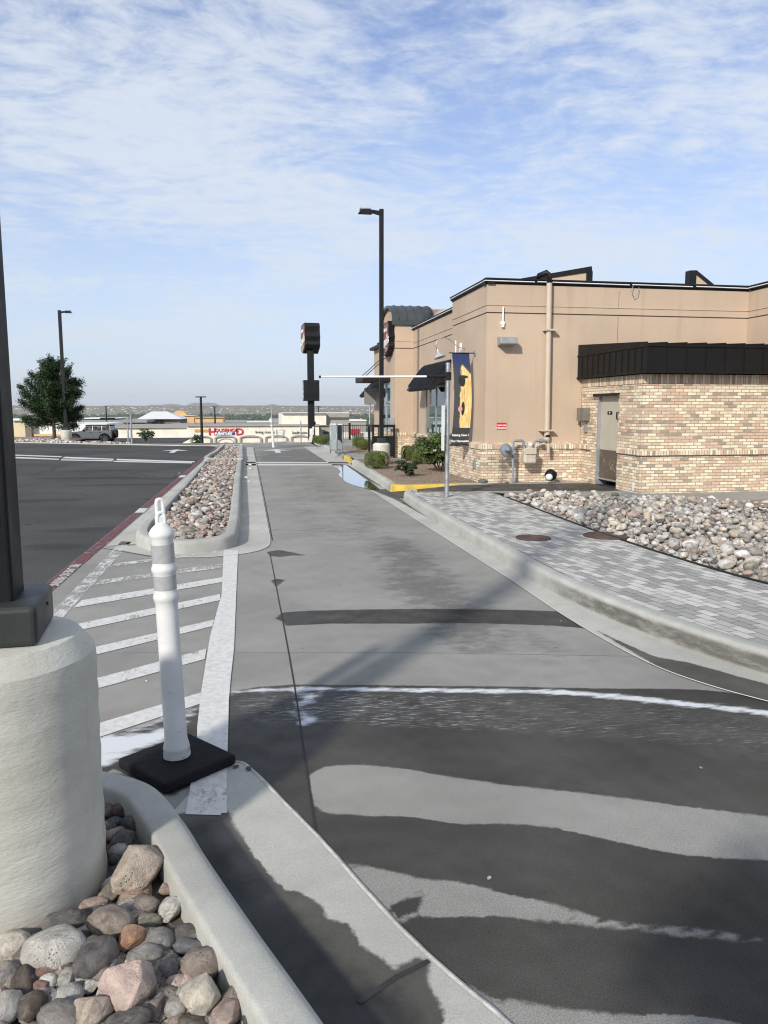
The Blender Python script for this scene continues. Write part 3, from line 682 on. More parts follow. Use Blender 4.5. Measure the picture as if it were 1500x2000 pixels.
# raised thin lip of mortar along the gutter seams, and dark joints sawn across the slab
SEAMM = pbr('pale joint mortar', (.50, .48, .44), .8, .15, 12, .2, 80); JOINT = pbr('dark joint filler', (.028, .027, .026), .8, .3, 20)
GREYL = pbr('grey mortar lip', (.43, .42, .385), .85, .3, 14, .3, 60); GREYJ = pbr('grey joint sealant', (.30, .29, .275), .8, .2, 12)
def strip(name, path, w, z, mat, label, h=None):
    path = [Vector((p[0], p[1], 0)) for p in path]; mb = MB()
    a = offset_path(path, -w/2); b = offset_path(path, w/2)
    for p, q in zip(a, b):
        j = .12*w*mnoise.noise(Vector((p.x*9, p.y*9, 1)))
        mb.v += [(p.x+j, p.y+j, z), ((p.x+q.x)/2, (p.y+q.y)/2, z+(h or 0)), (q.x+j, q.y+j, z)]
    for i in range(len(path)-1):
        k = 3*i; mb.f += [(k, k+1, k+4, k+3), (k+1, k+2, k+5, k+4)]
    return struct(mb.build(name, mat), label, 'joint')
strip('joint', offset_path(smooth_path(SN, 6), .008), .017, .0055, GREYL, 'thin raised mortar lip along the near gutter', .004)
strip('joint', sr, .007, .0075, SEAMM, 'thin pale seam along the right-hand gutter', .003)
strip('joint', seam[:-14], .011, .0075, SEAMM, 'thin pale seam along the island gutter', .003)
strip('joint', smooth_path(ctl([(.30, 33), (.295, 16), (.285, 9.4)]), 6), .012, .004, JOINT, 'dark line beside the island gutter')
strip('joint', smooth_path(G((527, 1080), (546, 1180), (562, 1265), (575, 1340), (590, 1440), (607, 1560), (618, 1632)), 5), .009, .003, JOINT, 'dark joint running along the lane slab')
strip('joint', smooth_path(G((240, 1275), (575, 1275), (800, 1275), (1256, 1282)), 8), .007, .003, GREYJ, 'fine cross joint in the lane slab, nearest the foam')
strip('joint', smooth_path(G((528, 1034), (640, 1038), (845, 1043)), 8), .012, .003, GREYJ, 'fine cross joint in the lane slab, second from the foam')
strip('joint', smooth_path(G((515, 944), (600, 946), (700, 950)), 8), .012, .003, GREYJ, 'fine cross joint in the lane slab, near the puddle')
strip('joint', G((198, 1071), (250, 1080), (290, 1087), (343, 1090)), .012, .007, JOINT, 'dark joint at the head of the hatched area')
strip('joint', G((700, 1962), (775, 1912), (838, 1880)), .018, .0065, JOINT, 'dark joint across the near gutter')
strip('joint', G((1082, 1181), (1155, 1181)), .008, .0065, SEAMM, 'pale joint across the right-hand gutter')
# puddle
m, k, b = mat_new('puddle water'); b.inputs['Base Color'].default_value = (.03, .035, .035, 1); b.inputs['Roughness'].default_value = .015
b.inputs['Specular IOR Level'].default_value = 1.0; b.inputs['Coat Weight'].default_value = 1; b.inputs['Coat Roughness'].default_value = .01; PUD = m
pud = smooth_path([(x, y, .0085) for x, y in PUDDLE], 4, True)
struct(MB().sheet(pud).build('puddle', PUD), 'still puddle by the right-hand kerb reflecting the sky', 'puddle')
# kerbs
kerb('kerb', isl_path, KERBM, 'concrete kerb around the rock-filled island')
kerb('kerb', smooth_path([(-.12, 33), (-.12, 28), (-.12, 23.75), (-.2, 23.45), (-.5, 23.38), (-.95, 23.4), (-1.22, 23.6), (-1.15, 28), (-1.05, 33)], 6), KERBM, 'concrete kerb around the second, farther rock island')
kerb('kerb', list(reversed(smooth_path([(-1.26, 23.2), (-.12, 23.2)], 4))), KERBM, 'short kerb closing the far end of the rock island')
kerb('kerb', kn_path, KERBM, 'curved concrete kerb around the near pedestal bed')
kerb('kerb', kr_path[::-1], KERBD, 'concrete kerb along the right-hand paver walk')
KP = smooth_path([(2.99, 22.1), (2.95, 20.5), (2.86, 18), (2.77, 15.6), (2.75, 14.8)], 6)
kerb('kerb', KP[::-1], KERBM, 'concrete kerb of the brown gravel planter')
kerb('kerb', smooth_path([(4.55, 14.49), (4.0, 14.46), (3.2, 14.44), (2.92, 14.46), (2.80, 14.56), (2.75, 14.80)], 5), YELLOW, 'yellow painted kerb at the corner of the gravel planter', zs=None)
kerb('kerb', smooth_path([(3.15, 36.5), (3.06, 30), (3.02, 24.2)], 6)[::-1], KERBM, 'far concrete kerb along the right side of the lane')
kyp = smooth_path([(3.02, 24.2), (3.01, 23.4), (3.02, 22.5)], 6)
kerb('kerb', kyp[::-1], YELLOW, 'yellow sloped kerb end beside the far crossing', zs=[max(.12, min(1, i/8)) for i in range(len(kyp))])
# pavers, walks, planter and bed floors
back = [tuple(p) for p in offset_path(kr_path[::-1], .15)][::-1]
ROCKEDGE = [(4.24, 12.6), (4.2, 11.4), (4.13, 9.6), (4.10, 8.03), (4.14, 6.8), (4.27, 5.64), (4.55, 4.9), (5.1, 4.2), (6.2, 3.5), (8, 3.0)]
re_path = smooth_path(ROCKEDGE, 6)
pv = [(x, y, .146) for x, y, _ in back[10:]] + [(p.x, p.y, .146) for p in re_path[::-1]] + [(4.2, 13.0, .146), (3.0, 13.15, .146), (2.86, 13.1, .146)]
struct(MB().sheet(pv).build('paver_walk', PAVER), 'grey concrete paver walk between kerb and river rocks', 'path')
strip('kerb_stripe', [(2.95, 13.3), (3.6, 13.08), (4.4, 12.98)], .05, .152, YELLOW, 'faded yellow stripe at the head of the paver walk')
# walkway from the lane to the back door, sloping up from the gutter
def walk_z(g): return np.clip((g[..., 0]-2.66)/1.4, 0, 1)*.135 + .006
wk = ribbon('walkway', [(2.62, 13.62), (3.3, 13.2), (4.2, 12.95), (4.9, 12.3), (5.6, 11.8), (6.6, 11.2), (7.6, 10.8), (14, 10.4)], [(2.62, 14.5), (3.3, 14.52), (4.2, 14.55), (4.9, 14.72), (5.6, 14.75), (6.62, 14.75), (7.6, 12.35), (14, 12.35)], WALK,
            dict(wet=lambda p: np.minimum(poly_sd(p, [(2.4, 13.3), (4.2, 13.2), (4.9, 13.1), (5.5, 12.9), (6.3, 12.75), (6.75, 12.9), (6.75, 14.3), (6.3, 14.3), (5.5, 14.3), (4.8, 14.35), (4.2, 14.3), (2.4, 14.6)]), .4)), walk_z, .1, .1)
struct(wk, 'dark damp concrete walkway leading to the back door', 'path')
struct(MB().sheet([(3.12, 22.3, .14), (8, 22.3, .14), (8, 38, .14), (3.3, 38, .14), (3.16, 24, .14)]).build('sidewalk', WALK), 'far concrete sidewalk in front of the restaurant entrance', 'path')
WALK_me = bpy.data.objects['sidewalk'].data; a_ = WALK_me.attributes.new('wet', 'FLOAT', 'POINT'); a_.data.foreach_set('value', np.full(len(WALK_me.vertices), -9.0, np.float32))
gp_ = [(p.x+.13, p.y, .135) for p in KP] + [(2.95, 14.62, .135), (4.0, 14.6, .135), (5.6, 14.6, .135), (5.6, 14.72, .135), (5.0, 14.9, .135), (5.0, 23, .135), (3.1, 22.3, .135)]
struct(MB().sheet(gp_).build('planter_gravel', GRAVEL), 'brown gravel ground of the planter beside the restaurant', 'gravel', 'stuff')
struct(MB().sheet([(3.6, 25.2, .146), (5.2, 25.2, .146), (5.2, 30.5, .146), (3.9, 30.8, .146), (3.45, 28, .146)]).build('planter_gravel', GRAVEL), 'far gravel strip around two clipped shrubs', 'gravel', 'stuff')
struct(MB().sheet([(6.6, 9.9, .205), (7.2, 10.5, .205), (8.2, 10.75, .205), (11, 10.5, .205), (11, 9.6, .205), (8.2, 10.0, .205), (7.4, 9.75, .205)]).build('gravel_patch', GRAVEL), 'small brown gravel patch behind the right-hand river rocks', 'gravel', 'stuff')
def bed_z_right(x, y): return .10 + .06*min(1, max(0, (x-4.1)/1.2)) + .05*mnoise.noise(Vector((x*.6, y*.6, 0)))
mb = MB(); nx, ny = 30, 30
for j in range(ny):
    y = 2.6 + (12.3-2.6)*j/(ny-1)
    xe = np.interp(y, [p.y for p in re_path[::-1]], [p.x for p in re_path[::-1]])
    yl = y
    for i in range(nx):
        x = xe + (13-xe)*i/(nx-1); yy = min(yl, 12.5 - max(0, x-4.4)*.62 if x < 7.4 else 10.7)
        mb.v.append((x, yy, bed_z_right(x, yy)-.05 if i else .09))
for j in range(ny-1):
    for i in range(nx-1): a = j*nx+i; mb.f.append((a, a+1, a+nx+1, a+nx))
struct(mb.build('rock_bed_soil', DIRT, smooth=True), 'soil under the right-hand river rocks', 'soil')
ed = MB(); pth = [Vector((p.x, p.y, .15)) for p in re_path]
ed.tube(pth, .014, 6); tag(ed.build('bed_edging', BLACKP, smooth=True), 'black plastic edging strip between pavers and river rocks', 'edging')
struct(MB().sheet([(-.22, 9.3, .06), (-.22, 23.1, .06), (-1.16, 23.1, .06), (-1.26, 9.7, .06), (-1.0, 9.0, .06), (-.5, 8.80, .06)]).build('island_soil', DIRT), 'soil under the island rocks', 'soil')
struct(MB().sheet([(-.22, 23.5, .06), (-.22, 33, .06), (-.95, 33, .06), (-1.05, 23.5, .06)]).build('island_soil', DIRT), 'soil under the farther island rocks', 'soil')
struct(MB().sheet([(p.x, p.y, .045) for p in offset_path(kn_path, .1)] + [(-2.6, -2, .045)]).build('bed_soil', DIRT), 'soil under the near pedestal rocks', 'soil')
# painted markings
def marking(name, px, mat, label, z=.003, pts=None):
    g = [tuple(P(x, y, z)) for x, y in px] if pts is None else [(x, y, z) for x, y in pts]
    return struct(MB().sheet(g).build(name, mat), label, 'road marking')
marking('hatch_border', [(465, 1075), (462, 1143), (457, 1267), (451, 1320), (447, 1367), (445, 1450), (443, 1492), (385, 1492), (385, 1420), (389, 1385), (393, 1350), (410, 1243), (433, 1160), (437, 1073)], PAINT_NEW, 'broad fresh white border line of the hatched area', .0065)
marking('hatch_border', [(443, 1490), (443, 1588), (432, 1588), (432, 1592), (362, 1590), (372, 1530), (388, 1490)], PAINT_MID, 'white border line running on over the near gutter', .0062)
marking('hatch_border', [(237, 1057), (257, 1058), (126, 1203), (60, 1285), (20, 1285), (100, 1197)], PAINT_OLD, 'worn white border line beside the red kerb')
HB = [([(227, 1100), (443, 1073), (443, 1078), (213, 1107)], PAINT_OLD, 'thin worn'), ([(197, 1133), (437, 1100), (437, 1108), (180, 1143)], PAINT_OLD, 'worn, second from the island'), ([(160, 1172), (435, 1127), (433, 1137), (143, 1187)], PAINT_MID, 'third from the island'),
      ([(153, 1218), (430, 1160), (430, 1172), (120, 1238)], PAINT_MID, 'fourth from the island'), ([(140, 1274), (418, 1210), (415, 1223), (140, 1290)], PAINT_MID, 'fifth from the island'), ([(120, 1343), (403, 1267), (400, 1287), (120, 1364)], PAINT_MID, 'sixth from the island'), ([(100, 1442), (207, 1408), (400, 1350), (395, 1373), (207, 1435), (100, 1472)], PAINT_NEW, 'freshest, nearest the foam')]
for p, mm, w in HB: marking('hatch_stripe', p, mm, 'slanting white hatch stripe, ' + w, .0045)['group'] = 'slanting hatch stripes'
marking('red_kerb_line', None, PAINT_RED, 'faded red fire-lane line along the asphalt edge', .0065, [(left_edge(y)+.01, y) for y in np.linspace(-4, 33, 40)] + [(left_edge(y)+.14, y) for y in np.linspace(33, -4, 40)])
tx = text('fire_lane_lettering', 'FIRE LANE NO PARKING', .13, PAINT_MID, None, (left_edge(7.6)+.09, 7.75, .0075), (0, 0, -math.pi/2), .0, .003, sx=.72); struct(tx, 'faded white lettering on the red kerb line', 'lettering')
for i, yy in enumerate((12.3, 18.6)):
    marking('red_line_gap', None, PAINT_MID, 'pale worn patch in the red kerb line, ' + ('nearer' if i == 0 else 'farther'), .0075, [(left_edge(yy)+.02, yy), (left_edge(yy)+.16, yy), (left_edge(yy)+.16, yy+.55), (left_edge(yy)+.02, yy+.55)])
marking('stop_line', [(480, 902), (690, 903), (690, 905), (480, 904)], PAINT_NEW, 'upper of two thin white lines across the lane', .004); marking('stop_line', [(480, 906), (676, 907), (672, 909), (480, 909)], PAINT_NEW, 'lower of two thin white lines across the lane', .004)
PL = [([(0, 887), (120, 891), (120, 893), (0, 889)], 'upper left'), ([(0, 891), (115, 896), (115, 898), (0, 894)], 'lower left'), ([(128, 892), (222, 896), (222, 898), (120, 895)], 'middle'), ([(119, 897), (220, 899), (220, 901), (119, 899)], 'lower middle'), ([(228, 896), (380, 901), (380, 903), (228, 899)], 'upper right'), ([(222, 900), (375, 903), (375, 905), (222, 902)], 'lower right')]
for p, w in PL: marking('parking_line', p, PAINT_NEW, w + ' of the white stall lines across the asphalt lot', -.003)
def arrow_mark(x, y, s, z, label):
    p = [(-.08, -1.0), (.08, -1.0), (.08, .2), (.42, .2), (0, 1.0), (-.42, .2), (-.08, .2)]
    struct(MB().sheet([(x + a*s, y + b*s, z) for a, b in p]).build('arrow_marking', PAINT_NEW), label, 'road marking')
arrow_mark(-2.75, 30.6, 1.2, -.003, 'white arrow painted on the asphalt lot'); arrow_mark(1.15, 29.9, 1.3, .004, 'white arrow painted on the far lane')
# far kerb along the brink of the lot
kb = [(-30, 43.4), (-11.0, 39.8), (-9.4, 39.1), (-7.4, 37.8), (-5.2, 36.6), (-1.9, 35.1), (.4, 36.6), (2.0, 38.5)]
kerb('kerb', smooth_path(kb, 4), KERBM, 'low far kerb at the brink of the asphalt lot', [(0, -.1), (.0, .015), (.02, .025), (.3, .028), (.32, -.1)])
# ------------------------------------------------------------------ rocks
ROCKCOL = {'pale grey': (.42, .405, .375), 'mid grey': (.265, .25, .235), 'dark grey': (.13, .122, .118), 'brown-grey': (.26, .22, .19), 'dark brown': (.115, .092, .078),
           'pink': (.42, .325, .285), 'reddish': (.28, .185, .155), 'orange-red': (.40, .235, .155), 'tan': (.43, .36, .295), 'cream': (.54, .49, .41), 'olive-grey': (.25, .235, .19), 'blue-grey': (.165, .175, .19), 'maroon': (.18, .125, .118), 'white': (.60, .58, .54)}
def round_rock(seed, sub=3):
    bm = bmesh.new(); bmesh.ops.create_icosphere(bm, subdivisions=sub, radius=1); o = Vector((seed*3.7, seed*1.3, seed*.7))
    for v in bm.verts:
        d = v.co.normalized(); v.co = d*(1 + .22*mnoise.noise(d*1.1+o) + .10*mnoise.noise(d*2.6+o) + .025*mnoise.noise(d*7+o))
    me = bpy.data.meshes.new('rock'); bm.to_mesh(me); bm.free(); me.shade_smooth(); me.materials.append(ROCK); return me
def angular_rock(seed, npt=13):
    rd = random.Random(seed); bm = bmesh.new()
    for i in range(npt):
        z = 1-2*(i+.5)/npt; a = i*2.4+rd.uniform(-.5, .5); q = math.sqrt(1-z*z); r = rd.uniform(.82, 1.12)
        bm.verts.new((q*math.cos(a)*r, q*math.sin(a)*r, z*r))
    h = bmesh.ops.convex_hull(bm, input=bm.verts[:]); bmesh.ops.delete(bm, geom=[g for g in h['geom_interior'] if isinstance(g, bmesh.types.BMVert)], context='VERTS')
    bmesh.ops.bevel(bm, geom=bm.edges[:], offset=.11, segments=2, profile=.6, affect='EDGES')
    bmesh.ops.triangulate(bm, faces=bm.faces[:]); bmesh.ops.subdivide_edges(bm, edges=bm.edges[:], cuts=1, use_grid_fill=True)
    o = Vector((seed*2.1, 5, seed*.3))
    for v in bm.verts:
        d = v.co.normalized(); v.co *= 1 + .05*mnoise.noise(d*3+o) + .035*mnoise.noise(d*8+o)
    me = bpy.data.meshes.new('rock'); bm.to_mesh(me); bm.free(); me.shade_smooth(); me.set_sharp_from_angle(angle=R(38)); me.materials.append(ROCK); return me
ROUND = [round_rock(i) for i in range(9)]; ANG = [angular_rock(30+i) for i in range(7)]
def rock(me, loc, s, rot, colname, label, group, jit=.1):
    o = bpy.data.objects.new('rock', me); COL.objects.link(o); o.location = loc; o.scale = s; o.rotation_euler = rot
    c = ROCKCOL[colname]; j = 1.15*(1+random.uniform(-jit, jit)); o.color = (c[0]*j, c[1]*j, c[2]*j, 1)
    return tag(o, label, 'rock', group)
def round_pos(px, py, z): return P(px, py, z)
# the near bed: stones placed one by one. px, py centre in the photo, width, height (px), kind, colour, words
NEAR = [(265, 1692, 112, 122, 'A', 'tan', 'large pointed tan slab leaning between pedestal and kerb'), (240, 1640, 58, 62, 'A', 'dark grey', 'dark angular block above the pointed tan slab'),
 (258, 1605, 46, 40, 'R', 'dark grey', 'dark rounded rock below the curl of the kerb'), (240, 1577, 52, 44, 'R', 'maroon', 'dark purplish rock tucked under the kerb nose'), (226, 1604, 34, 22, 'R', 'blue-grey', 'small flat bluish rock beside the pedestal edge'),
 (214, 1578, 30, 40, 'R', 'brown-grey', 'brownish rock half hidden behind the pedestal'), (218, 1552, 34, 30, 'R', 'dark grey', 'dark rock in the shade of the kerb nose, farthest in the bed'),
 (212, 1742, 48, 48, 'A', 'olive-grey', 'olive squarish rock at the foot of the pedestal'), (332, 1773, 56, 62, 'A', 'white', 'whitish angular rock against the kerb'), (323, 1736, 32, 30, 'A', 'pink', 'small pinkish rock above the whitish angular one'),
 (286, 1768, 52, 40, 'R', 'brown-grey', 'brownish rock left of the whitish angular one'), (257, 1757, 54, 26, 'A', 'tan', 'flat tan rock under the pointed slab'), (178, 1766, 66, 30, 'R', 'pink', 'pinkish flat rock touching the pedestal foot'),
 (216, 1798, 90, 62, 'R', 'brown-grey', 'smooth brownish oval rock above the orange wedge'), (130, 1797, 90, 52, 'R', 'dark grey', 'dark pitted rock right under the pedestal'), (108, 1850, 112, 84, 'R', 'pale grey', 'largest smooth pale grey oval rock'),
 (60, 1808, 32, 30, 'R', 'reddish', 'little pink ball-like rock by the pedestal foot'), (24, 1846, 66, 64, 'R', 'cream', 'cream rock at the left edge of the bed'), (42, 1862, 40, 56, 'R', 'olive-grey', 'narrow greenish rock between cream and pale oval rocks'),
 (188, 1868, 72, 104, 'R', 'dark grey', 'long dark pitted rock pointing to the kerb'), (257, 1828, 60, 72, 'A', 'orange-red', 'orange wedge-shaped rock right of the long dark one'), (312, 1836, 58, 64, 'R', 'mid grey', 'smooth grey rock right of the orange wedge'),
 (362, 1822, 70, 46, 'R', 'dark grey', 'dark squarish rock against the kerb'), (374, 1849, 74, 34, 'R', 'blue-grey', 'flat bluish rock by the kerb'), (292, 1797, 52, 36, 'R', 'olive-grey', 'dull green rock above the smooth grey one'),
 (283, 1868, 74, 54, 'R', 'mid grey', 'grey rounded rock just above the big pink granite'), (394, 1880, 84, 66, 'R', 'brown-grey', 'domed brownish rock near the kerb'), (250, 1920, 116, 112, 'A', 'pink', 'biggest pink granite boulder in the middle of the bed'),
 (92, 1890, 60, 56, 'A', 'reddish', 'reddish block below the pale oval rock'), (45, 1922, 48, 70, 'R', 'dark brown', 'dark brown pitted rock standing upright'), (321, 1938, 52, 42, 'A', 'maroon', 'maroon rock right of the pink granite'),
 (392, 1938, 94, 94, 'A', 'cream', 'pale yellowish chunk near the kerb'), (466, 1942, 60, 84, 'R', 'brown-grey', 'pitted brown-grey rock leaning on the kerb'), (447, 1978, 64, 84, 'A', 'pink', 'pinkish tan chunk at the end of the near kerb'),
 (178, 1972, 84, 76, 'A', 'tan', 'orange-veined tan chunk at the bottom'), (62, 1962, 54, 52, 'R', 'dark brown', 'brown pitted rock near the bottom left'), (118, 1984, 88, 60, 'R', 'mid grey', 'speckled grey rock at the bottom left'),
 (250, 1992, 92, 50, 'R', 'dark grey', 'wide dark rock at the bottom'), (382, 1998, 74, 48, 'R', 'dark brown', 'dark brown porous rock at the bottom by the pink chunk'), (12, 1965, 56, 70, 'R', 'pale grey', 'pale speckled rock in the lower left corner'),
 (82, 1928, 46, 32, 'A', 'reddish', 'small red-brown chip below the reddish block'), (130, 1918, 40, 44, 'A', 'pale grey', 'pale chip left of the pink granite'), (174, 1926, 40, 32, 'A', 'white', 'white chip touching the pink granite'),
 (206, 1885, 40, 46, 'R', 'pale grey', 'pale stone wedged above the pink granite'), (330, 1892, 44, 46, 'R', 'mid grey', 'grey stone between pink granite and domed rock'), (354, 1906, 30, 44, 'R', 'maroon', 'little dark red stone under the domed rock'),
 (344, 1968, 44, 44, 'R', 'pale grey', 'pale grey stone below the maroon rock'), (303, 1972, 44, 56, 'A', 'brown-grey', 'brown stone between pink granite and pale chunk'), (12, 1900, 50, 50, 'R', 'mid grey', 'grey stone at the left edge below the cream rock'),
 (4, 1790, 26, 26, 'R', 'dark grey', 'dark pebble at the left edge by the pedestal'), (412, 1950, 40, 60, 'R', 'olive-grey', 'greenish stone under the pale chunk'), (296, 1700, 26, 36, 'R', 'brown-grey', 'brown pebble between tan slab and kerb'),
 (160, 1832, 40, 30, 'R', 'dark grey', 'dark stone in the gap beside the pale oval rock'), (490, 1990, 36, 40, 'R', 'dark grey', 'dark stone at the kerb joint')]
for i, (px, py, w, h, kd, cn, words) in enumerate(NEAR):
    zc = .085; p = P(px, py, zc); dist = (p - Vector((0, 0, H))).length; s = dist/F
    rx = w*s/2*1.08; tilt = math.atan2(H-zc, math.hypot(p.x, p.y)); rh = h*s/2*1.08
    # the seen height mixes the stone's depth and its thickness
    ry = rh*1.12; rz_ = min(rx, rh)*.82
    me = (ANG if kd == 'A' else ROUND)[i % (7 if kd == 'A' else 9)]
    rx *= .76; ry *= .74; rz_ *= .84; zc = max(.06, .052 + rz_*.62)+.010*(w > 80); p = P(px, py, zc+rz_*.15); p.z = zc
    rock(me, p, (rx, ry, rz_), (random.uniform(-.35, .35), random.uniform(-.3, .3), -PSI*.5 + random.uniform(-.35, .35)), cn, words, 'rocks in the near pedestal bed', .06)
def fill_near():
    n = 0
    for j in range(4000):
        x = random.uniform(-1.25, .35); y = random.uniform(1.1, 3.1)
        p = Vector((x, y, 0))
        if min((p-q).length for q in kn_in) < .07 or poly_sd(np.array([[x, y]]), kn_in_poly)[0] < .06: continue
        if math.hypot(x+.80, y-2.50) < .335: continue
        r = random.uniform(.009, .045)
        yield x, y, r
kn_in = offset_path(kn_path, .15); kn_in_poly = [(p.x, p.y) for p in kn_in] + [(-2.6, -2)]
def rock_stuff(name, pts, label, sub=2, dark=1.0):
    """many stones in one bed that nobody would count, as one mesh"""
    shp = []
    for i in range(7):
        me = round_rock(50+i, sub); v = np.zeros(len(me.vertices)*3); me.vertices.foreach_get('co', v); f = np.array([p.vertices[:] for p in me.polygons]); shp.append((v.reshape(-1, 3), f)); bpy.data.meshes.remove(me)
    V = []; Fc = []; C = []; o = 0; names = list(ROCKCOL)
    for (x, y, z, r, cn) in pts:
        v, f = shp[random.randrange(7)]
        m = np.array(Euler((random.uniform(-.5, .5), random.uniform(-.5, .5), random.uniform(0, 6.3))).to_matrix())
        q = (v*np.array([r*random.uniform(.95, 1.35), r*random.uniform(.7, 1.0), r*random.uniform(.5, .75)])) @ m.T + np.array([x, y, z])
        V.append(q); Fc.append(f+o); o += len(v); j = random.uniform(.98, 1.28); c = ROCKCOL[cn]; C.append(np.tile([c[0]*j, c[1]*j, c[2]*j, 1.0], (len(v), 1)))
    V = np.concatenate(V); Fc = np.concatenate(Fc); C = np.concatenate(C)
    me = bpy.data.meshes.new(name); me.from_pydata(V.tolist(), [], Fc.tolist()); me.update(); me.shade_smooth()
    a = me.attributes.new('tint', 'FLOAT_COLOR', 'POINT'); a.data.foreach_set('color', C.astype(np.float32).ravel()); me.materials.append(ROCKS)
    ob = bpy.data.objects.new(name, me); COL.objects.link(ob); tag(ob, label, 'rocks', None, 'stuff'); return ob
MIXR = ['pale grey']*8 + ['mid grey']*4 + ['brown-grey']*3 + ['dark grey'] + ['pink']*2 + ['cream']*5 + ['white']*5 + ['tan']*3 + ['olive-grey']
MIXI = ['brown-grey']*5 + ['mid grey']*4 + ['pink']*3 + ['tan']*3 + ['pale grey']*3 + ['dark grey']*2 + ['cream', 'reddish', 'white', 'dark brown', 'olive-grey']
def scatter(n, gen, rmin, rmax, mindist):
    """rejection-scattered stones: x, y, radius"""
    cell = {}; out = []
    for _ in range(n*14):
        if len(out) >= n: break
        x, y = gen(); r = rmin + (rmax-rmin)*random.random()**2.2; kx, ky = int(x/.2), int(y/.2); ok = True
        for a in (-1, 0, 1):
            for b in (-1, 0, 1):
                for (X, Y, rr) in cell.get((kx+a, ky+b), ()):
                    if (X-x)**2+(Y-y)**2 < ((rr+r)*mindist)**2: ok = False; break
                if not ok: break
            if not ok: break
        if ok: cell.setdefault((kx, ky), []).append((x, y, r)); out.append((x, y, r))
    return out
re_y = np.array([p.y for p in re_path[::-1]]); re_x = np.array([p.x for p in re_path[::-1]])
def gen_right():
    while True:
        x = random.uniform(4.1, 10.5); y = random.uniform(3.0, 12.4)
        if x < np.interp(y, re_y, re_x)+.08 or x > .8*y+.9: continue
        if y > np.interp(x, [4.1, 5.0, 7.3, 8, 11], [12.7, 12.2, 10.75, 10.0, 9.6]): continue
        return x, y
def gen_isl(): return random.uniform(-1.22, -.26), random.uniform(8.85, 23.1)
CAND = []
for x, y, r in scatter(3000, gen_right, .028, .078, .78): CAND.append((x, y, bed_z_right(x, y)-.01+r*.35, r, random.choice(MIXR), 'right'))
for x, y, r in scatter(800, gen_right, .034, .080, 1.2): CAND.append((x, y, bed_z_right(x, y)+.05+r*.3, r, random.choice(MIXR), 'right'))
for x, y, r in scatter(1500, gen_isl, .026, .066, .76):
    xl = np.interp(y, [9.0, 9.7, 13, 23.2], [-.95, -1.19, -1.17, -1.08])
    if x < xl or (y < 9.2 and x > -.42): continue
    CAND.append((x, y, .062+r*.4 + .05*math.exp(-((x+.65)/.35)**2), r, random.choice(MIXI), 'island'))
for x, y, r in scatter(320, gen_isl, .034, .06, 1.15):
    if x < -1.08 or x > -.3 or y < 9.4: continue
    CAND.append((x, y, .125+r*.3, r, random.choice(MIXI), 'island'))
CAND.sort(key=lambda c: -(c[3]/math.hypot(c[0], c[1])))
N_IND = 300-len(NEAR)-4
for i, (x, y, z, r, cn, bed) in enumerate(CAND[:N_IND]):
    where = 'in the rock bed right of the paver walk' if bed == 'right' else 'in the kerbed island beside the lane'
    me = random.choice(ROUND) if random.random() < .6 else random.choice(ANG)
    rock(me, (x, y, z), (r*random.uniform(1.0, 1.3), r*random.uniform(.75, 1.0), r*random.uniform(.55, .78)), (random.uniform(-.4, .4), random.uniform(-.4, .4), random.uniform(0, 6.3)), cn,
         'rounded %s stone %s' % (cn, where), '%s stones %s' % (cn, where))
rest = CAND[N_IND:]
rock_stuff('river_rocks', [c[:5] for c in rest if c[5] == 'right'], 'smaller river rocks filling the bed right of the paver walk')
rock_stuff('river_rocks', [c[:5] for c in rest if c[5] == 'island'], 'smaller river rocks filling the kerbed island')
rock_stuff('river_rocks', [(x, y, .05+r*.3, r, random.choice(MIXI)) for x, y, r in scatter(420, lambda: (random.uniform(-1.0, -.26), random.uniform(23.6, 33)), .04, .08, .75)], 'river rocks in the second, farther island', 1)
rock_stuff('pebbles', [(x, y, .040+r*.45, r, random.choice(MIXI + ['dark grey']*4)) for x, y, r in fill_near()][:1700], 'small pebbles between the near bed stones', 2)
for (px, py, r, cn, words) in ((943, 940, .09, 'dark grey', 'dark stone at the foot of the brick corner'), (985, 942, .08, 'brown-grey', 'brownish stone on the gravel left of the gas meter riser'), (994, 968, .08, 'mid grey', 'grey stone strayed onto the paver walk'), (490, 915, .05, 'white', 'pale stone strayed into the island gutter')):
    p = P(px, py, .17 if py > 920 else .03); rock(ROUND[3], p, (r*1.2, r, r*.6), (0, .1, 1), cn, words, 'stray stones')

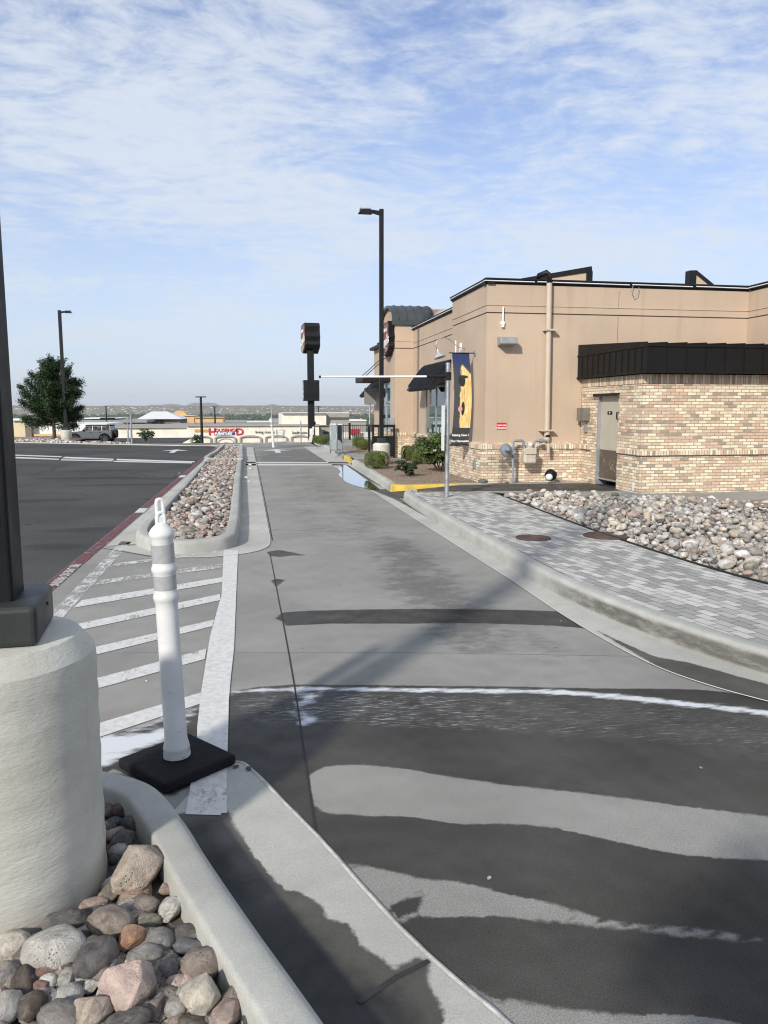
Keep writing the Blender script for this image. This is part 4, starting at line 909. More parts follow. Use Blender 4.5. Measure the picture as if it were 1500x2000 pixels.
# ------------------------------------------------------------------ parking-lot lamps on concrete pedestals
def lamp_post(loc, rz, label, ped_h, ped_r, hs, top, group, head_dir=math.pi, near=False):
    t = thing('lamp_post', label, 'lamp post', loc, rz, group)
    n = 72 if near else 28
    prof = [(ped_r, -.2), (ped_r, ped_h-.055), (ped_r-.006, ped_h-.045), (ped_r-.042, ped_h-.006), (ped_r-.055, ped_h), (0.001, ped_h)]
    if near:
        prof = [(ped_r, -.2)] + [(ped_r+.002*math.sin(i*2.1), -.05+(ped_h-.02)*i/26) for i in range(27)] + [(ped_r-.003, ped_h-.060), (ped_r-.008, ped_h-.052), (ped_r-.040, ped_h-.010), (ped_r-.046, ped_h-.003), (ped_r-.055, ped_h), (.001, ped_h)]
    mb = MB().lathe(prof, n, cap=False)
    if near: mb.v = [(x*(1+.004*mnoise.noise(Vector((x*6, y*6, z*3)))), y*(1+.004*mnoise.noise(Vector((x*6, y*6, z*3)))), z+(.0025*mnoise.noise(Vector((x*9, y*9, 2))) if z > .5 else 0)) for x, y, z in mb.v]
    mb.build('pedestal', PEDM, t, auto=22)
    c = hs*1.82
    MB().box(-c, -c, ped_h+.001, c, c, ped_h+.125).build('base_cover', DKGREY, t, bevel=.018, seg=3)
    pm = pbr('near pole paint', (.012, .0135, .016), .55, .1, 4, spec=.14) if near else BLACK
    MB().box(-hs, -hs, ped_h+.10, hs, hs, top).build('pole', pm, t, bevel=min(.012, hs*.2), seg=3)
    d = head_dir
    M = Matrix.Rotation(d, 4, 'Z'); hb = MB()
    hb.add([M @ Vector(p) for p in [(hs, -.05, top-.05), (.22, -.07, top-.04), (.40, -.10, top-.03), (.40, .10, top-.03), (.22, .07, top-.04), (hs, .05, top-.05), (hs, -.05, top-.15), (.22, -.05, top-.11), (.40, -.08, top-.09), (.40, .08, top-.09), (.22, .05, top-.11), (hs, .05, top-.15)]],
           [(0, 1, 4, 5), (1, 2, 3, 4), (6, 11, 10, 7), (7, 10, 9, 8), (0, 6, 7, 1), (1, 7, 8, 2), (5, 4, 10, 11), (4, 3, 9, 10), (0, 5, 11, 6), (2, 8, 9, 3)])
    hb.build('arm', pm, t, bevel=.006)
    h2 = MB()
    for k_ in range(5): h2.box(.30+.06*k_, -.10, top-.03, .318+.06*k_, .10, top-.005, M=M)
    h2.prism([(.24, top-.12), (.30, top-.035), (.54, top-.045), (.60, top-.12)], 'Y', -.13, .13)
    h2.v = h2.v[:-8] + [tuple(M @ Vector(p)) for p in h2.v[-8:]]
    h2.build('lamp_head', pm, t)
    return t
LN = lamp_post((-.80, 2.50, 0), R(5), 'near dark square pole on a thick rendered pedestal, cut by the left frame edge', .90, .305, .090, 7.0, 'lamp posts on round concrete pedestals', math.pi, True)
hh = MB().box(-.052, -.1035, 1.27, .052, -.088, 1.42); hh.build('hand_hole_cover', BLACK, LN, bevel=.006)
MB().box(-.064, -.098, 1.255, .064, -.089, 1.435).build('hand_hole_frame', DKGREY, LN, bevel=.008)
MB().box(-.06, -.0935, 1.055, .050, -.0895, 1.078).build('sticker', WHITE, LN)
MB().lathe([(.006, 0), (.006, .004)], 10, M=Matrix.Rotation(math.pi/2, 4, 'Y'), c=(.1637, .03, .985)).build('set_screw', BLACKP, LN)
lamp_post((3.57, 20.4, .14), 0, 'tall black lamp post among the clipped shrubs by the restaurant', .56, .235, .055, 6.58, 'lamp posts on round concrete pedestals')
lamp_post((-9.16, 42.1, 0), 0, 'black lamp post standing in front of the dark tree', .53, .27, .075, 6.55, 'lamp posts on round concrete pedestals', 0.0)
def far_lamp(px, ytop, ybot, D, w, label, arms=True):
    a = onY(px, ytop, D); b = onY(px, ybot, D); t = thing('lamp_post', label, 'lamp post', b, 0, 'thin lamp posts far beyond the lot'); h = a.z-b.z
    MB().tube([(0, 0, -.5), (0, 0, h)], [w, w*.7], 8).build('pole', BLACK, t)
    q = MB().box(-.2*w/.06, -.12, h-.05, .2*w/.06, .12, h+.03) if arms else MB().box(-.22, -.1, h-.04, .1, .1, h+.03)
    q.build('lamp_head', BLACK, t)
far_lamp(395, 775, 868, 62, .12, 'double-headed lamp post in front of the furniture store'); far_lamp(420, 794, 822, 150, .16, 'thin lamp post behind the orange parapet'); far_lamp(208, 793, 818, 150, .14, 'thin lamp post behind the flat tan roof'); far_lamp(622, 794, 812, 150, .14, 'thin lamp post right of the pylon sign')

# ------------------------------------------------------------------ delineator posts
def scuffed():
    m, k, b = mat_new('scuffed white plastic'); pos = k.new('ShaderNodeNewGeometry').outputs['Position']; x, y, z = k.sep(pos)
    n = k.noise(k.mapping(pos, (9, 9, 40)), 1.6, 5, .7, .6); g = k.noise(pos, 5, 6, .65)
    c = k.mix(k.mapr(g, .35, .7), (.70, .70, .685), (.60, .60, .58))
    c = k.mix(k.math('MULTIPLY', k.mapr(n, .60, .68), k.mapr(k.math('ADD', z, k.math('MULTIPLY', g, .5)), .95, .45, .12, .6)), c, (.30, .29, .27))
    c = k.mix(k.mapr(k.math('ADD', z, k.math('MULTIPLY', g, .25)), .34, .12, 0, .45), c, (.42, .40, .36))
    k.put(b.inputs['Base Color'], c); b.inputs['Roughness'].default_value = .45; k.put(b.inputs['Normal'], k.bump(g, .1, .004)); return m
POSTW = scuffed()
def delineator(loc, lean, label, base=True, rz=0.0, scale=1.0):
    t = thing('delineator_post', label, 'delineator post', loc, rz, 'white delineator posts')
    L = Matrix.Rotation(lean, 4, 'Y'); z0 = .055
    pr = [(.067, 0), (.067, .012), (.064, .034), (.066, .040), (.064, .05), (.0575, .075), (.0555, .10), (.0545, .30), (.0535, .70), (.0535, .735), (.058, .748), (.0615, .758), (.0615, .770), (.058, .780), (.0535, .792), (.0535, .868), (.0575, .880), (.0605, .888), (.0605, .899), (.0565, .909), (.0530, .92), (.0525, 1.03), (.057, 1.040), (.060, 1.047), (.0605, 1.055), (.058, 1.065), (.048, 1.080), (.034, 1.092), (.022, 1.103), (.0005, 1.106)]
    pr = [(r*.93, z) for r, z in pr]
    MB().lathe(pr, 40, c=(0, 0, z0), M=L, cap=False).build('post', POSTW, t, auto=50)
    for a, b, nm in ((.800, .866, 'reflective_band'), (.925, 1.008, 'reflective_band')):
        MB().lathe([(.0508, a), (.0508, b)], 40, c=(0, 0, z0), M=L, cap=False).build(nm, GREYREFL, t, smooth=True)
    # loop handle: an upright slotted grip with a round eye at its foot
    g = MB(); ang = R(25); Q = L @ Matrix.Translation((0, 0, 1.10)) @ Matrix.Rotation(ang, 4, 'Z')
    def loop(w, h, r, zc, x=0, yoff=0):
        pts = []
        for i in range(25):
            a = 2*math.pi*i/24; c_, s_ = math.cos(a), math.sin(a); e = .55
            pts.append(Q @ Vector((x + w*abs(c_)**e*math.copysign(1, c_), yoff, zc + h*abs(s_)**e*math.copysign(1, s_))))
        g.tube([p + Vector((0, 0, z0)) for p in pts], r, 8, cap=False)
    loop(.014, .040, .009, .070); loop(.016, .030, .0085, .020, 0, -.004)
    g.box(-.022, -.010, -.004, .022, .016, .032, M=Matrix.Translation((0, 0, z0)) @ Q); g.box(.004, -.006, .03, .022, .012, .106, M=Matrix.Translation((0, 0, z0)) @ Q)
    g.build('grip', WHITEP, t, smooth=False, bevel=.003)
    if base:
        MB().box(-.195, -.195, 0, .195, .195, .050).build('base', RUBBER, t, bevel=.014, seg=2).rotation_euler.z = R(45)+rz
    t.scale = (scale,)*3
    return t
delineator((-.340, 3.388, .006), R(-1.7), 'white delineator post with two grey bands on a black rubber base, nearest', True, R(-3), .957)
p = P(536, 877, 0)
delineator((1.08, 31.6, .0), R(-4), 'leaning white delineator post far down the lane, beside the cart', False)

# ------------------------------------------------------------------ manhole covers
def manhole(x, y, r, label, rim):
    t = thing('manhole_cover', label, 'manhole cover', (x, y, .148), 0, 'cast iron manhole covers')
    pr = []; rr = r
    MB().lathe([(r+rim, -.02), (r+rim, .012), (r+.004, .014), (r+.003, .004)], 48, cap=False).build('frame', CASTIRON, t, auto=30)
    prof = [(r, -.01), (r, .010)]
    k_ = r-.02
    while k_ > .03: prof += [(k_, .010), (k_-.004, .005), (k_-.018, .005), (k_-.022, .010)]; k_ -= .042
    MB().lathe(prof + [(.001, .010)], 48, cap=False).build('lid', CASTIRON, t, auto=30)
manhole(3.175, 8.16, .185, 'dark flat manhole cover in the paver walk near the kerb', .012); manhole(4.06, 8.16, .225, 'rusty raised manhole cover at the edge of the river rocks', .035)

# ------------------------------------------------------------------ height-clearance bar, traffic sign, sign frame
t = thing('clearance_bar', 'galvanised post carrying a white swing bar across the lane', 'clearance bar', (3.27, 12.37, .14))
MB().tube([(0, 0, -.1), (0, 0, 2.19)], .036, 20).build('post', GALV, t, smooth=True, auto=40); MB().lathe([(.040, 2.17), (.040, 2.205), (.02, 2.215), (.001, 2.216)], 20, cap=False).build('cap', GALV, t, auto=30)
arm_p = onY(830, 730, 12.37); tip = onY(623, 736, 12.37)
MB().tube([(-.03, 0, 1.995), (-.36, 0, 1.985)], [.03, .028], 10).box(-.045, -.05, 1.93, .045, .05, 2.06).build('bracket', BLACK, t, bevel=.004)
MB().tube([(-.24, 0, 1.988), (tip.x-3.27+.03, 0, tip.z-.14)], .0165, 12).build('bar', WHITE, t, smooth=True, auto=40); MB().tube([(tip.x-3.27+.03, 0, tip.z-.14), (tip.x-3.27, 0, tip.z-.14)], .02, 12).build('bar_end_cap', BLACKP, t)
MB().box(-.085, -.11, .78, -.079, .07, 1.52).build('sign_panel', WHITE, t, bevel=.001)
MB().box(-.079, -.02, .85, -.03, .02, .88).box(-.079, -.02, 1.42, -.03, .02, 1.45).build('sign_bracket', GALV, t)
t = thing('traffic_sign', 'back of a grey traffic sign on a thin galvanised post', 'sign', (4.02, 25.2, .14))
MB().tube([(0, 0, -.1), (0, 0, 2.2)], .028, 12).build('post', GALV, t, smooth=True, auto=40)
q = pbr('grey sign back', (.27, .26, .245), .5, .06, 5, metal=.3); MB().prism([(-.16, 1.6), (.18, 1.6), (.21, 1.63), (.21, 2.12), (.18, 2.15), (-.16, 2.15), (-.19, 2.12), (-.19, 1.63)], 'Y', -.05, -.045).build('panel', q, t)
MB().box(-.05, -.056, 2.07, .05, -.03, 2.10).box(-.05, -.056, 1.65, .05, -.03, 1.68).build('clamp', GALV, t)
t = thing('sign_frame', 'small galvanised frame sign beside the yellow kerb end', 'sign frame', (2.93, 25.3, .14), R(12))
f = MB(); [f.tube(pp, .02, 8) for pp in ([(-.11, -.35, 0), (-.11, -.35, .97), (-.11, .35, .97), (-.11, .35, 0)], [(.08, -.35, 0), (.08, -.35, .93), (.08, .35, .93), (.08, .35, 0)], [(-.11, -.35, .12), (-.11, .35, .12)], [(.08, -.35, .12), (.08, .35, .12)])]
f.build('frame', GALV, t, smooth=True); MB().box(-.115, -.33, .14, -.105, .33, .95).build('panel', pbr('clouded panel', (.36, .40, .40), .25, .1, 6), t)
MB().box(-.13, -.3, .95, .1, .3, .985).build('top_cap', WHITE, t)
# ------------------------------------------------------------------ the restaurant
B = thing('restaurant_building', 'tan stucco restaurant with blended brick base, black parapet trim and a brick service wing', 'restaurant', (0, 0, 0))
XW, YW = 4.68, 14.79            # stucco corner: lane-side wall plane and camera-side wall plane
XJ = 10.32                      # where the camera-side wall steps forward
TOP, REV, LEDGE = 4.04, 3.47, .93
XM, YM = 4.98, 17.37            # main lane-side wall, set back from the corner block
def part(name, mb, mat, parent=B, **kw): return mb.build(name, mat, parent, **kw)
w = MB()
w.box(XW, YW, LEDGE-.02, XJ+.5, YM, REV-.012).box(XW, YW, REV+.012, XJ+.5, YM, TOP)      # corner block, split by the reveal
w.box(XM, YM, LEDGE-.02, 13, 23.1, 3.40-.012).box(XM, YM, 3.40+.012, 13, 23.1, 3.98)
w.box(XJ, 9.0, LEDGE+1, 16, YW-.001, REV-.012).box(XJ, 9.0, REV+.012, 16, YW-.001, TOP)
part('wall', w, STUCCO)
w = MB().box(XW+.015, YW+.015, REV-.02, XJ+.4, YM-.01, REV+.02).box(XM+.015, YM, 3.38, 12.9, 23.0, 3.42).box(XJ+.015, 9.1, REV-.02, 15.9, YW, REV+.02)
part('reveal', w, STUCCO_DK)
w = MB().box(XW-.012, YW-.012, REV+.14, XJ, YW-.0, REV+.152).box(XW-.012, YW, REV+.14, XW, YM-.01, REV+.152).box(XJ-.012, 9.2, REV+.14, XJ, YW-.014, REV+.152).box(XM-.012, YM+.01, 3.55, XM, 22.9, 3.562)
part('stucco_band', w, STUCCO)
w = MB().box(7.43, YW-.002, LEDGE, 7.437, YW, REV-.02).box(7.43, YW-.002, REV+.16, 7.437, YW, TOP-.1)
part('expansion_joint', w, STUCCO_DK)
# brick base with a sloping soldier-brick cap
XB, YB = 4.60, 14.71
w = MB().box(XB, YB, .02, 6.70, YM+.2, LEDGE-.13).box(4.90, YM+.2, .02, 9, 23.1, LEDGE-.16)
part('brick_base', w, BRICK)
w = MB()
def ledge(pts, o, z1, z0):
    """cap course: vertical face, then a bevel up to the wall"""
    for i in range(len(pts)-1):
        (x0, y0, ux, uy), (x1, y1, vx, vy) = pts[i], pts[i+1]
        a = [(x0+ux*o, y0+uy*o, z0), (x0+ux*o, y0+uy*o, z1-.035), (x0-ux*.085, y0-uy*.085, z1)]
        c = [(x1+vx*o, y1+vy*o, z0), (x1+vx*o, y1+vy*o, z1-.035), (x1-vx*.085, y1-vy*.085, z1)]
        w.add(a+c, [(0, 3, 4, 1), (1, 4, 5, 2), (0, 1, 2), (3, 5, 4)]); w.add([a[0], c[0], (x1-vx*.05, y1-vy*.05, z0), (x0-ux*.05, y0-uy*.05, z0)], [(0, 1, 2, 3)])
ledge([(XB, YM+.2, -1, 0), (XB, YB, -1, -1), (6.70, YB, 0, -1)], .022, LEDGE, LEDGE-.13)
ledge([(4.90, 23.0, -1, 0), (4.90, YM+.22, -1, 0)], .022, LEDGE-.02, LEDGE-.15)
part('brick_cap', w, SOLDIER)
# parapet trims with a line of light tubing under the lip
t_ = MB()
def trim_run(a, b, z, h=.085, out=.055):
    """metal edge along a wall line from a to b (plan points); the outside is on the left of travel"""
    a = Vector((a[0], a[1], 0)); b = Vector((b[0], b[1], 0)); d = (b-a).normalized(); o = Vector((-d.y, d.x, 0))
    prof = [(-.14, z+h), (out*.75, z+h), (out, z+h-.02), (out*.8, z+h*.45), (out*.6, z+h*.4), (out*.55, z), (.004, z-.005), (.004, z-.03), (-.14, z-.03)]
    vs = [tuple(p + o*u + Vector((0, 0, q))) for p in (a, b) for u, q in prof]; n = len(prof)
    t_.add(vs, [tuple(range(n-1, -1, -1)), tuple(range(n, 2*n))] + [(i, (i+1) % n, n+(i+1) % n, n+i) for i in range(n)])
t_ = MB()
trim_run((XJ, YW), (XW-.05, YW), TOP); trim_run((XW, YW-.05), (XW, YM+.06), TOP); trim_run((XJ, 9.0), (XJ, YW-.06), TOP); trim_run((XM, YM), (XM, 23.12), 3.95)
part('parapet_trim', t_, BLACK)
lt = MB()
def tube_light(a, b): lt.tube([a, b], .010, 6)
tube_light((XW-.062, YW-.066, TOP+.026), (5.62, YW-.064, TOP+.024)); tube_light((5.68, YW-.064, TOP+.03), (7.62, YW-.064, TOP+.022)); tube_light((7.68, YW-.064, TOP+.03), (9.0, YW-.064, TOP+.024)); tube_light((9.08, YW-.064, TOP+.032), (XJ-.06, YW-.064, TOP+.024))
tube_light((XW-.064, YM, TOP+.024), (XW-.064, YW-.05, TOP+.026)); tube_light((XJ-.064, YW-.07, TOP+.03), (XJ-.064, 9.2, TOP+.026)); tube_light((XM-.064, 23, 3.976), (XM-.064, YM+.1, 3.976))
part('light_tube', lt, WHITE)
w = MB().tube([(7.70, YW-.07, TOP+.03), (7.66, YW-.075, TOP-.1), (7.72, YW-.07, TOP-.21), (7.80, YW-.07, TOP-.16), (7.82, YW-.07, TOP-.02)], .006, 6)
part('loose_wire', w, GALV)
part('roof', MB().box(XW+.1, YW+.1, 3.78, 16, YM-.05, 3.82).box(XM+.1, YM+.01, 3.7, 13, 23, 3.74), GREYROOF)
# two raked parapet ends standing above the roof
def raked(name_poly, frame_polys, y):
    part('raked_parapet', MB().prism(name_poly, 'Y', y, y+.14), STUCCO)
    f = MB()
    for p_ in frame_polys: f.prism(p_, 'Y', y-.02, y+.16)
    part('parapet_cap', f, BLACK)
raked([(6.0, 4.3), (6.0, 4.40), (7.74, 4.70), (7.74, 4.3)], [[(5.9, 4.38), (5.9, 4.44), (6.0, 4.48), (7.84, 4.83), (7.86, 4.71), (6.0, 4.39)], [(7.72, 4.3), (7.72, 4.69), (7.87, 4.72), (7.87, 4.3)]], 17.0)
raked([(10.46, 4.3), (10.46, 4.72), (10.9, 4.45), (10.9, 4.3)], [[(10.28, 4.3), (10.28, 4.81), (10.46, 4.82), (10.46, 4.3)], [(10.461, 4.82), (11.0, 4.46), (11.0, 4.36), (10.461, 4.72)]], 17.0)
part('gutter_elbow', MB().tube([onY(1050, 545, 14.9), onY(1053, 538, 14.85), onY(1068, 532, 14.72), onY(1073, 536, 14.70), onY(1073, 556, 14.70)], .052, 12), BLACK, smooth=True)
ds = MB().tube([onY(1073, 553, 14.70), onY(1068, 862, 14.70)], .055, 16)
dn = part('downspout', ds, BEIGEPIPE, smooth=True, auto=40)
part('downspout_clamp', MB().box(5.83, 14.62, 3.13, 6.07, YW, 3.165), BEIGEPIPE, dn); part('downspout_clamp', MB().box(5.80, 14.62, 1.16, 6.09, YW, 1.19), BEIGEPIPE, dn)
part('downspout_band', MB().lathe([(.058, 0), (.058, .05)], 16, c=(5.955, 14.70, 1.04), cap=False), BLACK, dn)
# brick service wing
XG, YG, ZG = 6.70, 12.30, 2.19
DY0, DY1, DZ0, DZ1 = 13.16, 14.02, .19, 1.87       # back-door opening
w = MB()
w.box(XG, DY1, .02, XG+.3, YB+.05, 2.03).box(XG, YG, .02, XG+.3, DY0, 2.03).box(XG, DY0, DZ1, XG+.3, DY1, 2.03).box(XG+.3, YG, .02, 16, YG+.25, 2.03)
part('service_wall', w, BRICK)
w = MB().box(XG-.012, YG-.012, 2.035, 16, YG+.25, ZG).box(XG-.012, YG+.25, 2.035, XG+.28, YB+.05, ZG)
part('soldier_course', w, SOLDIER)
w = MB()
ZL = .80
w.box(XG-.022, YG-.022, ZL, 16, YG, ZL+.085).box(XG-.022, YG, ZL, XG, DY0-.01, ZL+.085).box(XG-.022, DY1+.26, ZL, XG, YB-.001, ZL+.085)
part('belt_course', w, SOLDIER)
w = MB().box(XG-.016, YG-.016, ZL-.014, 16, YG, ZL-.001).box(XG-.016, YG, ZL-.014, XG, DY0-.01, ZL-.001).box(XG-.016, DY1+.26, ZL-.014, XG, YB-.001, ZL-.001)  # dark strip painted as the shade line under the belt course
part('painted_shadow_line', w, STUCCO_DK)
part('service_floor', MB().box(XG+.02, DY0-.2, .0, XG+1.5, DY1+.2, .15), pbr('dark doorway floor', (.02, .02, .02), .9))
part('service_back', MB().box(XG+.32, DY0-.2, .14, XG+.5, DY1+.2, 2.1), pbr('dark doorway back', (.012, .012, .012), .9))
part('stucco_edge', MB().box(XG-.03, YW-.012, LEDGE, XG, YW, ZG+.01), STUCCO)
dr = part('back_door', MB().box(XG+.045, DY0+.03, DZ0+.085, XG+.095, DY1-.05, DZ1-.03), TAN, bevel=.003)
part('door_frame', MB().box(XG-.006, DY1-.046, .15, XG+.2, DY1-.001, DZ1).box(XG+.02, DY0+.001, DZ1-.035, XG+.2, DY1-.053, DZ1-.001).box(XG+.02, DY0+.001, .15, XG+.2, DY0+.028, DZ1-.036), ALU, dr)
part('kick_plate', MB().box(XG+.037, DY0+.05, DZ0+.10, XG+.0445, DY1-.07, .83), STEEL, dr)
def swirls():
    m, k, b = mat_new('scratched steel'); pos = k.new('ShaderNodeNewGeometry').outputs['Position']; x, y, z = k.sep(pos)
    n = k.noise(k.comb(y, z), 3.2, 4, .6, 2.2); line = k.mapr(k.math('ABSOLUTE', k.math('SUBTRACT', n, .5)), .0, .022, 1, 0)
    line = k.math('MULTIPLY', line, k.mapr(k.noise(pos, 5, 2), .5, .58))
    k.put(b.inputs['Base Color'], k.mix(line, (.16, .135, .11), (.75, .74, .72))); b.inputs['Metallic'].default_value = .6; b.inputs['Roughness'].default_value = .42; return m
dr.children[1].data.materials.clear(); dr.children[1].data.materials.append(swirls())
part('door_sign', MB().box(XG+.035, 13.50, 1.50, XG+.0445, 13.68, 1.56), BLACK, dr); part('door_sign_mark', MB().box(XG+.031, 13.57, 1.52, XG+.0345, 13.605, 1.545), WHITE, dr)
part('door_handle', MB().tube([(XG+.045, DY0+.08, 1.42), (XG+.0, DY0+.08, 1.42), (XG+.0, DY0+.08, 1.54), (XG+.045, DY0+.08, 1.54)], .012, 8), BLACK, dr)
part('door_sweep', MB().box(XG+.030, DY0+.03, DZ0+.065, XG+.0435, DY1-.052, DZ0+.098), ALU, dr)
part('drip_cap', MB().box(XG-.07, DY0-.02, DZ1+.001, XG, DY1+.09, DZ1+.022).box(XG-.07, DY0-.02, DZ1-.03, XG-.06, DY1+.09, DZ1+.001), BLACK, dr)
# metal canopy over the wing: panelled fascia with standing seams, low roof behind
def metal_panels(name, mb, colour): return part(name, mb, colour)
FASC = pbr('black fascia metal', (.011, .0105, .010), .55, .12, 3, spec=.18, dirt=.2, dirtcol=(.045, .04, .035))
FX, FY, FZ0, FZ1 = 6.60, 12.06, 2.20, 2.665
w = MB().box(FX, FY, FZ0+.03, FX+.03, YW-.002, FZ1-.03).box(FX+.03, FY, FZ0+.03, 16, FY+.03, FZ1-.03)
for i in range(11): y_ = FY+.16+.235*i; w.box(FX-.014, y_, FZ0+.04, FX, y_+.014, FZ1-.04)
for i in range(26): x_ = FX+.36+.36*i; w.box(x_, FY-.014, FZ0+.04, x_+.012, FY, FZ1-.04)
fa = part('fascia', w, FASC)
w = MB().box(FX-.018, FY-.018, FZ1-.03, FX+.2, YW-.002, FZ1).box(FX+.2, FY-.018, FZ1-.03, 16, FY+.2, FZ1).box(FX-.018, FY-.018, FZ0, FX+.02, YW-.002, FZ0+.032).box(FX+.02, FY-.018, FZ0, 16, FY+.02, FZ0+.032).box(FX-.01, FY-.018, FZ0+.032, FX+.018, FY+.0, FZ1-.03)
part('fascia_edge', w, FASC, fa, bevel=.003)
part('soffit', MB().box(FX+.02, FY+.02, FZ0+.006, 16, YW-.01, FZ0+.026), BLACK, fa)
w = MB().add([(FX+.0, FY+.0, FZ1+.002), (16, FY, FZ1+.002), (16, YW-.003, FZ1+.17), (FX, YW-.003, FZ1+.17), (FX, YW-.003, FZ1-.02)], [(0, 1, 2, 3), (0, 3, 4)])
for i in range(26): x_ = FX+.36*i; w.add([(x_, FY, FZ1+.002), (x_+.012, FY, FZ1+.002), (x_+.012, FY, FZ1+.05), (x_, FY, FZ1+.05), (x_, YW-.004, FZ1+.17), (x_+.012, YW-.004, FZ1+.17), (x_+.012, YW-.004, FZ1+.21), (x_, YW-.004, FZ1+.21)], [(0, 1, 2, 3), (0, 3, 7, 4), (1, 5, 6, 2), (3, 2, 6, 7)])
part('canopy_roof', w, FASC)
# wall light on the camera-side wall, small conduit stub, wall boxes
vl = part('wall_light', MB().add([(4.90, YW-.003, 3.01), (5.225, YW-.003, 3.01), (5.235, 14.55, 2.975), (4.89, 14.55, 2.975), (4.90, YW-.003, 2.83), (5.225, YW-.003, 2.83), (5.235, 14.53, 2.86), (4.89, 14.53, 2.86)], [(0, 3, 2, 1), (3, 7, 6, 2), (0, 4, 7, 3), (1, 2, 6, 5), (4, 5, 6, 7)]), pbr('weathered zinc', (.33, .35, .35), .5, .12, 8, metal=.35, dirt=.3), bevel=.006)
part('conduit_stub', MB().tube([(5.0, 14.755, 3.26), (5.0, 14.755, 3.58)], .016, 10).box(4.96, 14.74, 3.24, 5.03, YW, 3.30).box(4.975, 14.735, 3.19, 5.02, YW, 3.235), WHITEP)
bx = part('utility_box', MB().box(XG-.13, 14.36, 1.37, XG, 14.66, 1.62), pbr('grey-brown box', (.17, .15, .13), .5, .1), bevel=.008); part('box_lid', MB().box(XG-.145, 14.53, 1.365, XG-.005, 14.665, 1.625), pbr('box lid', (.19, .165, .14), .5, .1), bx, bevel=.005)
part('outlet_box', MB().box(XG-.05, 14.44, 1.14, XG, 14.53, 1.30), METERGREY, bevel=.005)
part('lower_outlet', MB().box(XB-.03, 15.1, .40, XB, 15.24, .56), METERGREY, bevel=.005)
part('vent_cover', MB().box(XB-.03, YB+.002, .02, XB, YB+.01, .03), METERGREY)
for nm, (px, py, r) in (('paint_spot', (1102, 927, .05)), ('paint_spot', (1113, 931, .035))):
    c = onY(px, py, YB-.004); part(nm, MB().lathe([(r, 0), (.001, .003)], 9, c=tuple(c), cap=False, M=Matrix.Rotation(math.pi/2, 4, 'X')), CREAM)
c = onX(1236, 952, XG-.004); part('paint_spot', MB().box(XG-.004, c.y-.035, c.z-.06, XG-.001, c.y+.035, c.z+.07), WHITE)
# dining-room window under the barrel awning
def window(parent, x, y0, y1, z0, z1, mull, name='window'):
    f = MB(); fw = .055; d = .03
    f.box(x-d, y0, z0, x+.06, y0+fw, z1).box(x-d, y1-fw, z0, x+.06, y1, z1).box(x-d, y0+fw, z0, x+.06, y1-fw, z0+fw).box(x-d, y0+fw, z1-fw, x+.06, y1-fw, z1)
    for m_ in mull: f.box(x-d+.002, m_-fw*.6, z0+fw, x+.058, m_+fw*.6, z1-fw)
    o = part(name, f, ALU, parent, bevel=.004)
    part('pane', MB().box(x-.008, y0+fw, z0+fw, x-.004, y1-fw, z1-fw), GLASS, o); return o
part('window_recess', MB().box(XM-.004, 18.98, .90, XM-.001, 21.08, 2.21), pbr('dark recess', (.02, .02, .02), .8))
window(B, XM-.01, 18.95, 21.1, .88, 2.22, [19.93])
AWN = pbr('black awning metal', (.013, .014, .016), .4, .15, 4, spec=.4)
def awning(xw, y0, y1, z1, z0, out, nr, round_far=True):
    prof = [(xw-.003, z1)]
    for i in range(1, 9): s_ = i/8; prof.append((xw-.04-(out-.04)*s_, z1-.02-(z1-z0-.02)*(s_**1.12)))
    prof += [(xw-out+.05, z0-.045), (xw-out+.12, z0-.04)]
    mb = MB(); ny = 22; n = len(prof)
    def yy(j, i):
        # the far lower corner is rounded off
        s_ = i/(n-1); full = y1 - (.30*max(0, (s_-.62)/.38)**2.2 if round_far else 0); return y0 + (full-y0)*j/ny
    for j in range(ny+1):
        for i, (x_, z_) in enumerate(prof): mb.v.append((x_, yy(j, i), z_))
    mb.f = [(j*n+i, j*n+i+1, (j+1)*n+i+1, (j+1)*n+i) for j in range(ny) for i in range(n-1)]
    mb.f += [tuple(range(n)), tuple(ny*n+i for i in range(n-1, -1, -1))]
    a = part('awning', mb, AWN, B, smooth=True, auto=40)
    r_ = MB()
    for q in range(nr):
        y_ = y0+.03 + (y1-y0-.08)*q/(nr-1); lim = n if (y_ < y1-.33 or not round_far) else n-3
        pp = [(x_-.014, y_, z_+.012) for x_, z_ in prof[:lim]]; r_.tube(pp, .019, 5)
    part('awning_rib', r_, AWN, a); return a
awning(XM, 18.50, 21.35, 2.79, 2.12, .54, 15)
# entrance tower with a barrel roof
TX0, TY0, TY1, TZ = 4.43, 22.95, 25.0, 4.22
tm = (TY0+TY1)/2; hw = (TY1-TY0)/2
arch = [(tm + hw*math.cos(R(a)), TZ + .47*math.sin(R(a))) for a in range(0, 181, 10)]
w = MB().prism([(TY0, .85), (TY1, .85)] + arch, 'X', TX0, 8)
part('tower_wall', w, STUCCO)
part('tower_base', MB().box(TX0-.07, TY0-.08, .05, 8, TY1+.06, .80), BRICK); part('tower_cap', MB().box(TX0-.09, TY0-.10, .801, 8, TY1+.08, .90), SOLDIER)
ro = [(tm + (hw+.07)*math.cos(R(a)), TZ + .52*math.sin(R(a)) + .01) for a in range(0, 181, 9)]; ri = [(tm + (hw+.01)*math.cos(R(a)), TZ-.015 + .465*math.sin(R(a))) for a in range(180, -1, -9)]
ROOFM = pbr('dark green-grey roof metal', (.055, .062, .062), .45, .12, 2, metal=.2)
tr = part('barrel_roof', MB().prism([(TY1+.07, TZ-.14)] + ro + [(TY0-.07, TZ-.14), (TY0-.015, TZ-.14)] + ri + [(TY1+.015, TZ-.14)], 'X', TX0-.10, 5.60), ROOFM)
w = MB()
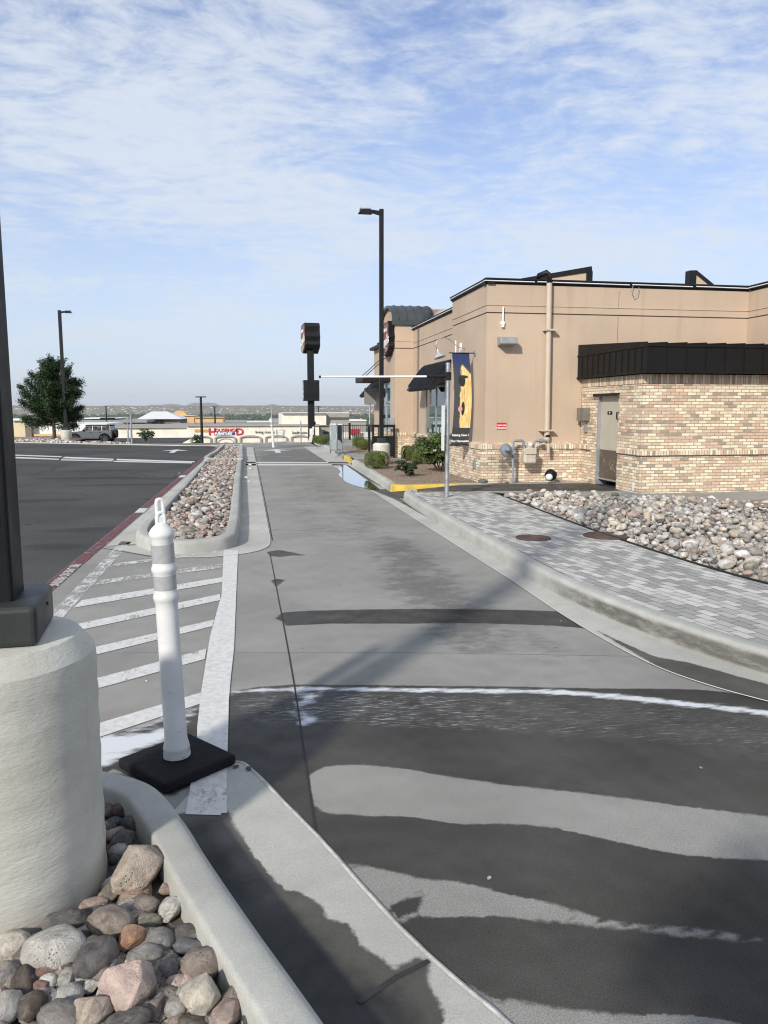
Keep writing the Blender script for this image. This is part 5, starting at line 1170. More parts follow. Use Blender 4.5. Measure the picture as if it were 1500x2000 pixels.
for i in range(5):
    x_ = TX0+.10+.255*i; w.tube([(x_, tm+(hw+.075)*math.cos(R(a)), TZ+.525*math.sin(R(a))+.012) for a in range(0, 181, 9)], .016, 6)
part('roof_rib', w, ROOFM, tr)
part('tower_reveal', MB().box(TX0-.004, TY0-.004, 3.39, TX0+.6, TY1, 3.415), STUCCO_DK); part('tower_band', MB().box(TX0-.012, TY0-.012, 3.60, TX0+.6, TY1, 3.612), STUCCO)
tw = window(B, TX0-.012, 23.45, 24.25, .80, 2.42, [], 'window'); window(B, TX0-.012, 24.3, 24.9, .80, 2.42, [], 'window')
part('window_transom', MB().box(TX0-.05, 23.5, 1.78, TX0, 24.2, 1.84).box(TX0-.05, 23.5, 1.15, TX0, 24.2, 1.19), ALU, tw)
cn_ = part('entrance_canopy', MB().box(3.56, 23.7, 2.44, TX0-.002, 25.3, 2.62), BLACK, bevel=.01)
part('canopy_rod', MB().tube([(3.68, 23.85, 2.62), (TX0, 23.95, 3.28)], .013, 6).tube([(3.68, 24.9, 2.62), (TX0, 25.0, 3.28)], .013, 6), BLACK, cn_)
part('order_box', MB().box(TX0-.13, 22.98, 1.00, TX0-.002, 23.4, 1.33), pbr('grey box', (.30, .31, .31), .5, .08), bevel=.01); part('camera_box', MB().box(TX0-.16, 24.35, 1.30, TX0-.002, 24.5, 1.42), BLACK)
w = MB().box(4.55, TY1, .8, 10, 27.5, 3.66); part('far_wall', w, STUCCO); part('far_trim', MB().box(4.40, TY1+.01, 3.66, 10, 27.6, 3.75).box(4.6, 26.6, 3.751, 5.0, 27.2, 3.9), BLACK); part('far_base', MB().box(4.48, TY1, .05, 10, 27.56, .799), BRICK)
awning(4.55, 25.9, 27.3, 2.58, 2.05, .55, 8, False)
# sign on the tower: rough-edged cabinet, lettering, oval plate
SIGNRED = pbr('sign red', (.24, .045, .035), .5, .25, 3); SIGNBROWN = pbr('sign rust', (.20, .075, .05), .45, .1, 3); OVAL = pbr('sign oval', (.42, .34, .27), .5, .08)
def badge(s):
    """jagged roadside badge outline, unit height about 1"""
    return [(x*s, z*s) for x, z in [(-.34, .50), (-.10, .47), (-.06, .53), (.16, .48), (.36, .52), (.47, .40), (.44, .22), (.52, .05), (.47, -.10), (.50, -.22), (.40, -.34), (.22, -.41), (.05, -.50), (-.18, -.46), (-.34, -.42), (-.47, -.32), (-.44, -.15), (-.51, .0), (-.46, .18), (-.50, .34)]]
def cane_sign(t, depth, s, both=False):
    """badge with its face on -x; local y runs away from the reader's left"""
    o = badge(s); part('cabinet', MB().prism([(-x, z) for x, z in o], 'X', 0, depth), BLACK, t)
    part('face', MB().prism([(-x*.93, z*.93) for x, z in o], 'X', -.006, -.001), SIGNRED, t)
    part('face_band', MB().prism([(-x, z) for x, z in [(-.42*s, .20*s), (.40*s, .24*s), (.34*s, .44*s), (-.30*s, .42*s)]], 'X', -.011, -.0061), SIGNBROWN, t)
    text('lettering', 'RAISING', .155*s, WHITE, t, (-.014, .0, .27*s), FACE_LANE, .003, .003); text('lettering', "Cane's", .40*s, WHITE, t, (-.018, 0, -.09*s), (math.pi/2, R(-9), -math.pi/2), .006, .012*s)
    part('oval_plate', MB().prism([(.02*s+.27*s*math.cos(R(a)), -.31*s+.115*s*math.sin(R(a))) for a in range(0, 360, 15)], 'X', -.016, -.0062), OVAL, t)
    text('lettering', 'CHICKEN', .085*s, BLACK, t, (-.018, .02*s, -.30*s), FACE_LANE, .002, .002); text('lettering', 'FINGERS', .085*s, BLACK, t, (-.018, .02*s, -.375*s), FACE_LANE, .002, .002)
t = thing('restaurant_sign', 'jagged red badge sign with white script, fixed on the arched tower', 'sign', (TX0-.18, 23.66, 3.70), 0, 'jagged red badge signs')
cane_sign(t, .175, 1.0); t.scale = (1, 1.34, 1.0)
# pylon sign at the end of the lane
t = thing('pylon_sign', 'tall black pylon sign with badge cabinet above a menu cabinet', 'sign', (3.2, 38.6, -.02), 0, None)
MB().box(-.16, -.16, -.5, .16, .16, 5.2).build('pole', BLACK, t, bevel=.02)
sub = bpy.data.objects.new('sign_head', None); COL.objects.link(sub); sub.parent = t; sub.location = (-.42, .25, 5.05); sub.rotation_euler.z = R(4)
MBt = MB().prism([(-x*1.5, z*1.42) for x, z in badge(1)], 'X', .08, .82); MBt.build('cabinet', BLACK, sub)
MB().prism([(-x*1.38, z*1.30) for x, z in badge(1)], 'X', .066, .079).build('sign_face', SIGNBROWN, sub)
MB().prism([(.05+.36*math.cos(R(a)), -.42+.17*math.sin(R(a))) for a in range(0, 360, 15)], 'X', .05, .0655).build('oval_plate', OVAL, sub)
text('lettering', "Cane's", .56, WHITE, sub, (.045, 0, -.1), (math.pi/2, R(-9), -math.pi/2), .006, .016); text('lettering', 'RAISING', .22, WHITE, sub, (.045, 0, .36), FACE_LANE, .006, .006)
mc = MB().box(-.37, -.40, 2.02, .39, .42, 3.03).build('menu_cabinet', BLACK, t, bevel=.012)
MB().box(-.378, -.33, 2.08, -.372, .34, 2.95).build('message_panel', pbr('dark message panel', (.05, .05, .09), .25, .1, 4), mc)
for zz, tt in ((2.72, 'BOX'), (2.47, 'COMBO'), (2.22, 'HIRING')): text('lettering', tt, .17, pbr('pale letters', (.5, .48, .62), .5), mc, (-.381, 0, zz), FACE_LANE, .001, .002)
MB().box(.161, -.07, .85, .22, .07, 1.0).build('junction_box', BLACKP, t); MB().box(-.10, -.172, .35, .1, -.162, .66).build('notice', WHITE, t)
# ------------------------------------------------------------------ things fixed to the restaurant
t = thing('notice_sign', 'small red notice sign on the stucco above the gas meter', 'sign', (5.02, YW, 1.265))
MB().box(-.10, -.012, -.066, .10, -.001, .066).build('plate', REDSIGN, t, bevel=.002)
text('lettering', 'MAIN GAS', .042, WHITE, t, (0, -.0135, .012), FACE_NEAR, .0005, .0015); text('lettering', 'EMERGENCY', .042, WHITE, t, (0, -.0135, -.042), FACE_NEAR, .0005, .0015)
t = thing('gas_meter', 'beige gas meter with grey round regulator and blue-grey pipes at the brick base', 'gas meter', (5.35, 14.58, .15))
def L(px, py, y): v = onY(px, py, y); return (v.x-5.35, v.y-14.58, v.z-.15)
MB().tube([L(1002, 943, 14.5), L(1002, 863, 14.5), L(1006, 860.5, 14.5), L(1020, 860.5, 14.5), L(1023, 864, 14.5), L(1023, 876, 14.5)], .027, 12).lathe([(.038, 0), (.038, .05)], 12, c=L(1002, 893, 14.5)).lathe([(.04, 0), (.04, .05)], 12, c=L(1002, 878, 14.5)).lathe([(.036, 0), (.036, .03)], 12, c=L(1002, 900, 14.5)).build('riser_pipe', METERGREY, t, smooth=True, auto=45)
MB().tube([L(1043, 876, 14.5), L(1043, 864, 14.5), L(1047, 861, 14.5), L(1068, 861, 14.5), L(1071, 864, 14.5), L(1071, 880, 14.5)], .026, 12).lathe([(.045, -.03), (.045, .03)], 12, c=L(1057, 861, 14.5), M=Matrix.Rotation(math.pi/2, 4, 'Y')).build('outlet_pipe', METERGREY, t, smooth=True, auto=45)
MB().tube([L(1071, 866, 14.5), L(1071, 884, 14.5)], .034, 12).build('drip_leg', BEIGEPIPE, t, smooth=True, auto=45)
rg = MB().lathe([(.01, -.07), (.06, -.065), (.10, -.03), (.135, -.012), (.135, .012), (.10, .03), (.05, .06), (.01, .065)], 32, c=L(988.5, 879, 14.42), M=Matrix.Rotation(R(78), 4, 'X') @ Matrix.Rotation(R(18), 4, 'Y')).build('regulator', METERGREY, t, smooth=True, auto=35)
MB().lathe([(.04, 0), (.04, .10), (.025, .12), (.001, .12)], 14, c=L(989, 879, 14.36), M=Matrix.Rotation(R(80), 4, 'X')).build('regulator_cap', METERGREY, rg, smooth=True, auto=35)
q = L(1033, 891, 14.46)
mbm = MB().box(q[0]-.13, q[1]-.10, q[2]-.15, q[0]+.135, q[1]+.10, q[2]+.15); me_ = mbm.build('meter_body', METERBODY, t, bevel=.05, seg=4)
MB().box(q[0]-.11, q[1]-.125, q[2]+.04, q[0]+.115, q[1]+.06, q[2]+.165).box(q[0]-.045, q[1]-.06, q[2]+.16, q[0]+.045, q[1]+.05, q[2]+.29).build('meter_index', METERBODY, me_, bevel=.012)
MB().lathe([(.032, -.01), (.032, .012)], 16, c=(q[0], q[1]-.066, q[2]+.235), M=Matrix.Rotation(math.pi/2, 4, 'X')).build('dial', WHITE, me_)
t = thing('flood_light', 'black ground flood light with a white lens lying at the brick base', 'flood light', tuple(onY(1072, 937, 14.35)))
MB().lathe([(.06, -.10), (.11, -.06), (.12, .02), (.10, .08), (.001, .09)], 16, M=Matrix.Rotation(R(-60), 4, 'X') @ Matrix.Rotation(R(-25), 4, 'Y'), c=(.04, 0, .09)).build('housing', BLACK, t, smooth=True, auto=40)
MB().lathe([(.075, -.03), (.06, .035), (.03, .055), (.001, .06)], 14, M=Matrix.Rotation(R(-290), 4, 'X'), c=(-.03, -.09, .06)).build('lens', WHITE, t, smooth=True)
# banner with its brackets, gooseneck lamp
t = thing('banner', 'tall bowed dog-portrait banner on two wall brackets beside the awning', 'banner', (XW, 15.52, 0))
BW0, BW1, BZ0, BZ1 = -.50, -.13, .86, 2.735
def ban(u, v, off=0.0): return (BW0 + (BW1-BW0)*u + .055*math.sin(math.pi*v), off - .02*math.sin(math.pi*v) + .012*math.sin(6*v+2*u), BZ0 + (BZ1-BZ0)*v)
mb = MB(); nu, nv = 16, 90
for j in range(nv+1):
    for i in range(nu+1): mb.v.append(ban(i/nu, j/nv))
mb.f = [(j*(nu+1)+i, j*(nu+1)+i+1, (j+1)*(nu+1)+i+1, (j+1)*(nu+1)+i) for j in range(nv) for i in range(nu)]
bo = mb.build('cloth', None, t, smooth=True)
uvs = np.array([(i/nu, j/nv, 0) for j in range(nv+1) for i in range(nu+1)], np.float32)
a = bo.data.attributes.new('buv', 'FLOAT_VECTOR', 'POINT'); a.data.foreach_set('vector', uvs.ravel())
m, k, b = mat_new('banner print'); uv = k.attr('buv', 'Vector'); u, v, _ = k.sep(uv)
nz = k.noise(k.mapping(uv, (5, 9, 1)), 1.0, 4, .6); fur = k.noise(k.mapping(uv, (9, 3.2, 1), (0, 0, .3)), 2.0, 5, .65, .6)
c = k.mix(k.mapr(v, .72, 1.0), (.05, .055, .06), (.012, .035, .13))
fc = k.ramp(fur, [(.25, (.30, .15, .04)), (.42, (.62, .40, .13)), (.55, (.80, .62, .28)), (.72, (.88, .80, .55))])
edge = k.math('ADD', .30, k.math('ADD', k.math('MULTIPLY', k.math('SUBTRACT', nz, .5), .35), k.math('MULTIPLY', k.math('ABSOLUTE', k.math('SUBTRACT', v, .44)), .35)))
fm = k.math('MULTIPLY', k.mapr(k.math('SUBTRACT', u, edge), -.03, .05), k.math('MULTIPLY', k.mapr(v, .185, .190), k.mapr(k.math('ADD', v, k.math('MULTIPLY', k.math('ABSOLUTE', k.math('SUBTRACT', u, .55)), .22)), .89, .86)))
c = k.mix(fm, c, fc)
def blob(cu, cv, ru, rv, s=.25):
    du = k.math('DIVIDE', k.math('SUBTRACT', u, cu), ru); dv_ = k.math('DIVIDE', k.math('SUBTRACT', v, cv), rv)
    r2 = k.math('ADD', k.math('ADD', k.math('MULTIPLY', du, du), k.math('MULTIPLY', dv_, dv_)), k.math('MULTIPLY', k.math('SUBTRACT', nz, .5), .5)); return k.mapr(r2, 1-s, 1+s, 1, 0)
c = k.mix(blob(.46, .70, .20, .062), c, (.015, .018, .02)); c = k.mix(blob(.55, .745, .28, .018), c, (.02, .022, .025)); c = k.mix(blob(.52, .40, .10, .075), c, (.02, .016, .014)); c = k.mix(blob(.36, .395, .12, .032), c, (.62, .30, .30))
c = k.mix(k.mapr(v, .190, .188), c, (.035, .037, .04))
k.put(b.inputs['Base Color'], c); b.inputs['Roughness'].default_value = .6; bo.data.materials.append(m)
for zz, tt in ((.108, 'Raising Cane I'), (.042, 'Our Namesake')):
    x_, y_, z_ = ban(.5, zz); text('lettering', tt, .062, WHITE, t, (x_, y_-.008, z_), FACE_NEAR, .0005, .0022)
MB().tube([(-.56, .0, BZ1+.005), (-.03, 0, BZ1+.005)], .011, 8).tube([(-.52, .0, BZ0-.005), (-.03, 0, BZ0-.005)], .011, 8).build('rod', BLACK, t)
MB().lathe([(.055, -.03), (.055, -.001)], 16, M=Matrix.Rotation(math.pi/2, 4, 'Y'), c=(0, 0, BZ1+.005)).build('wall_plate', GALV, t); MB().lathe([(.055, -.03), (.055, -.001)], 16, M=Matrix.Rotation(math.pi/2, 4, 'Y'), c=(0, 0, BZ0-.005)).build('wall_plate', BLACK, t)
t = thing('gooseneck_lamp', 'white gooseneck lamp bending out from the wall above the banner', 'lamp', (XW, 16.6, 2.93))
def GL(px, py, yy=16.3): v = onY(px, py, yy); return (v.x-XW, v.y-16.6, v.z-2.93)
MB().tube([GL(914, 679, 16.6), GL(905, 680), GL(897, 679), GL(889, 673), GL(881, 665), GL(872, 660), GL(862, 660), GL(854, 665), GL(851, 674), GL(853, 683)], .009, 8).build('arm', GALV, t, smooth=True)
MB().lathe([(.016, .11), (.022, .06), (.03, .03), (.115, -.055), (.128, -.085)], 28, c=tuple(Vector(GL(857, 691))), M=Matrix.Rotation(R(-14), 4, 'Y') @ Matrix.Rotation(R(-12), 4, 'X'), cap=False).build('shade', pbr('satin grey shade', (.50, .51, .52), .35, .1, 6, metal=.4), t, smooth=True)
MB().box(-.03, -.05, -.10, 0, .05, .10).build('wall_plate', WHITE, t); MB().tube([(-.02, 0, 0), (.0, 0, 0)], .02, 8).box(GL(890, 690)[0]-.012, GL(890, 690)[1], GL(890, 690)[2]-.02, GL(890, 690)[0]+.012, GL(890, 690)[1]+.02, GL(890, 665)[2]).build('bracket', WHITE, t)
# black railed enclosure and iron fence
t = thing('railed_enclosure', 'black steel railing with a solid lower panel beside the tower', 'railing', (3.98, 22.75, .14))
f = MB().box(-.28, -.02, .92, .42, .03, 1.0)
for x_ in (-.28, .36): f.box(x_, -.02, 0, x_+.055, .03, .92)
f.box(-.10, -.01, .62, -.075, .015, .92).box(.16, -.01, .62, .185, .015, .92).box(-.26, .04, .93, -.2, .9, .99).box(-.26, .85, 0, -.2, .9, .93)
f.build('frame', BLACK, t); MB().box(-.225, -.01, .05, .36, .02, .66).build('panel', BLACK, t)
t = thing('iron_fence', 'black iron picket fence around the far patio', 'fence', (0, 0, .14))
def fence(a, b, n):
    a = Vector(a); b = Vector(b); f = MB(); d = b-a
    f.tube([a+Vector((0, 0, .68)), b+Vector((0, 0, .68))], .014, 4).tube([a+Vector((0, 0, .08)), b+Vector((0, 0, .08))], .014, 4)
    for i in range(n): p = a+d*(i+.5)/n; f.tube([p+Vector((0, 0, .04)), p+Vector((0, 0, .72))], .011, 4)
    f.build('picket_panel', BLACK, t)
fence((4.3, 36.8, 0), (4.9, 36.9, 0), 7); fence((4.9, 36.9, 0), (7.2, 37.2, 0), 24); fence((4.3, 36.8, 0), (4.12, 33.6, 0), 22)
for p_ in ((4.3, 36.8), (4.9, 36.9), (4.12, 33.6), (6.2, 37.05)): MB().box(p_[0]-.05, p_[1]-.05, 0, p_[0]+.05, p_[1]+.05, .80).build('post', BLACK, t)
# ------------------------------------------------------------------ vegetation
def leaves_mesh(name, centers, normals, size, mat, aspect=.6, jitter=.8, shade=None):
    """many small pointed leaves"""
    n = len(centers); rd = RNG
    nn = normals + rd.normal(0, jitter, (n, 3)); nn /= np.linalg.norm(nn, axis=1)[:, None]
    a = np.cross(nn, rd.normal(0, 1, (n, 3))); a /= np.linalg.norm(a, axis=1)[:, None]; b = np.cross(nn, a)
    s = size*rd.uniform(.65, 1.3, n)[:, None]
    V = np.stack([centers - a*s*.5, centers + b*s*aspect*.42 + nn*s*.06, centers + a*s*.55, centers - b*s*aspect*.42 + nn*s*.06], 1).reshape(-1, 3)
    me = bpy.data.meshes.new(name); me.from_pydata(V.tolist(), [], np.arange(4*n).reshape(n, 4).tolist()); me.update()
    sh = rd.uniform(0, 1, n) if shade is None else np.clip(shade + rd.uniform(-.25, .25, n), 0, 1)
    at = me.attributes.new('shade', 'FLOAT', 'POINT'); at.data.foreach_set('value', np.repeat(sh, 4).astype(np.float32)); me.materials.append(mat); return me
def hedge_mesh(seed):
    d = RNG.normal(0, 1, (9500, 3)); d /= np.linalg.norm(d, axis=1)[:, None]; d = d[d[:, 2] > -.55]
    r = np.array([1 + .06*mnoise.noise(Vector(p)*2.2 + Vector((seed, 0, 0))) + .05*mnoise.noise(Vector(p)*7 + Vector((seed, 3, 0))) for p in d])*RNG.uniform(.90, 1.03, len(d))
    # flat-topped, slightly boxy clipped ball
    q = np.sign(d)*np.abs(d)**.78; q /= np.maximum(1e-6, np.max(np.abs(q), axis=1))[:, None]**.25
    c = q*r[:, None]*np.array([.5, .5, .5]) + np.array([0, 0, .42])
    return leaves_mesh('foliage', c, d, .038, LEAF_HEDGE, .7, .5)
def core(name, r, z, mat, parent, squash=1.0):
    bm = bmesh.new(); bmesh.ops.create_icosphere(bm, subdivisions=3, radius=r)
    for v in bm.verts: v.co *= 1+.06*mnoise.noise(v.co*6); v.co.z = v.co.z*squash + z
    me = bpy.data.meshes.new(name); bm.to_mesh(me); bm.free(); me.materials.append(mat); me.shade_smooth()
    o = bpy.data.objects.new(name, me); COL.objects.link(o); o.parent = parent; return o
SHRUB_DARK = pbr('shaded shrub inside', (.022, .024, .012), .9, .3, 30)  # for a solid dark ball that stands for the shaded inside of a shrub
HM = [hedge_mesh(i) for i in range(3)]
def hedge(px, py, wpx, hpx, label, k_, grp, zz=.14):
    p = P(px, py, zz); d = (p-Vector((0, 0, H))).length; w_ = wpx*d/F; h_ = hpx*d/F
    t = thing('clipped_shrub', label, 'shrub', (p.x, p.y + w_*.45, zz), random.uniform(0, 6), grp)
    o = bpy.data.objects.new('foliage', HM[k_ % 3]); COL.objects.link(o); o.parent = t; core('dark_core', .40, .42, SHRUB_DARK, t)
    t.scale = (w_*.98, w_*.98, h_*1.02)
G1 = 'round clipped shrubs in the planter'; G2 = 'round clipped shrubs along the far walk'
hedge(739, 916, 45, 36, 'largest bright clipped shrub at the planter kerb', 0, G1); hedge(777, 893, 28, 30, 'clipped shrub by the lamp pedestal', 1, G1); hedge(799, 900, 25, 31, 'clipped shrub second from the lamp pedestal', 2, G1); hedge(822, 907, 30, 34, 'clipped shrub half hidden by the leafy bush', 0, G1)
hedge(702, 874, 24, 22, 'upper of two clipped shrubs on the far gravel strip', 1, G2); hedge(713, 879, 28, 21, 'lower of two clipped shrubs on the far gravel strip', 2, G2); hedge(728, 876, 16, 18, 'small clipped shrub behind the traffic sign post', 0, G2)
hedge(622, 867, 20, 17, 'clipped shrub at the foot of the pylon sign', 2, G2); hedge(632, 869, 22, 16, 'front clipped shrub right of the pylon sign', 0, G2); hedge(640, 861, 17, 12, 'rear clipped shrub right of the pylon sign', 1, G2)
def bush(name, loc, w_, h_, n, leaf, mat, label, stems, seed, trunk=True):
    rd = np.random.default_rng(seed); t = thing(name, label, 'bush', loc)
    clumps = []; st = MB()
    for i in range(stems):
        a = 6.283*i/stems + rd.uniform(-.4, .4); r = w_*.5*rd.uniform(.25, .95); top = Vector((r*math.cos(a), r*math.sin(a)*.8, h_*rd.uniform(.5, .93)))
        mid = top*.5 + Vector((0, 0, h_*.05)); st.tube([(top.x*.08, top.y*.08, -.02), tuple(mid), tuple(top)], [.016*h_, .012*h_, .005*h_], 6)
        clumps += [(top, h_*rd.uniform(.16, .26)), (mid + Vector(rd.normal(0, .08*w_, 3)), h_*rd.uniform(.14, .22))]
    for i in range(stems*2):
        a = rd.uniform(0, 6.283); r = w_*.5*math.sqrt(rd.uniform(0, 1))*.9; clumps.append((Vector((r*math.cos(a), r*math.sin(a), h_*rd.uniform(.35, .85))), h_*rd.uniform(.12, .2)))
    C = []; Nn = []; Sh = []
    for c, r in clumps:
        m_ = n//len(clumps); d = rd.normal(0, 1, (m_, 3)); d /= np.linalg.norm(d, axis=1)[:, None]; d[:, 2] = np.abs(d[:, 2])*.9-.25
        C.append(np.array(c) + d*r*rd.uniform(.45, 1.1, (m_, 1))); Nn.append(d + np.array([0, 0, .5])); Sh.append(np.full(m_, rd.uniform(.2, .75)))
    C = np.concatenate(C); C[:, 2] = np.maximum(C[:, 2], .02)
    me = leaves_mesh('foliage', C, np.concatenate(Nn), leaf, mat, .75, .5, np.concatenate(Sh)); o = bpy.data.objects.new('foliage', me); COL.objects.link(o); o.parent = t
    st.build('stems', WOODDARK, t); return t
p = P(868, 922, .14); bush('leafy_bush', (p.x-.02, p.y+.25, .14), 1.25, .95, 7800, .068, LEAF_BUSH, 'tall leafy bush with bare stems below the banner', 11, 5)
p = P(803, 931, .14); bush('low_bush', (p.x, p.y+.2, .14), .58, .36, 2200, .05, LEAF_ROSE, 'low dark shrub on the open gravel of the planter', 8, 9)
p = P(259, 867, .05); bush('low_bush', (p.x, 40.6, .0), .85, .62, 1500, .07, LEAF_ROSE, 'sparse bush beyond the lot beside a thin post', 9, 12)
p = onY(390, 866, 120); bush('low_bush', (p.x-.3, 120, p.z-1.0), 1.5, 2.3, 500, .3, LEAF_ROSE, 'scrawny bush against the furniture store wall', 8, 21)
def tree(loc, w_, h_, label):
    rd = np.random.default_rng(4); t = thing('broadleaf_tree', label, 'tree', loc)
    tk = MB().tube([(0, 0, -.3), (.02, 0, .3), (.0, .02, h_*.3), (.05, 0, h_*.55)], [.11, .095, .08, .04], 10)
    ends = []
    for i in range(46):
        a = rd.uniform(0, 6.283); e = rd.uniform(.0, 1.0); zt = h_*(.16 + .82*e); prof = math.sin(math.pi*min(1, (.16+.80*e))**.85)**.6
        r = w_*.5*prof*rd.uniform(.7, 1.05)*(1 if e < .93 else .6); z0 = h_*(.14+.35*e*rd.uniform(.6, 1))
        tip = Vector((r*math.cos(a), r*math.sin(a), zt)); base = Vector((.03*math.cos(a), .03*math.sin(a), z0)); mid = base.lerp(tip, .5) + Vector((0, 0, -.06))
        tk.tube([tuple(base), tuple(mid), tuple(tip)], [.035, .02, .006], 5); ends.append((base, mid, tip))
    tk.build('trunk', WOODDARK, t)
    C = []; Nn = []; Sh = []
    for b_, m_, e_ in ends:
        for f_ in (.35, .5, .62, .72, .8, .88, .95, 1.02):
            c = b_.lerp(m_, f_*2) if f_ < .5 else m_.lerp(e_, f_*2-1); k_ = 150; d = rd.normal(0, 1, (k_, 3)); r = (.20 if f_ < .9 else .13)*rd.uniform(.8, 1.25)
            C.append(np.array(c) + d*r*np.array([.75, .75, .6])); Nn.append(np.tile([0, 0, 1.0], (k_, 1)) + d*.5); Sh.append(np.full(k_, rd.uniform(.1, .8)*(.6+.4*f_)))
    # upright wisps above the outline
    for i in range(16):
        a = rd.uniform(0, 6.283); r = w_*.33*rd.uniform(.1, 1); z1 = h_*(rd.uniform(.82, .97) if i else 1.0)
        for q_ in range(7): c = np.array([r*math.cos(a)*(1+.05*q_), r*math.sin(a), z1-.30+q_*.075]); C.append(c + rd.normal(0, .045, (14, 3))); Nn.append(np.tile([0, 0, 1.0], (14, 1))); Sh.append(np.full(14, .45))
    me = leaves_mesh('crown', np.concatenate(C), np.concatenate(Nn), .095, LEAF_TREE, .6, .6, np.concatenate(Sh)); o = bpy.data.objects.new('crown', me); COL.objects.link(o); o.parent = t
p = onY(106, 858, 43.2); tree((p.x, 43.2, .0), 3.25, 4.25, 'dark leafy tree behind the lot lamp post')
# tree island: soil mound, stones
mb = MB(); isl = [(-34, 44.2), (-11.0, 39.9), (-9.4, 39.2), (-7.4, 37.9), (-5.2, 36.7), (-3.6, 36.2), (-3.5, 36.6), (-5.2, 37.2), (-7.5, 38.6), (-8.6, 40), (-8.5, 45), (-12, 47), (-34, 54)]
struct(mb.sheet([(x, y, .02) for x, y in isl]).build('tree_island_soil', REDDIRT), 'reddish soil at the brink of the lot around the tree', 'soil')
rock_stuff('island_stones', [(x, y, .02+r*.3, r, random.choice(MIXR)) for x, y, r in scatter(420, lambda: (lambda s_: (-11.6+s_*6.2+random.uniform(-.3, .3), np.interp(-11.6+s_*6.2, [-11.6, -9.4, -7.4, -5.4], [40.3, 39.4, 38.1, 37.0])+random.uniform(0, .35 + 2.2*(s_ < .42))))(random.random()), .05, .12, .7)], 'pale stones heaped around the tree and far lamp post', 1)

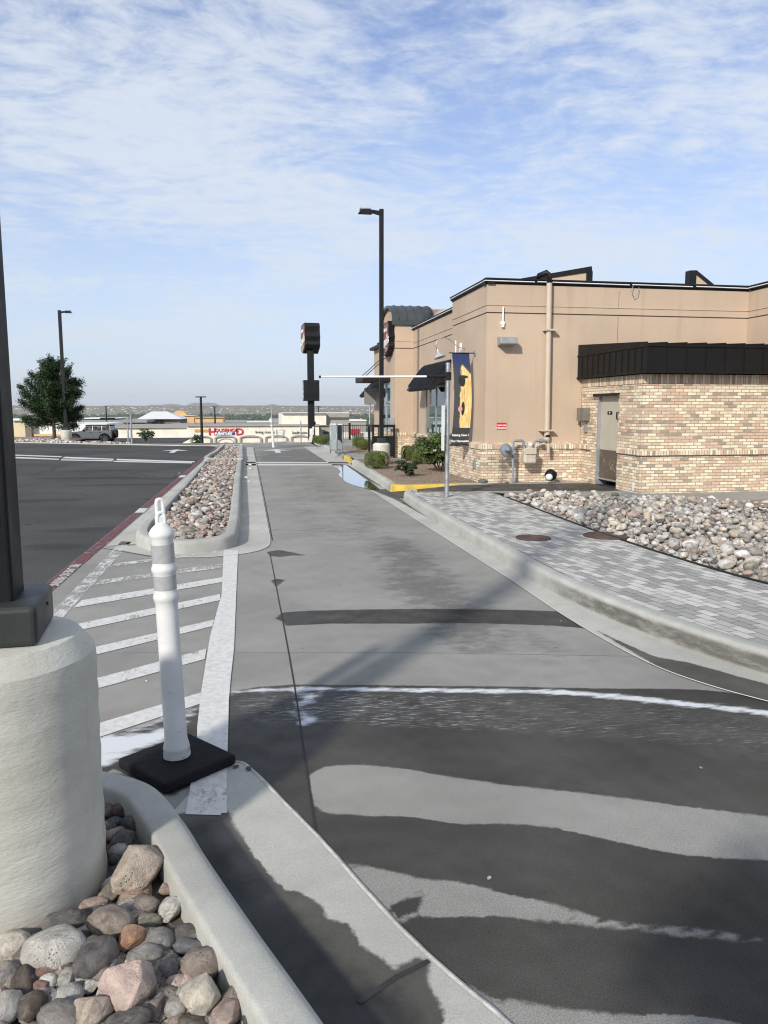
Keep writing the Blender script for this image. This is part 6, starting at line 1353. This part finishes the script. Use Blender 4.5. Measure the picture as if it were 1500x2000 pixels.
# ------------------------------------------------------------------ grey off-road car
def car(loc, rz, label):
    t = thing('parked_car', label, 'car', loc, rz)          # nose to -x
    m, k, b = mat_new('grey car paint'); b.inputs['Base Color'].default_value = (.115, .12, .123, 1); b.inputs['Metallic'].default_value = .3; b.inputs['Roughness'].default_value = .38; b.inputs['Coat Weight'].default_value = .5; PAINT = m
    TRIM = pbr('dark car trim', (.012, .012, .013), .8, .1, spec=0); TYRE = pbr('tyre rubber', (.018, .018, .018), .85, .15)
    def archcut(x, z=.42, r=.50): return [(x + r*math.cos(R(a)), z + r*math.sin(R(a))) for a in range(180, -1, -18)]
    body = [(-2.22, .52), (-2.20, .95), (-2.12, 1.12), (-1.05, 1.20), (-.95, 1.24), (2.12, 1.24), (2.16, 1.15), (2.18, .55), (2.0, .52)] 
    lower = [(2.0, .52)] + [(x, z) for x, z in archcut(1.48)[::-1]] + [(.95, .40), (-.90, .40)] + [(x, z) for x, z in archcut(-1.45)[::-1]] + [(-2.0, .52)]
    MB().prism(body[:-1] + lower, 'Y', -.90, .90).build('body', PAINT, t, bevel=.04, seg=3)
    gh = MB()
    a_ = [(-.88, -.82, 1.245), (2.10, -.82, 1.245), (2.10, .82, 1.245), (-.88, .82, 1.245), (-.42, -.68, 1.78), (2.02, -.70, 1.78), (2.02, .70, 1.78), (-.42, .68, 1.78)]
    gh.add(a_, [(0, 3, 2, 1), (4, 5, 6, 7), (0, 1, 5, 4), (1, 2, 6, 5), (2, 3, 7, 6), (3, 0, 4, 7)]).build('cabin', PAINT, t, bevel=.03)
    MB().box(-.45, -.73, 1.765, 2.06, .73, 1.86).build('roof', TRIM, t, bevel=.03)
    def sidewin(x0, x1, xt0, xt1, s_):
        y0, y1 = s_*.826, s_*.722; pts = [(x0, y0, 1.285), (x1, y0, 1.285), (xt1, y1, 1.74), (xt0, y1, 1.74)]
        return MB().sheet(pts if s_ < 0 else pts[::-1])
    for s_ in (-1, 1):
        for x0, x1, u0, u1 in ((-.72, .22, -.36, .22), (.30, 1.14, .30, 1.14), (1.22, 2.0, 1.22, 1.95)): sidewin(x0, x1, u0, u1, s_).build('window', CARGLASS, t)
        for x0, x1 in ((-.82, .25), (.27, 1.17)):
            d_ = MB().box(x0, s_*.905-.006, .55, x1, s_*.905+.006, 1.22).build('door', PAINT, t, bevel=.004); MB().box(x1-.22, s_*.93-.012, 1.06, x1-.07, s_*.93+.012, 1.10).build('handle', TRIM, d_)
        for x_ in (-1.45, 1.48):
            fl = MB()
            for i in range(12):
                a0, a1 = R(i*15), R(i*15+15); q = lambda r, a: (x_+r*math.cos(a), .42+r*math.sin(a))
                (x0, z0), (x1, z1), (x2, z2), (x3, z3) = q(.49, a0), q(.49, a1), q(.58, a1), q(.58, a0); y0, y1 = s_*.88, s_*.955
                fl.add([(x0, y0, z0), (x1, y0, z1), (x2, y0, z2), (x3, y0, z3), (x0, y1, z0), (x1, y1, z1), (x2, y1, z2), (x3, y1, z3)], [(0, 1, 2, 3), (7, 6, 5, 4), (3, 2, 6, 7), (0, 4, 5, 1)])
            fl.build('fender_flare', TRIM, t)
        MB().box(-.62, s_*1.0-.1, 1.22, -.50, s_*1.0+.1, 1.38).build('mirror', TRIM, t, bevel=.02)
        MB().box(-.9, s_*.90-.05, .36, .95, s_*.90+.05, .46).build('side_step', TRIM, t)
        MB().lathe([(.11, -.03), (.11, .03), (.001, .035)], 16, c=(-2.2, s_*.68, .92), M=Matrix.Rotation(-math.pi/2, 4, 'Y')).build('headlight', WHITE, t)
        MB().box(2.17, s_*.78-.07, .86, 2.20, s_*.78+.07, 1.16).build('tail_light', REDSIGN, t)
    def wheel(c, M, r=.42):
        w_ = thing('wheel', None, None, c); w_.parent = t
        pr = [(r*.55, -.13), (r*.92, -.135), (r, -.10), (r, .10), (r*.92, .135), (r*.55, .13)]
        MB().lathe(pr, 32, M=M, cap=False).build('tyre', TYRE, w_, auto=40)
        rim = MB().lathe([(r*.56, -.10), (r*.50, -.115), (r*.46, -.06), (.001, -.06)], 24, M=M, cap=False).lathe([(r*.56, .10), (r*.50, .115), (r*.46, .06), (.001, .06)], 24, M=M, cap=False)
        for i in range(6):
            for sg in (-1, 1): rim.box(-.025, .03, sg*.09-.02, .025, r*.50, sg*.09+.02, M=M @ Matrix.Rotation(R(60*i), 4, 'Z'))
        rim.build('rim', pbr('dark alloy', (.10, .10, .105), .4, .1, metal=.6), w_)
    for x_ in (-1.45, 1.48):
        for s_ in (-1, 1): wheel((x_, s_*.80, .42), Matrix.Rotation(math.pi/2, 4, 'X'))
    wheel((2.34, 0, .98), Matrix.Rotation(math.pi/2, 4, 'Y'), .40)
    MB().box(-2.34, -.86, .50, -2.18, .86, .74).build('front_bumper', TRIM, t, bevel=.03); MB().box(2.14, -.86, .50, 2.30, .86, .72).build('rear_bumper', TRIM, t, bevel=.03); MB().box(-2.235, -.80, .80, -2.205, .80, 1.04).build('grille', TRIM, t)
    MB().sheet([(-.86, -.72, 1.27), (-.86, .72, 1.27), (-.46, .62, 1.74), (-.46, -.62, 1.74)]).build('windscreen', CARGLASS, t).location.x = -.02
    MB().box(-1.4, -.75, .28, 1.4, .75, .5).build('underbody', TRIM, t)
    t.scale = (.95, .95, .92)
    return t
car((-14.55, 78, -1.60), R(-9), 'grey boxy off-road car with black roof and spare wheel parked below the lot')
struct(MB().sheet([(-30, 68, -1.605), (-6, 68, -1.605), (-6, 90, -1.605), (-30, 90, -1.605)]).build('lower_parking_lot', ASPHALT), 'lower parking lot under the grey car', 'parking lot')
# ------------------------------------------------------------------ shopping cart, thin posts, leaning board, litter
t = thing('shopping_cart', 'empty wire shopping cart at the end of the lane', 'cart', tuple(onY(548.5, 866.5, 54)), R(80)); f = MB()
for z_, w_, l_ in ((.45, .20, .36), (.6, .23, .40), (.75, .25, .43), (.92, .27, .46)): f.tube([(-l_, -w_, z_), (l_, -w_, z_), (l_, w_, z_), (-l_, w_, z_), (-l_, -w_, z_)], .006, 4)
for i in range(9): x_ = -.36+.09*i; f.tube([(x_*1.25, -.27, .92), (x_, -.20, .45), (x_, .20, .45), (x_*1.25, .27, .92)], .004, 4)
f.build('basket', GALV, t); MB().tube([(-.40, -.2, .45), (-.50, -.24, 1.0), (-.50, .24, 1.0), (-.40, .2, .45)], .013, 6).build('handle', GALV, t)
MB().tube([(-.36, -.2, .45), (-.30, -.22, .12), (.38, -.16, .12), (.38, .16, .12), (-.30, .22, .12), (-.36, .2, .45)], .012, 6).build('undercarriage', GALV, t)
for x_, y_ in ((-.30, -.22), (-.30, .22), (.38, -.16), (.38, .16)): MB().lathe([(.055, -.015), (.055, .015)], 12, c=(x_, y_, .055), M=Matrix.Rotation(math.pi/2, 4, 'X')).build('wheel', BLACKP, t)
def thin_post(px, y0, y1, D, r, label, mat):
    a = onY(px, y0, D); b = onY(px, y1, D); t = thing('thin_post', label, 'post', b); MB().tube([(0, 0, -.3), (0, 0, a.z-b.z)], r, 8).build('pole', mat, t); return t
thin_post(588, 822, 866, 39.5, .03, 'thin grey post left of the pylon sign', GALV); thin_post(257.5, 808, 866, 41.5, .05, 'tall thin grey post beside the sparse bush', GALV); thin_post(250.5, 815, 858, 60, .06, 'thin grey post behind the tall one by the sparse bush', GALV)
thin_post(531, 800, 842, 120, .09, 'thin mast behind the leaning white delineator', GALV)
t = thing('leaning_board', 'pale board sign leaning by the pylon base', 'board', (2.95, 37.4, 0), R(10)); MB().prism([(-.02, 0), (.16, 0), (.30, .74), (.22, .76)], 'Y', -.02, .02).build('board', CREAM, t); MB().tube([(.34, 0, 0), (.34, 0, .72)], .012, 6).tube([(.18, 0, .70), (.34, 0, .72)], .012, 6).build('stake', GALV, t)
def litter(px, py, s_, mat, label, seed, z=.012):
    p = P(px, py, z); bm = bmesh.new(); bmesh.ops.create_icosphere(bm, subdivisions=2, radius=1)
    for v in bm.verts: v.co *= 1+.55*mnoise.noise(v.co*1.7+Vector((seed, 0, 0))); v.co = Vector((v.co.x*s_, v.co.y*s_*.7, max(-.006, v.co.z*s_*.45)))
    me = bpy.data.meshes.new('litter'); bm.to_mesh(me); bm.free(); me.materials.append(mat); o = bpy.data.objects.new('litter', me); COL.objects.link(o); o.location = p; o.rotation_euler.z = seed; tag(o, label, 'litter')
LEAFB = pbr('dry leaf', (.36, .20, .08), .8, .2, 20)
litter(479, 934, .09, WHITE, 'crumpled white bag in the island gutter', 1); litter(486, 941, .07, pbr('pale blue plastic', (.5, .55, .62), .4), 'pale blue plastic scrap in the island gutter', 2); litter(489, 908, .06, WHITE, 'small white scrap in the far gutter', 3)
litter(956, 1714, .010, pbr('grey gum', (.3, .32, .34), .5), 'flattened grey gum on the damp slab', 4, .004); litter(1369, 1499, .007, LEAFB, 'tiny brown leaf on the damp slab', 5, .005); litter(590, 1265, .009, LEAFB, 'tiny tan leaf beside the lane joint', 6, .005); litter(1096, 1213, .010, LEAFB, 'tiny orange leaf in the damp strip', 7, .005)
litter(286, 1330, .008, WHITE, 'white paper scrap in the hatched area', 8, .005); litter(350, 924, .02, WHITE, 'white scrap on the asphalt near the red line', 9, .0)
litter(461, 1497, .014, DIRT, 'clump of mud at the gutter tip', 10, .01); litter(486, 1500, .017, DIRT, 'larger clump of mud by the gutter tip', 11, .012)
p = P(1264, 1008, .25); MB().lathe([(.045, -.2), (.045, .05), (.036, .05), (.036, -.1)], 16, c=tuple(p), cap=False).build('drain_pipe', BEIGEPIPE, None, smooth=True, auto=40); tag(bpy.data.objects['drain_pipe'], 'short tan pipe stub standing among the river rocks', 'pipe')
# ------------------------------------------------------------------ the shopping strip below and the town in the valley
def bbox(px0, py0, px1, py1, D, depth, zb=-9):
    a = onY(px0, py0, D); b = onY(px1, py1, D); return a.x, D, zb if zb is not None else b.z, b.x, D+depth, a.z
st = thing('furniture_store', 'long cream furniture store with red lettering and arched niches below the lot', 'store', (0, 140, 0))
def sbox(name, px0, py0, px1, depth, mat, dy=0, zb=-9, parent=st, py1=None):
    a = onY(px0, py0, 140+dy); b = onY(px1, py0, 140+dy); z0 = zb if py1 is None else onY(px0, py1, 140+dy).z
    return MB().box(a.x, dy, z0, b.x, dy+depth, a.z).build(name, mat, parent)
sbox('wall', 365, 833, 623, 40, CREAM); sbox('parapet', 364.5, 829.3, 624, 1.0, GREYW, -.35, py1=832.9)
sbox('roof', 366, 832, 622, 38, GREYROOF, 1.2, zb=-2.2)
sbox('tower_block', 550, 807, 637, 14, CREAM, 3); sbox('side_wall', 637.2, 807, 682, 14, GREYW, 4.2); sbox('parapet_cap', 549.5, 805.6, 682, .6, WHITEROOF, 2.3, py1=806.8)
sbox('dining_wing', 622.5, 832, 652, 12, GREYW, 2.2); sbox('wing_cap', 622.4, 830.3, 660, 12.4, BROWNW, 1.8, py1=831.9)
sbox('left_wall', 210, 836.5, 366, 30, CREAM, 1.5); sbox('left_cap', 209.5, 834.4, 366, 30, GREYW, 1.1, py1=836.4)
def store_x(px): return onY(px, 850, 140).x
def store_z(py): return onY(500, py, 140).z
for i, (x0, x1) in enumerate(((371, 413), (418.5, 461), (467.5, 511), (517, 561), (567.5, 604))):
    xa, xb = store_x(x0), store_x(x1); zt, zs = store_z(850), store_z(855.5); c_ = (xa+xb)/2; hw_ = (xb-xa)/2; f = MB(); n = 14; rise = zt-zs
    out = [(xa, -9)] + [(c_-hw_*math.cos(math.pi*j/n), zs+rise*math.sin(math.pi*j/n)) for j in range(n+1)] + [(xb, -9)]
    inn = [(xb-.3, -9)] + [(c_+(hw_-.3)*math.cos(math.pi*j/n), zs+(rise-.28)*math.sin(math.pi*j/n)) for j in range(n+1)] + [(xa+.3, -9)]
    ar = MB().prism(out+inn, 'Y', -.35, -.005).build('arch', GREYW, st); MB().prism([(x_+.22, z_) for x_, z_ in inn[::-1]][:], 'Y', -.06, -.008).build('niche', CREAM, ar)
for j, rr in enumerate((.62, .34)):
    c_ = store_x(441); hw_ = (store_x(461)-store_x(418.5))/2*rr*1.15; zs = store_z(864 if j == 0 else 868); f = MB(); f.tube([(c_-hw_*math.cos(math.pi*q/12), -.12, zs+1.1*rr*math.sin(math.pi*q/12)) for q in range(13)], .06, 5); f.build('entrance_arch', GREYW, st)
REDL = pbr('red sign letters', (.55, .02, .035), .45); BLUEL = pbr('blue sign panel', (.03, .06, .22), .45); DKL = pbr('dark letters', (.03, .03, .032), .5); ORL = pbr('orange letters', (.75, .33, .03), .5)
def stext(body, px, py, hpx, mat, bold=.0, sx=1.0, dy=-.12, ax='LEFT', z_sp=.06):
    p = onY(px, py, 140+dy); return text('lettering', body, hpx/F*140/.70, mat, st, (p.x, dy, p.z), FACE_NEAR, .02, bold, ax, 'BOTTOM_BASELINE', sx)
stext('H', 407, 849.5, 12.6, REDL, .05, 1.15); stext('OUSEHOL', 418.5, 843.2, 6.0, REDL, .02, 1.16); stext('D', 460.5, 849.5, 12.6, REDL, .05, 1.12)
a = onY(418.6, 849.8, 139.9); c_ = onY(458.5, 844.3, 139.9); MB().box(a.x, -.10, a.z, c_.x, -.02, c_.z).build('sign_panel', BLUEL, st); stext('FURNITURE', 420, 845.2+3.8, 3.9, WHITE, .03, 1.08, -.16)
stext('NEW OPEN', 379.8, 844, 5.6, ORL, .02, .62); stext('living rooms', 498.5, 846.4, 5.4, DKL, 0, .98); stext('bedroom', 570.5, 847.6, 5.6, DKL, 0, .98); 
pz = onY(631, 847.5, 142); text('lettering', 'dining', 6.5/F*142/.7, DKL, st, (pz.x, 2.1, pz.z), FACE_NEAR, .05, .02, 'LEFT', 'BOTTOM_BASELINE', .6)
for i, (px_, w_) in enumerate(((508, 6), (515, 5), (560, 4), (600, 5))): a = onY(px_, 828, 152); MB().box(a.x-.4, 12, -3, a.x+.4*w_/5, 13.2, a.z).build('roof_unit', GREYW, st)
def block(name, label, cat, D, pieces, group=None):
    t = thing(name, label, cat, (0, D, 0), 0, group)
    for nm, px0, py0, px1, depth, mat, dy, py1 in pieces:
        a = onY(px0, py0, D+dy); b = onY(px1, py0, D+dy); z0 = -14 if py1 is None else onY(px0, py1, D+dy).z
        MB().box(a.x, dy, z0, b.x, dy+depth, a.z).build(nm, mat, t)
    return t
block('low_shop', 'low cream and yellow shop block behind the tree', 'building', 150, [('wall', 24, 822, 49, 20, CREAM2, 0, None), ('corner_pier', 48, 822, 60, 3, BROWNW, -.4, None), ('parapet_cap', 22, 817.5, 54, 20.5, WHITEROOF, -.6, 821.5), ('wall', 60.2, 828, 208, 20, WHITEROOF, 1, None), ('awning_band', 66, 848, 120, 1, ORANGE, -.4, 852)])
block('flat_roof_shop', 'flat tan-roofed shop behind the grey car', 'building', 175, [('wall', 150, 826, 245.5, 25, CREAM2, 0, None), ('roof_edge', 150, 820.5, 287, 26, GREYROOF, -.6, 825.8), ('roof_cap', 152, 816.5, 228, 20, WHITEROOF, 3, 818), ('roof_unit', 195, 815.8, 223, 4, BLACK, 2, 817.8), ('wall', 245.8, 827, 282, 22, GREYW, .6, None)])
pv_ = block('pavilion', 'pavilion with a white hipped roof and brown walls', 'building', 190, [('wall', 272, 818.5, 352, 22, BROWNW, 0, None), ('low_wall', 335, 827, 380, 10, GREYW, -3, None), ('door', 312, 821, 319, .2, BLACK, -.3, 831), ('roof_vent', 289.5, 829.5, 295, 1.2, STEEL, -6, 833)])
a = onY(268, 818.6, 190); b_ = onY(357, 818.6, 190); c_ = onY(296, 803.6, 201); d_ = onY(325, 803.6, 201)
MB().add([(a.x, -1, a.z), (b_.x, -1, a.z), (b_.x, 23, a.z), (a.x, 23, a.z), (c_.x, 11, c_.z), (d_.x, 11, c_.z)], [(0, 1, 5, 4), (1, 2, 5), (2, 3, 4, 5), (3, 0, 4), (0, 3, 2, 1)]).build('roof', WHITEROOF, pv_)
ob_ = block('orange_store', 'orange stucco store with a stepped arched parapet', 'building', 230, [('wall', 334, 812, 379, 20, ORANGE, 0, None), ('wall', 379.1, 815.5, 436, 20, ORANGE, .3, None), ('cornice', 333, 810.6, 379.5, 1, CREAM2, -.5, 812), ('cornice', 379.6, 814.3, 437, 1, CREAM2, -.3, 815.5)])
xa, xb = onY(336, 810, 230).x, onY(366, 810, 230).x; z0 = onY(350, 810.7, 230).z; z1 = onY(350, 802, 230).z
MB().prism([(xa, z0)] + [((xa+xb)/2-(xb-xa)/2*.8*math.cos(R(q)), z0+(z1-z0)*(.25+.75*math.sin(R(q)))) for q in range(0, 181, 15)] + [(xb, z0)], 'Y', -.2, 2).build('arched_parapet', ORANGE, ob_)
block('white_roof_mall', 'long white-roofed mall behind the furniture store', 'building', 260, [('wall', 372, 824.5, 530, 30, WHITEROOF, 0, None), ('roof_edge', 384, 823, 480, 30, GREYW, -.6, 824.4), ('wall', 500, 824, 552, 20, CREAM, -6, None), ('roof_unit', 526, 818, 531, 3, WHITEROOF, -6.5, 824), ('roof_unit', 507, 827, 519, .4, BLACK, -6.4, 829)])
block('grey_warehouse', 'grey flat warehouse behind the far fence', 'building', 240, [('wall', 534, 819.5, 556, 30, GREYW, 2, None), ('wall', 682, 823, 715, 20, GREYW, 0, None), ('roof_edge', 682, 820, 716, 20, WHITEROOF, -.4, 822.8)])
rd_ = block('red_shopfront', 'small red shopfront seen through the far iron fence', 'shopfront', 75, [('front', 683, 838, 703, .5, REDSIGN, 0, 846), ('wall', 655, 846.2, 735, 4, CREAM, .6, None)])
def town():
    w = MB(); g = []
    rd = random.Random(3)
    for i in range(2000):
        a = R(rd.uniform(-20, 40)); r = rd.choice([rd.uniform(1500, 2700), rd.uniform(2400, 4200), rd.uniform(5600, 7300)]); x, y = r*math.sin(a), r*math.cos(a); z = terr_z(x, y); k_ = r/2200
        s1, s2, h_ = rd.uniform(2.5, 9)*k_, rd.uniform(3, 6)*k_, rd.uniform(1.0, 2.0)*k_*.8; w.box(x-s1/2, y-s2/2, z-2, x+s1/2, y+s2/2, z+h_, rot=rd.uniform(0, 3))
    tag(w.build('distant_town', pbr('pale town walls', (.55, .52, .48), .8, .25, .02)), 'scattered pale houses of the town across the valley', 'town', None, 'stuff')
    C = []; 
    for i in range(2600):
        a = R(rd.uniform(-20, 40)); r = rd.uniform(1300, 5600); x, y = r*math.sin(a), r*math.cos(a); z = terr_z(x, y); s = rd.uniform(4, 9)*(.6+r/3500)
        C.append((x, y, z+s*.3, s))
    bm_v = []; bm_f = []; o = 0; base = round_rock(77, 1); bv = np.array([v.co[:] for v in base.vertices]); bf = [tuple(p.vertices) for p in base.polygons]
    for x, y, z, s in C: bm_v += (bv*np.array([s, s, s*.75]) + np.array([x, y, z])).tolist(); bm_f += [tuple(q+o for q in f_) for f_ in bf]; o += len(bv)
    me = bpy.data.meshes.new('valley_trees'); me.from_pydata(bm_v, [], bm_f); me.materials.append(pbr('valley trees', (.045, .07, .035), .9, .3, .01)); o_ = bpy.data.objects.new('valley_trees', me); COL.objects.link(o_)
    tag(o_, 'far trees massed on the valley floor', 'trees', None, 'stuff')
town()
# ------------------------------------------------------------------ the person taking the picture: the shadow on the lane
def skinned(name, verts, edges, radii, mat, parent, sub=2, root=0):
    me = bpy.data.meshes.new(name); me.from_pydata(verts, edges, []); o = bpy.data.objects.new(name, me); COL.objects.link(o); o.parent = parent; me.materials.append(mat)
    o.modifiers.new('skin', 'SKIN'); layer = me.skin_vertices[0].data if me.skin_vertices else None
    if layer is None:
        bm = bmesh.new(); bm.from_mesh(me); bm.verts.layers.skin.verify(); bm.to_mesh(me); bm.free(); layer = me.skin_vertices[0].data
    for i, r in enumerate(radii): layer[i].radius = r if isinstance(r, tuple) else (r, r); layer[i].use_root = (i == root)
    q = o.modifiers.new('smooth', 'SUBSURF'); q.levels = sub; q.render_levels = sub; me.shade_smooth(); return o
def person():
    t = thing('person', 'person in a dark shirt holding a phone, whose shadow falls on the damp slab', 'person', (-.18, -.24, 0), R(-36)); t.scale = (1.05,)*3
    SKIN = pbr('skin', (.42, .26, .18), .5, .05); SHIRT = pbr('dark shirt', (.03, .04, .07), .85, .1, 20); JEANS = pbr('jeans', (.05, .07, .12), .85, .1, 20); SHOE = pbr('shoe leather', (.03, .025, .02), .6); HAIR = pbr('brown hair', (.04, .025, .015), .6, .2, 40)
    V = [(0, 0, .95), (0, .01, 1.12), (0, .0, 1.32), (0, .0, 1.44), (0, .01, 1.52), (0, .02, 1.60), (0, .025, 1.68), (0, .02, 1.75)]
    E_ = [(i, i+1) for i in range(7)]; Rr = [(.155, .105), (.14, .10), (.165, .11), (.12, .085), .055, .072, .085, .055]
    def chain(pts, rs, at):
        j = at
        for p, r in zip(pts, rs): V.append(p); Rr.append(r); E_.append((j, len(V)-1)); j = len(V)-1
        return j
    ends = []
    for s_ in (-1, 1):
        chain([(s_*.10, 0, .86), (s_*.11, .02, .50), (s_*.115, -.01, .09), (s_*.125, .13, .035)], [.085, .058, .042, .035], 0)
        e = chain([(s_*.19, 0, 1.41), (s_*.27, .06, 1.18), (s_*.12, .235, 1.40), (s_*.085, .27, 1.47)], [.062, .046, .034, .030], 3); ends.append(e)
        for k_, (dx, dz, ln) in enumerate(((-.012, .045, .065), (-.030, .030, .075), (-.034, .008, .07), (-.030, -.014, .055))):
            chain([(s_*(.085+dx*.4), .275, 1.47+dz*.5), (s_*(.085+dx)-s_*.012, .281, 1.47+dz), (s_*(.085+dx)-s_*.034, .274, 1.47+dz)], [.011, .009, .008], e)
        chain([(s_*.08, .256, 1.495), (s_*.055, .252, 1.515)], [.012, .010], e)
    skinned('body', V, E_, Rr, SKIN, t)
    skinned('shirt', [(0, 0, .90), (0, .01, 1.12), (0, 0, 1.32), (0, 0, 1.45)] + [q for s_ in (-1, 1) for q in ((s_*.19, 0, 1.41), (s_*.235, .06, 1.26))], [(0, 1), (1, 2), (2, 3), (3, 4), (4, 5), (3, 6), (6, 7)], [(.175, .125), (.16, .12), (.18, .125), (.13, .095), .078, .066, .078, .066], SHIRT, t)
    skinned('trousers', [(0, 0, .98)] + [q for s_ in (-1, 1) for q in ((s_*.10, 0, .86), (s_*.11, .02, .50), (s_*.115, -.01, .10))], [(0, 1), (1, 2), (2, 3), (0, 4), (4, 5), (5, 6)], [(.165, .115), .098, .072, .062, .098, .072, .062], JEANS, t)
    for s_ in (-1, 1): skinned('shoe', [(s_*.115, -.05, .045), (s_*.12, .07, .045), (s_*.13, .19, .035)], [(0, 1), (1, 2)], [.048, .05, .04], SHOE, t)
    skinned('hair', [(0, -.02, 1.66), (0, -.015, 1.73), (0, .02, 1.775)], [(0, 1), (1, 2)], [.088, .088, .06], HAIR, t)
    ph = thing('phone', 'dark phone held up in both hands by the photographer', 'phone', (0, -.012, 1.555))
    MB().box(-.036, -.009, -.075, .036, -.001, .075).build('case', BLACKP, ph, bevel=.004)
person()
# ------------------------------------------------------------------ haze
m = bpy.data.materials.new('haze'); m.use_nodes = True; k = N(m.node_tree); k.n.clear(); out = k.new('ShaderNodeOutputMaterial'); pvn = k.new('ShaderNodeVolumePrincipled')
pvn.inputs['Color'].default_value = (.93, .96, 1.0, 1); pvn.inputs['Density'].default_value = 4e-5; pvn.inputs['Anisotropy'].default_value = .2; k.l.new(pvn.outputs[0], out.inputs['Volume'])
hz = MB().box(-26000, -800, -75, 26000, 26000, 420).build('haze', m); tag(hz, 'thin pale haze over the valley', 'haze', None, 'stuff')
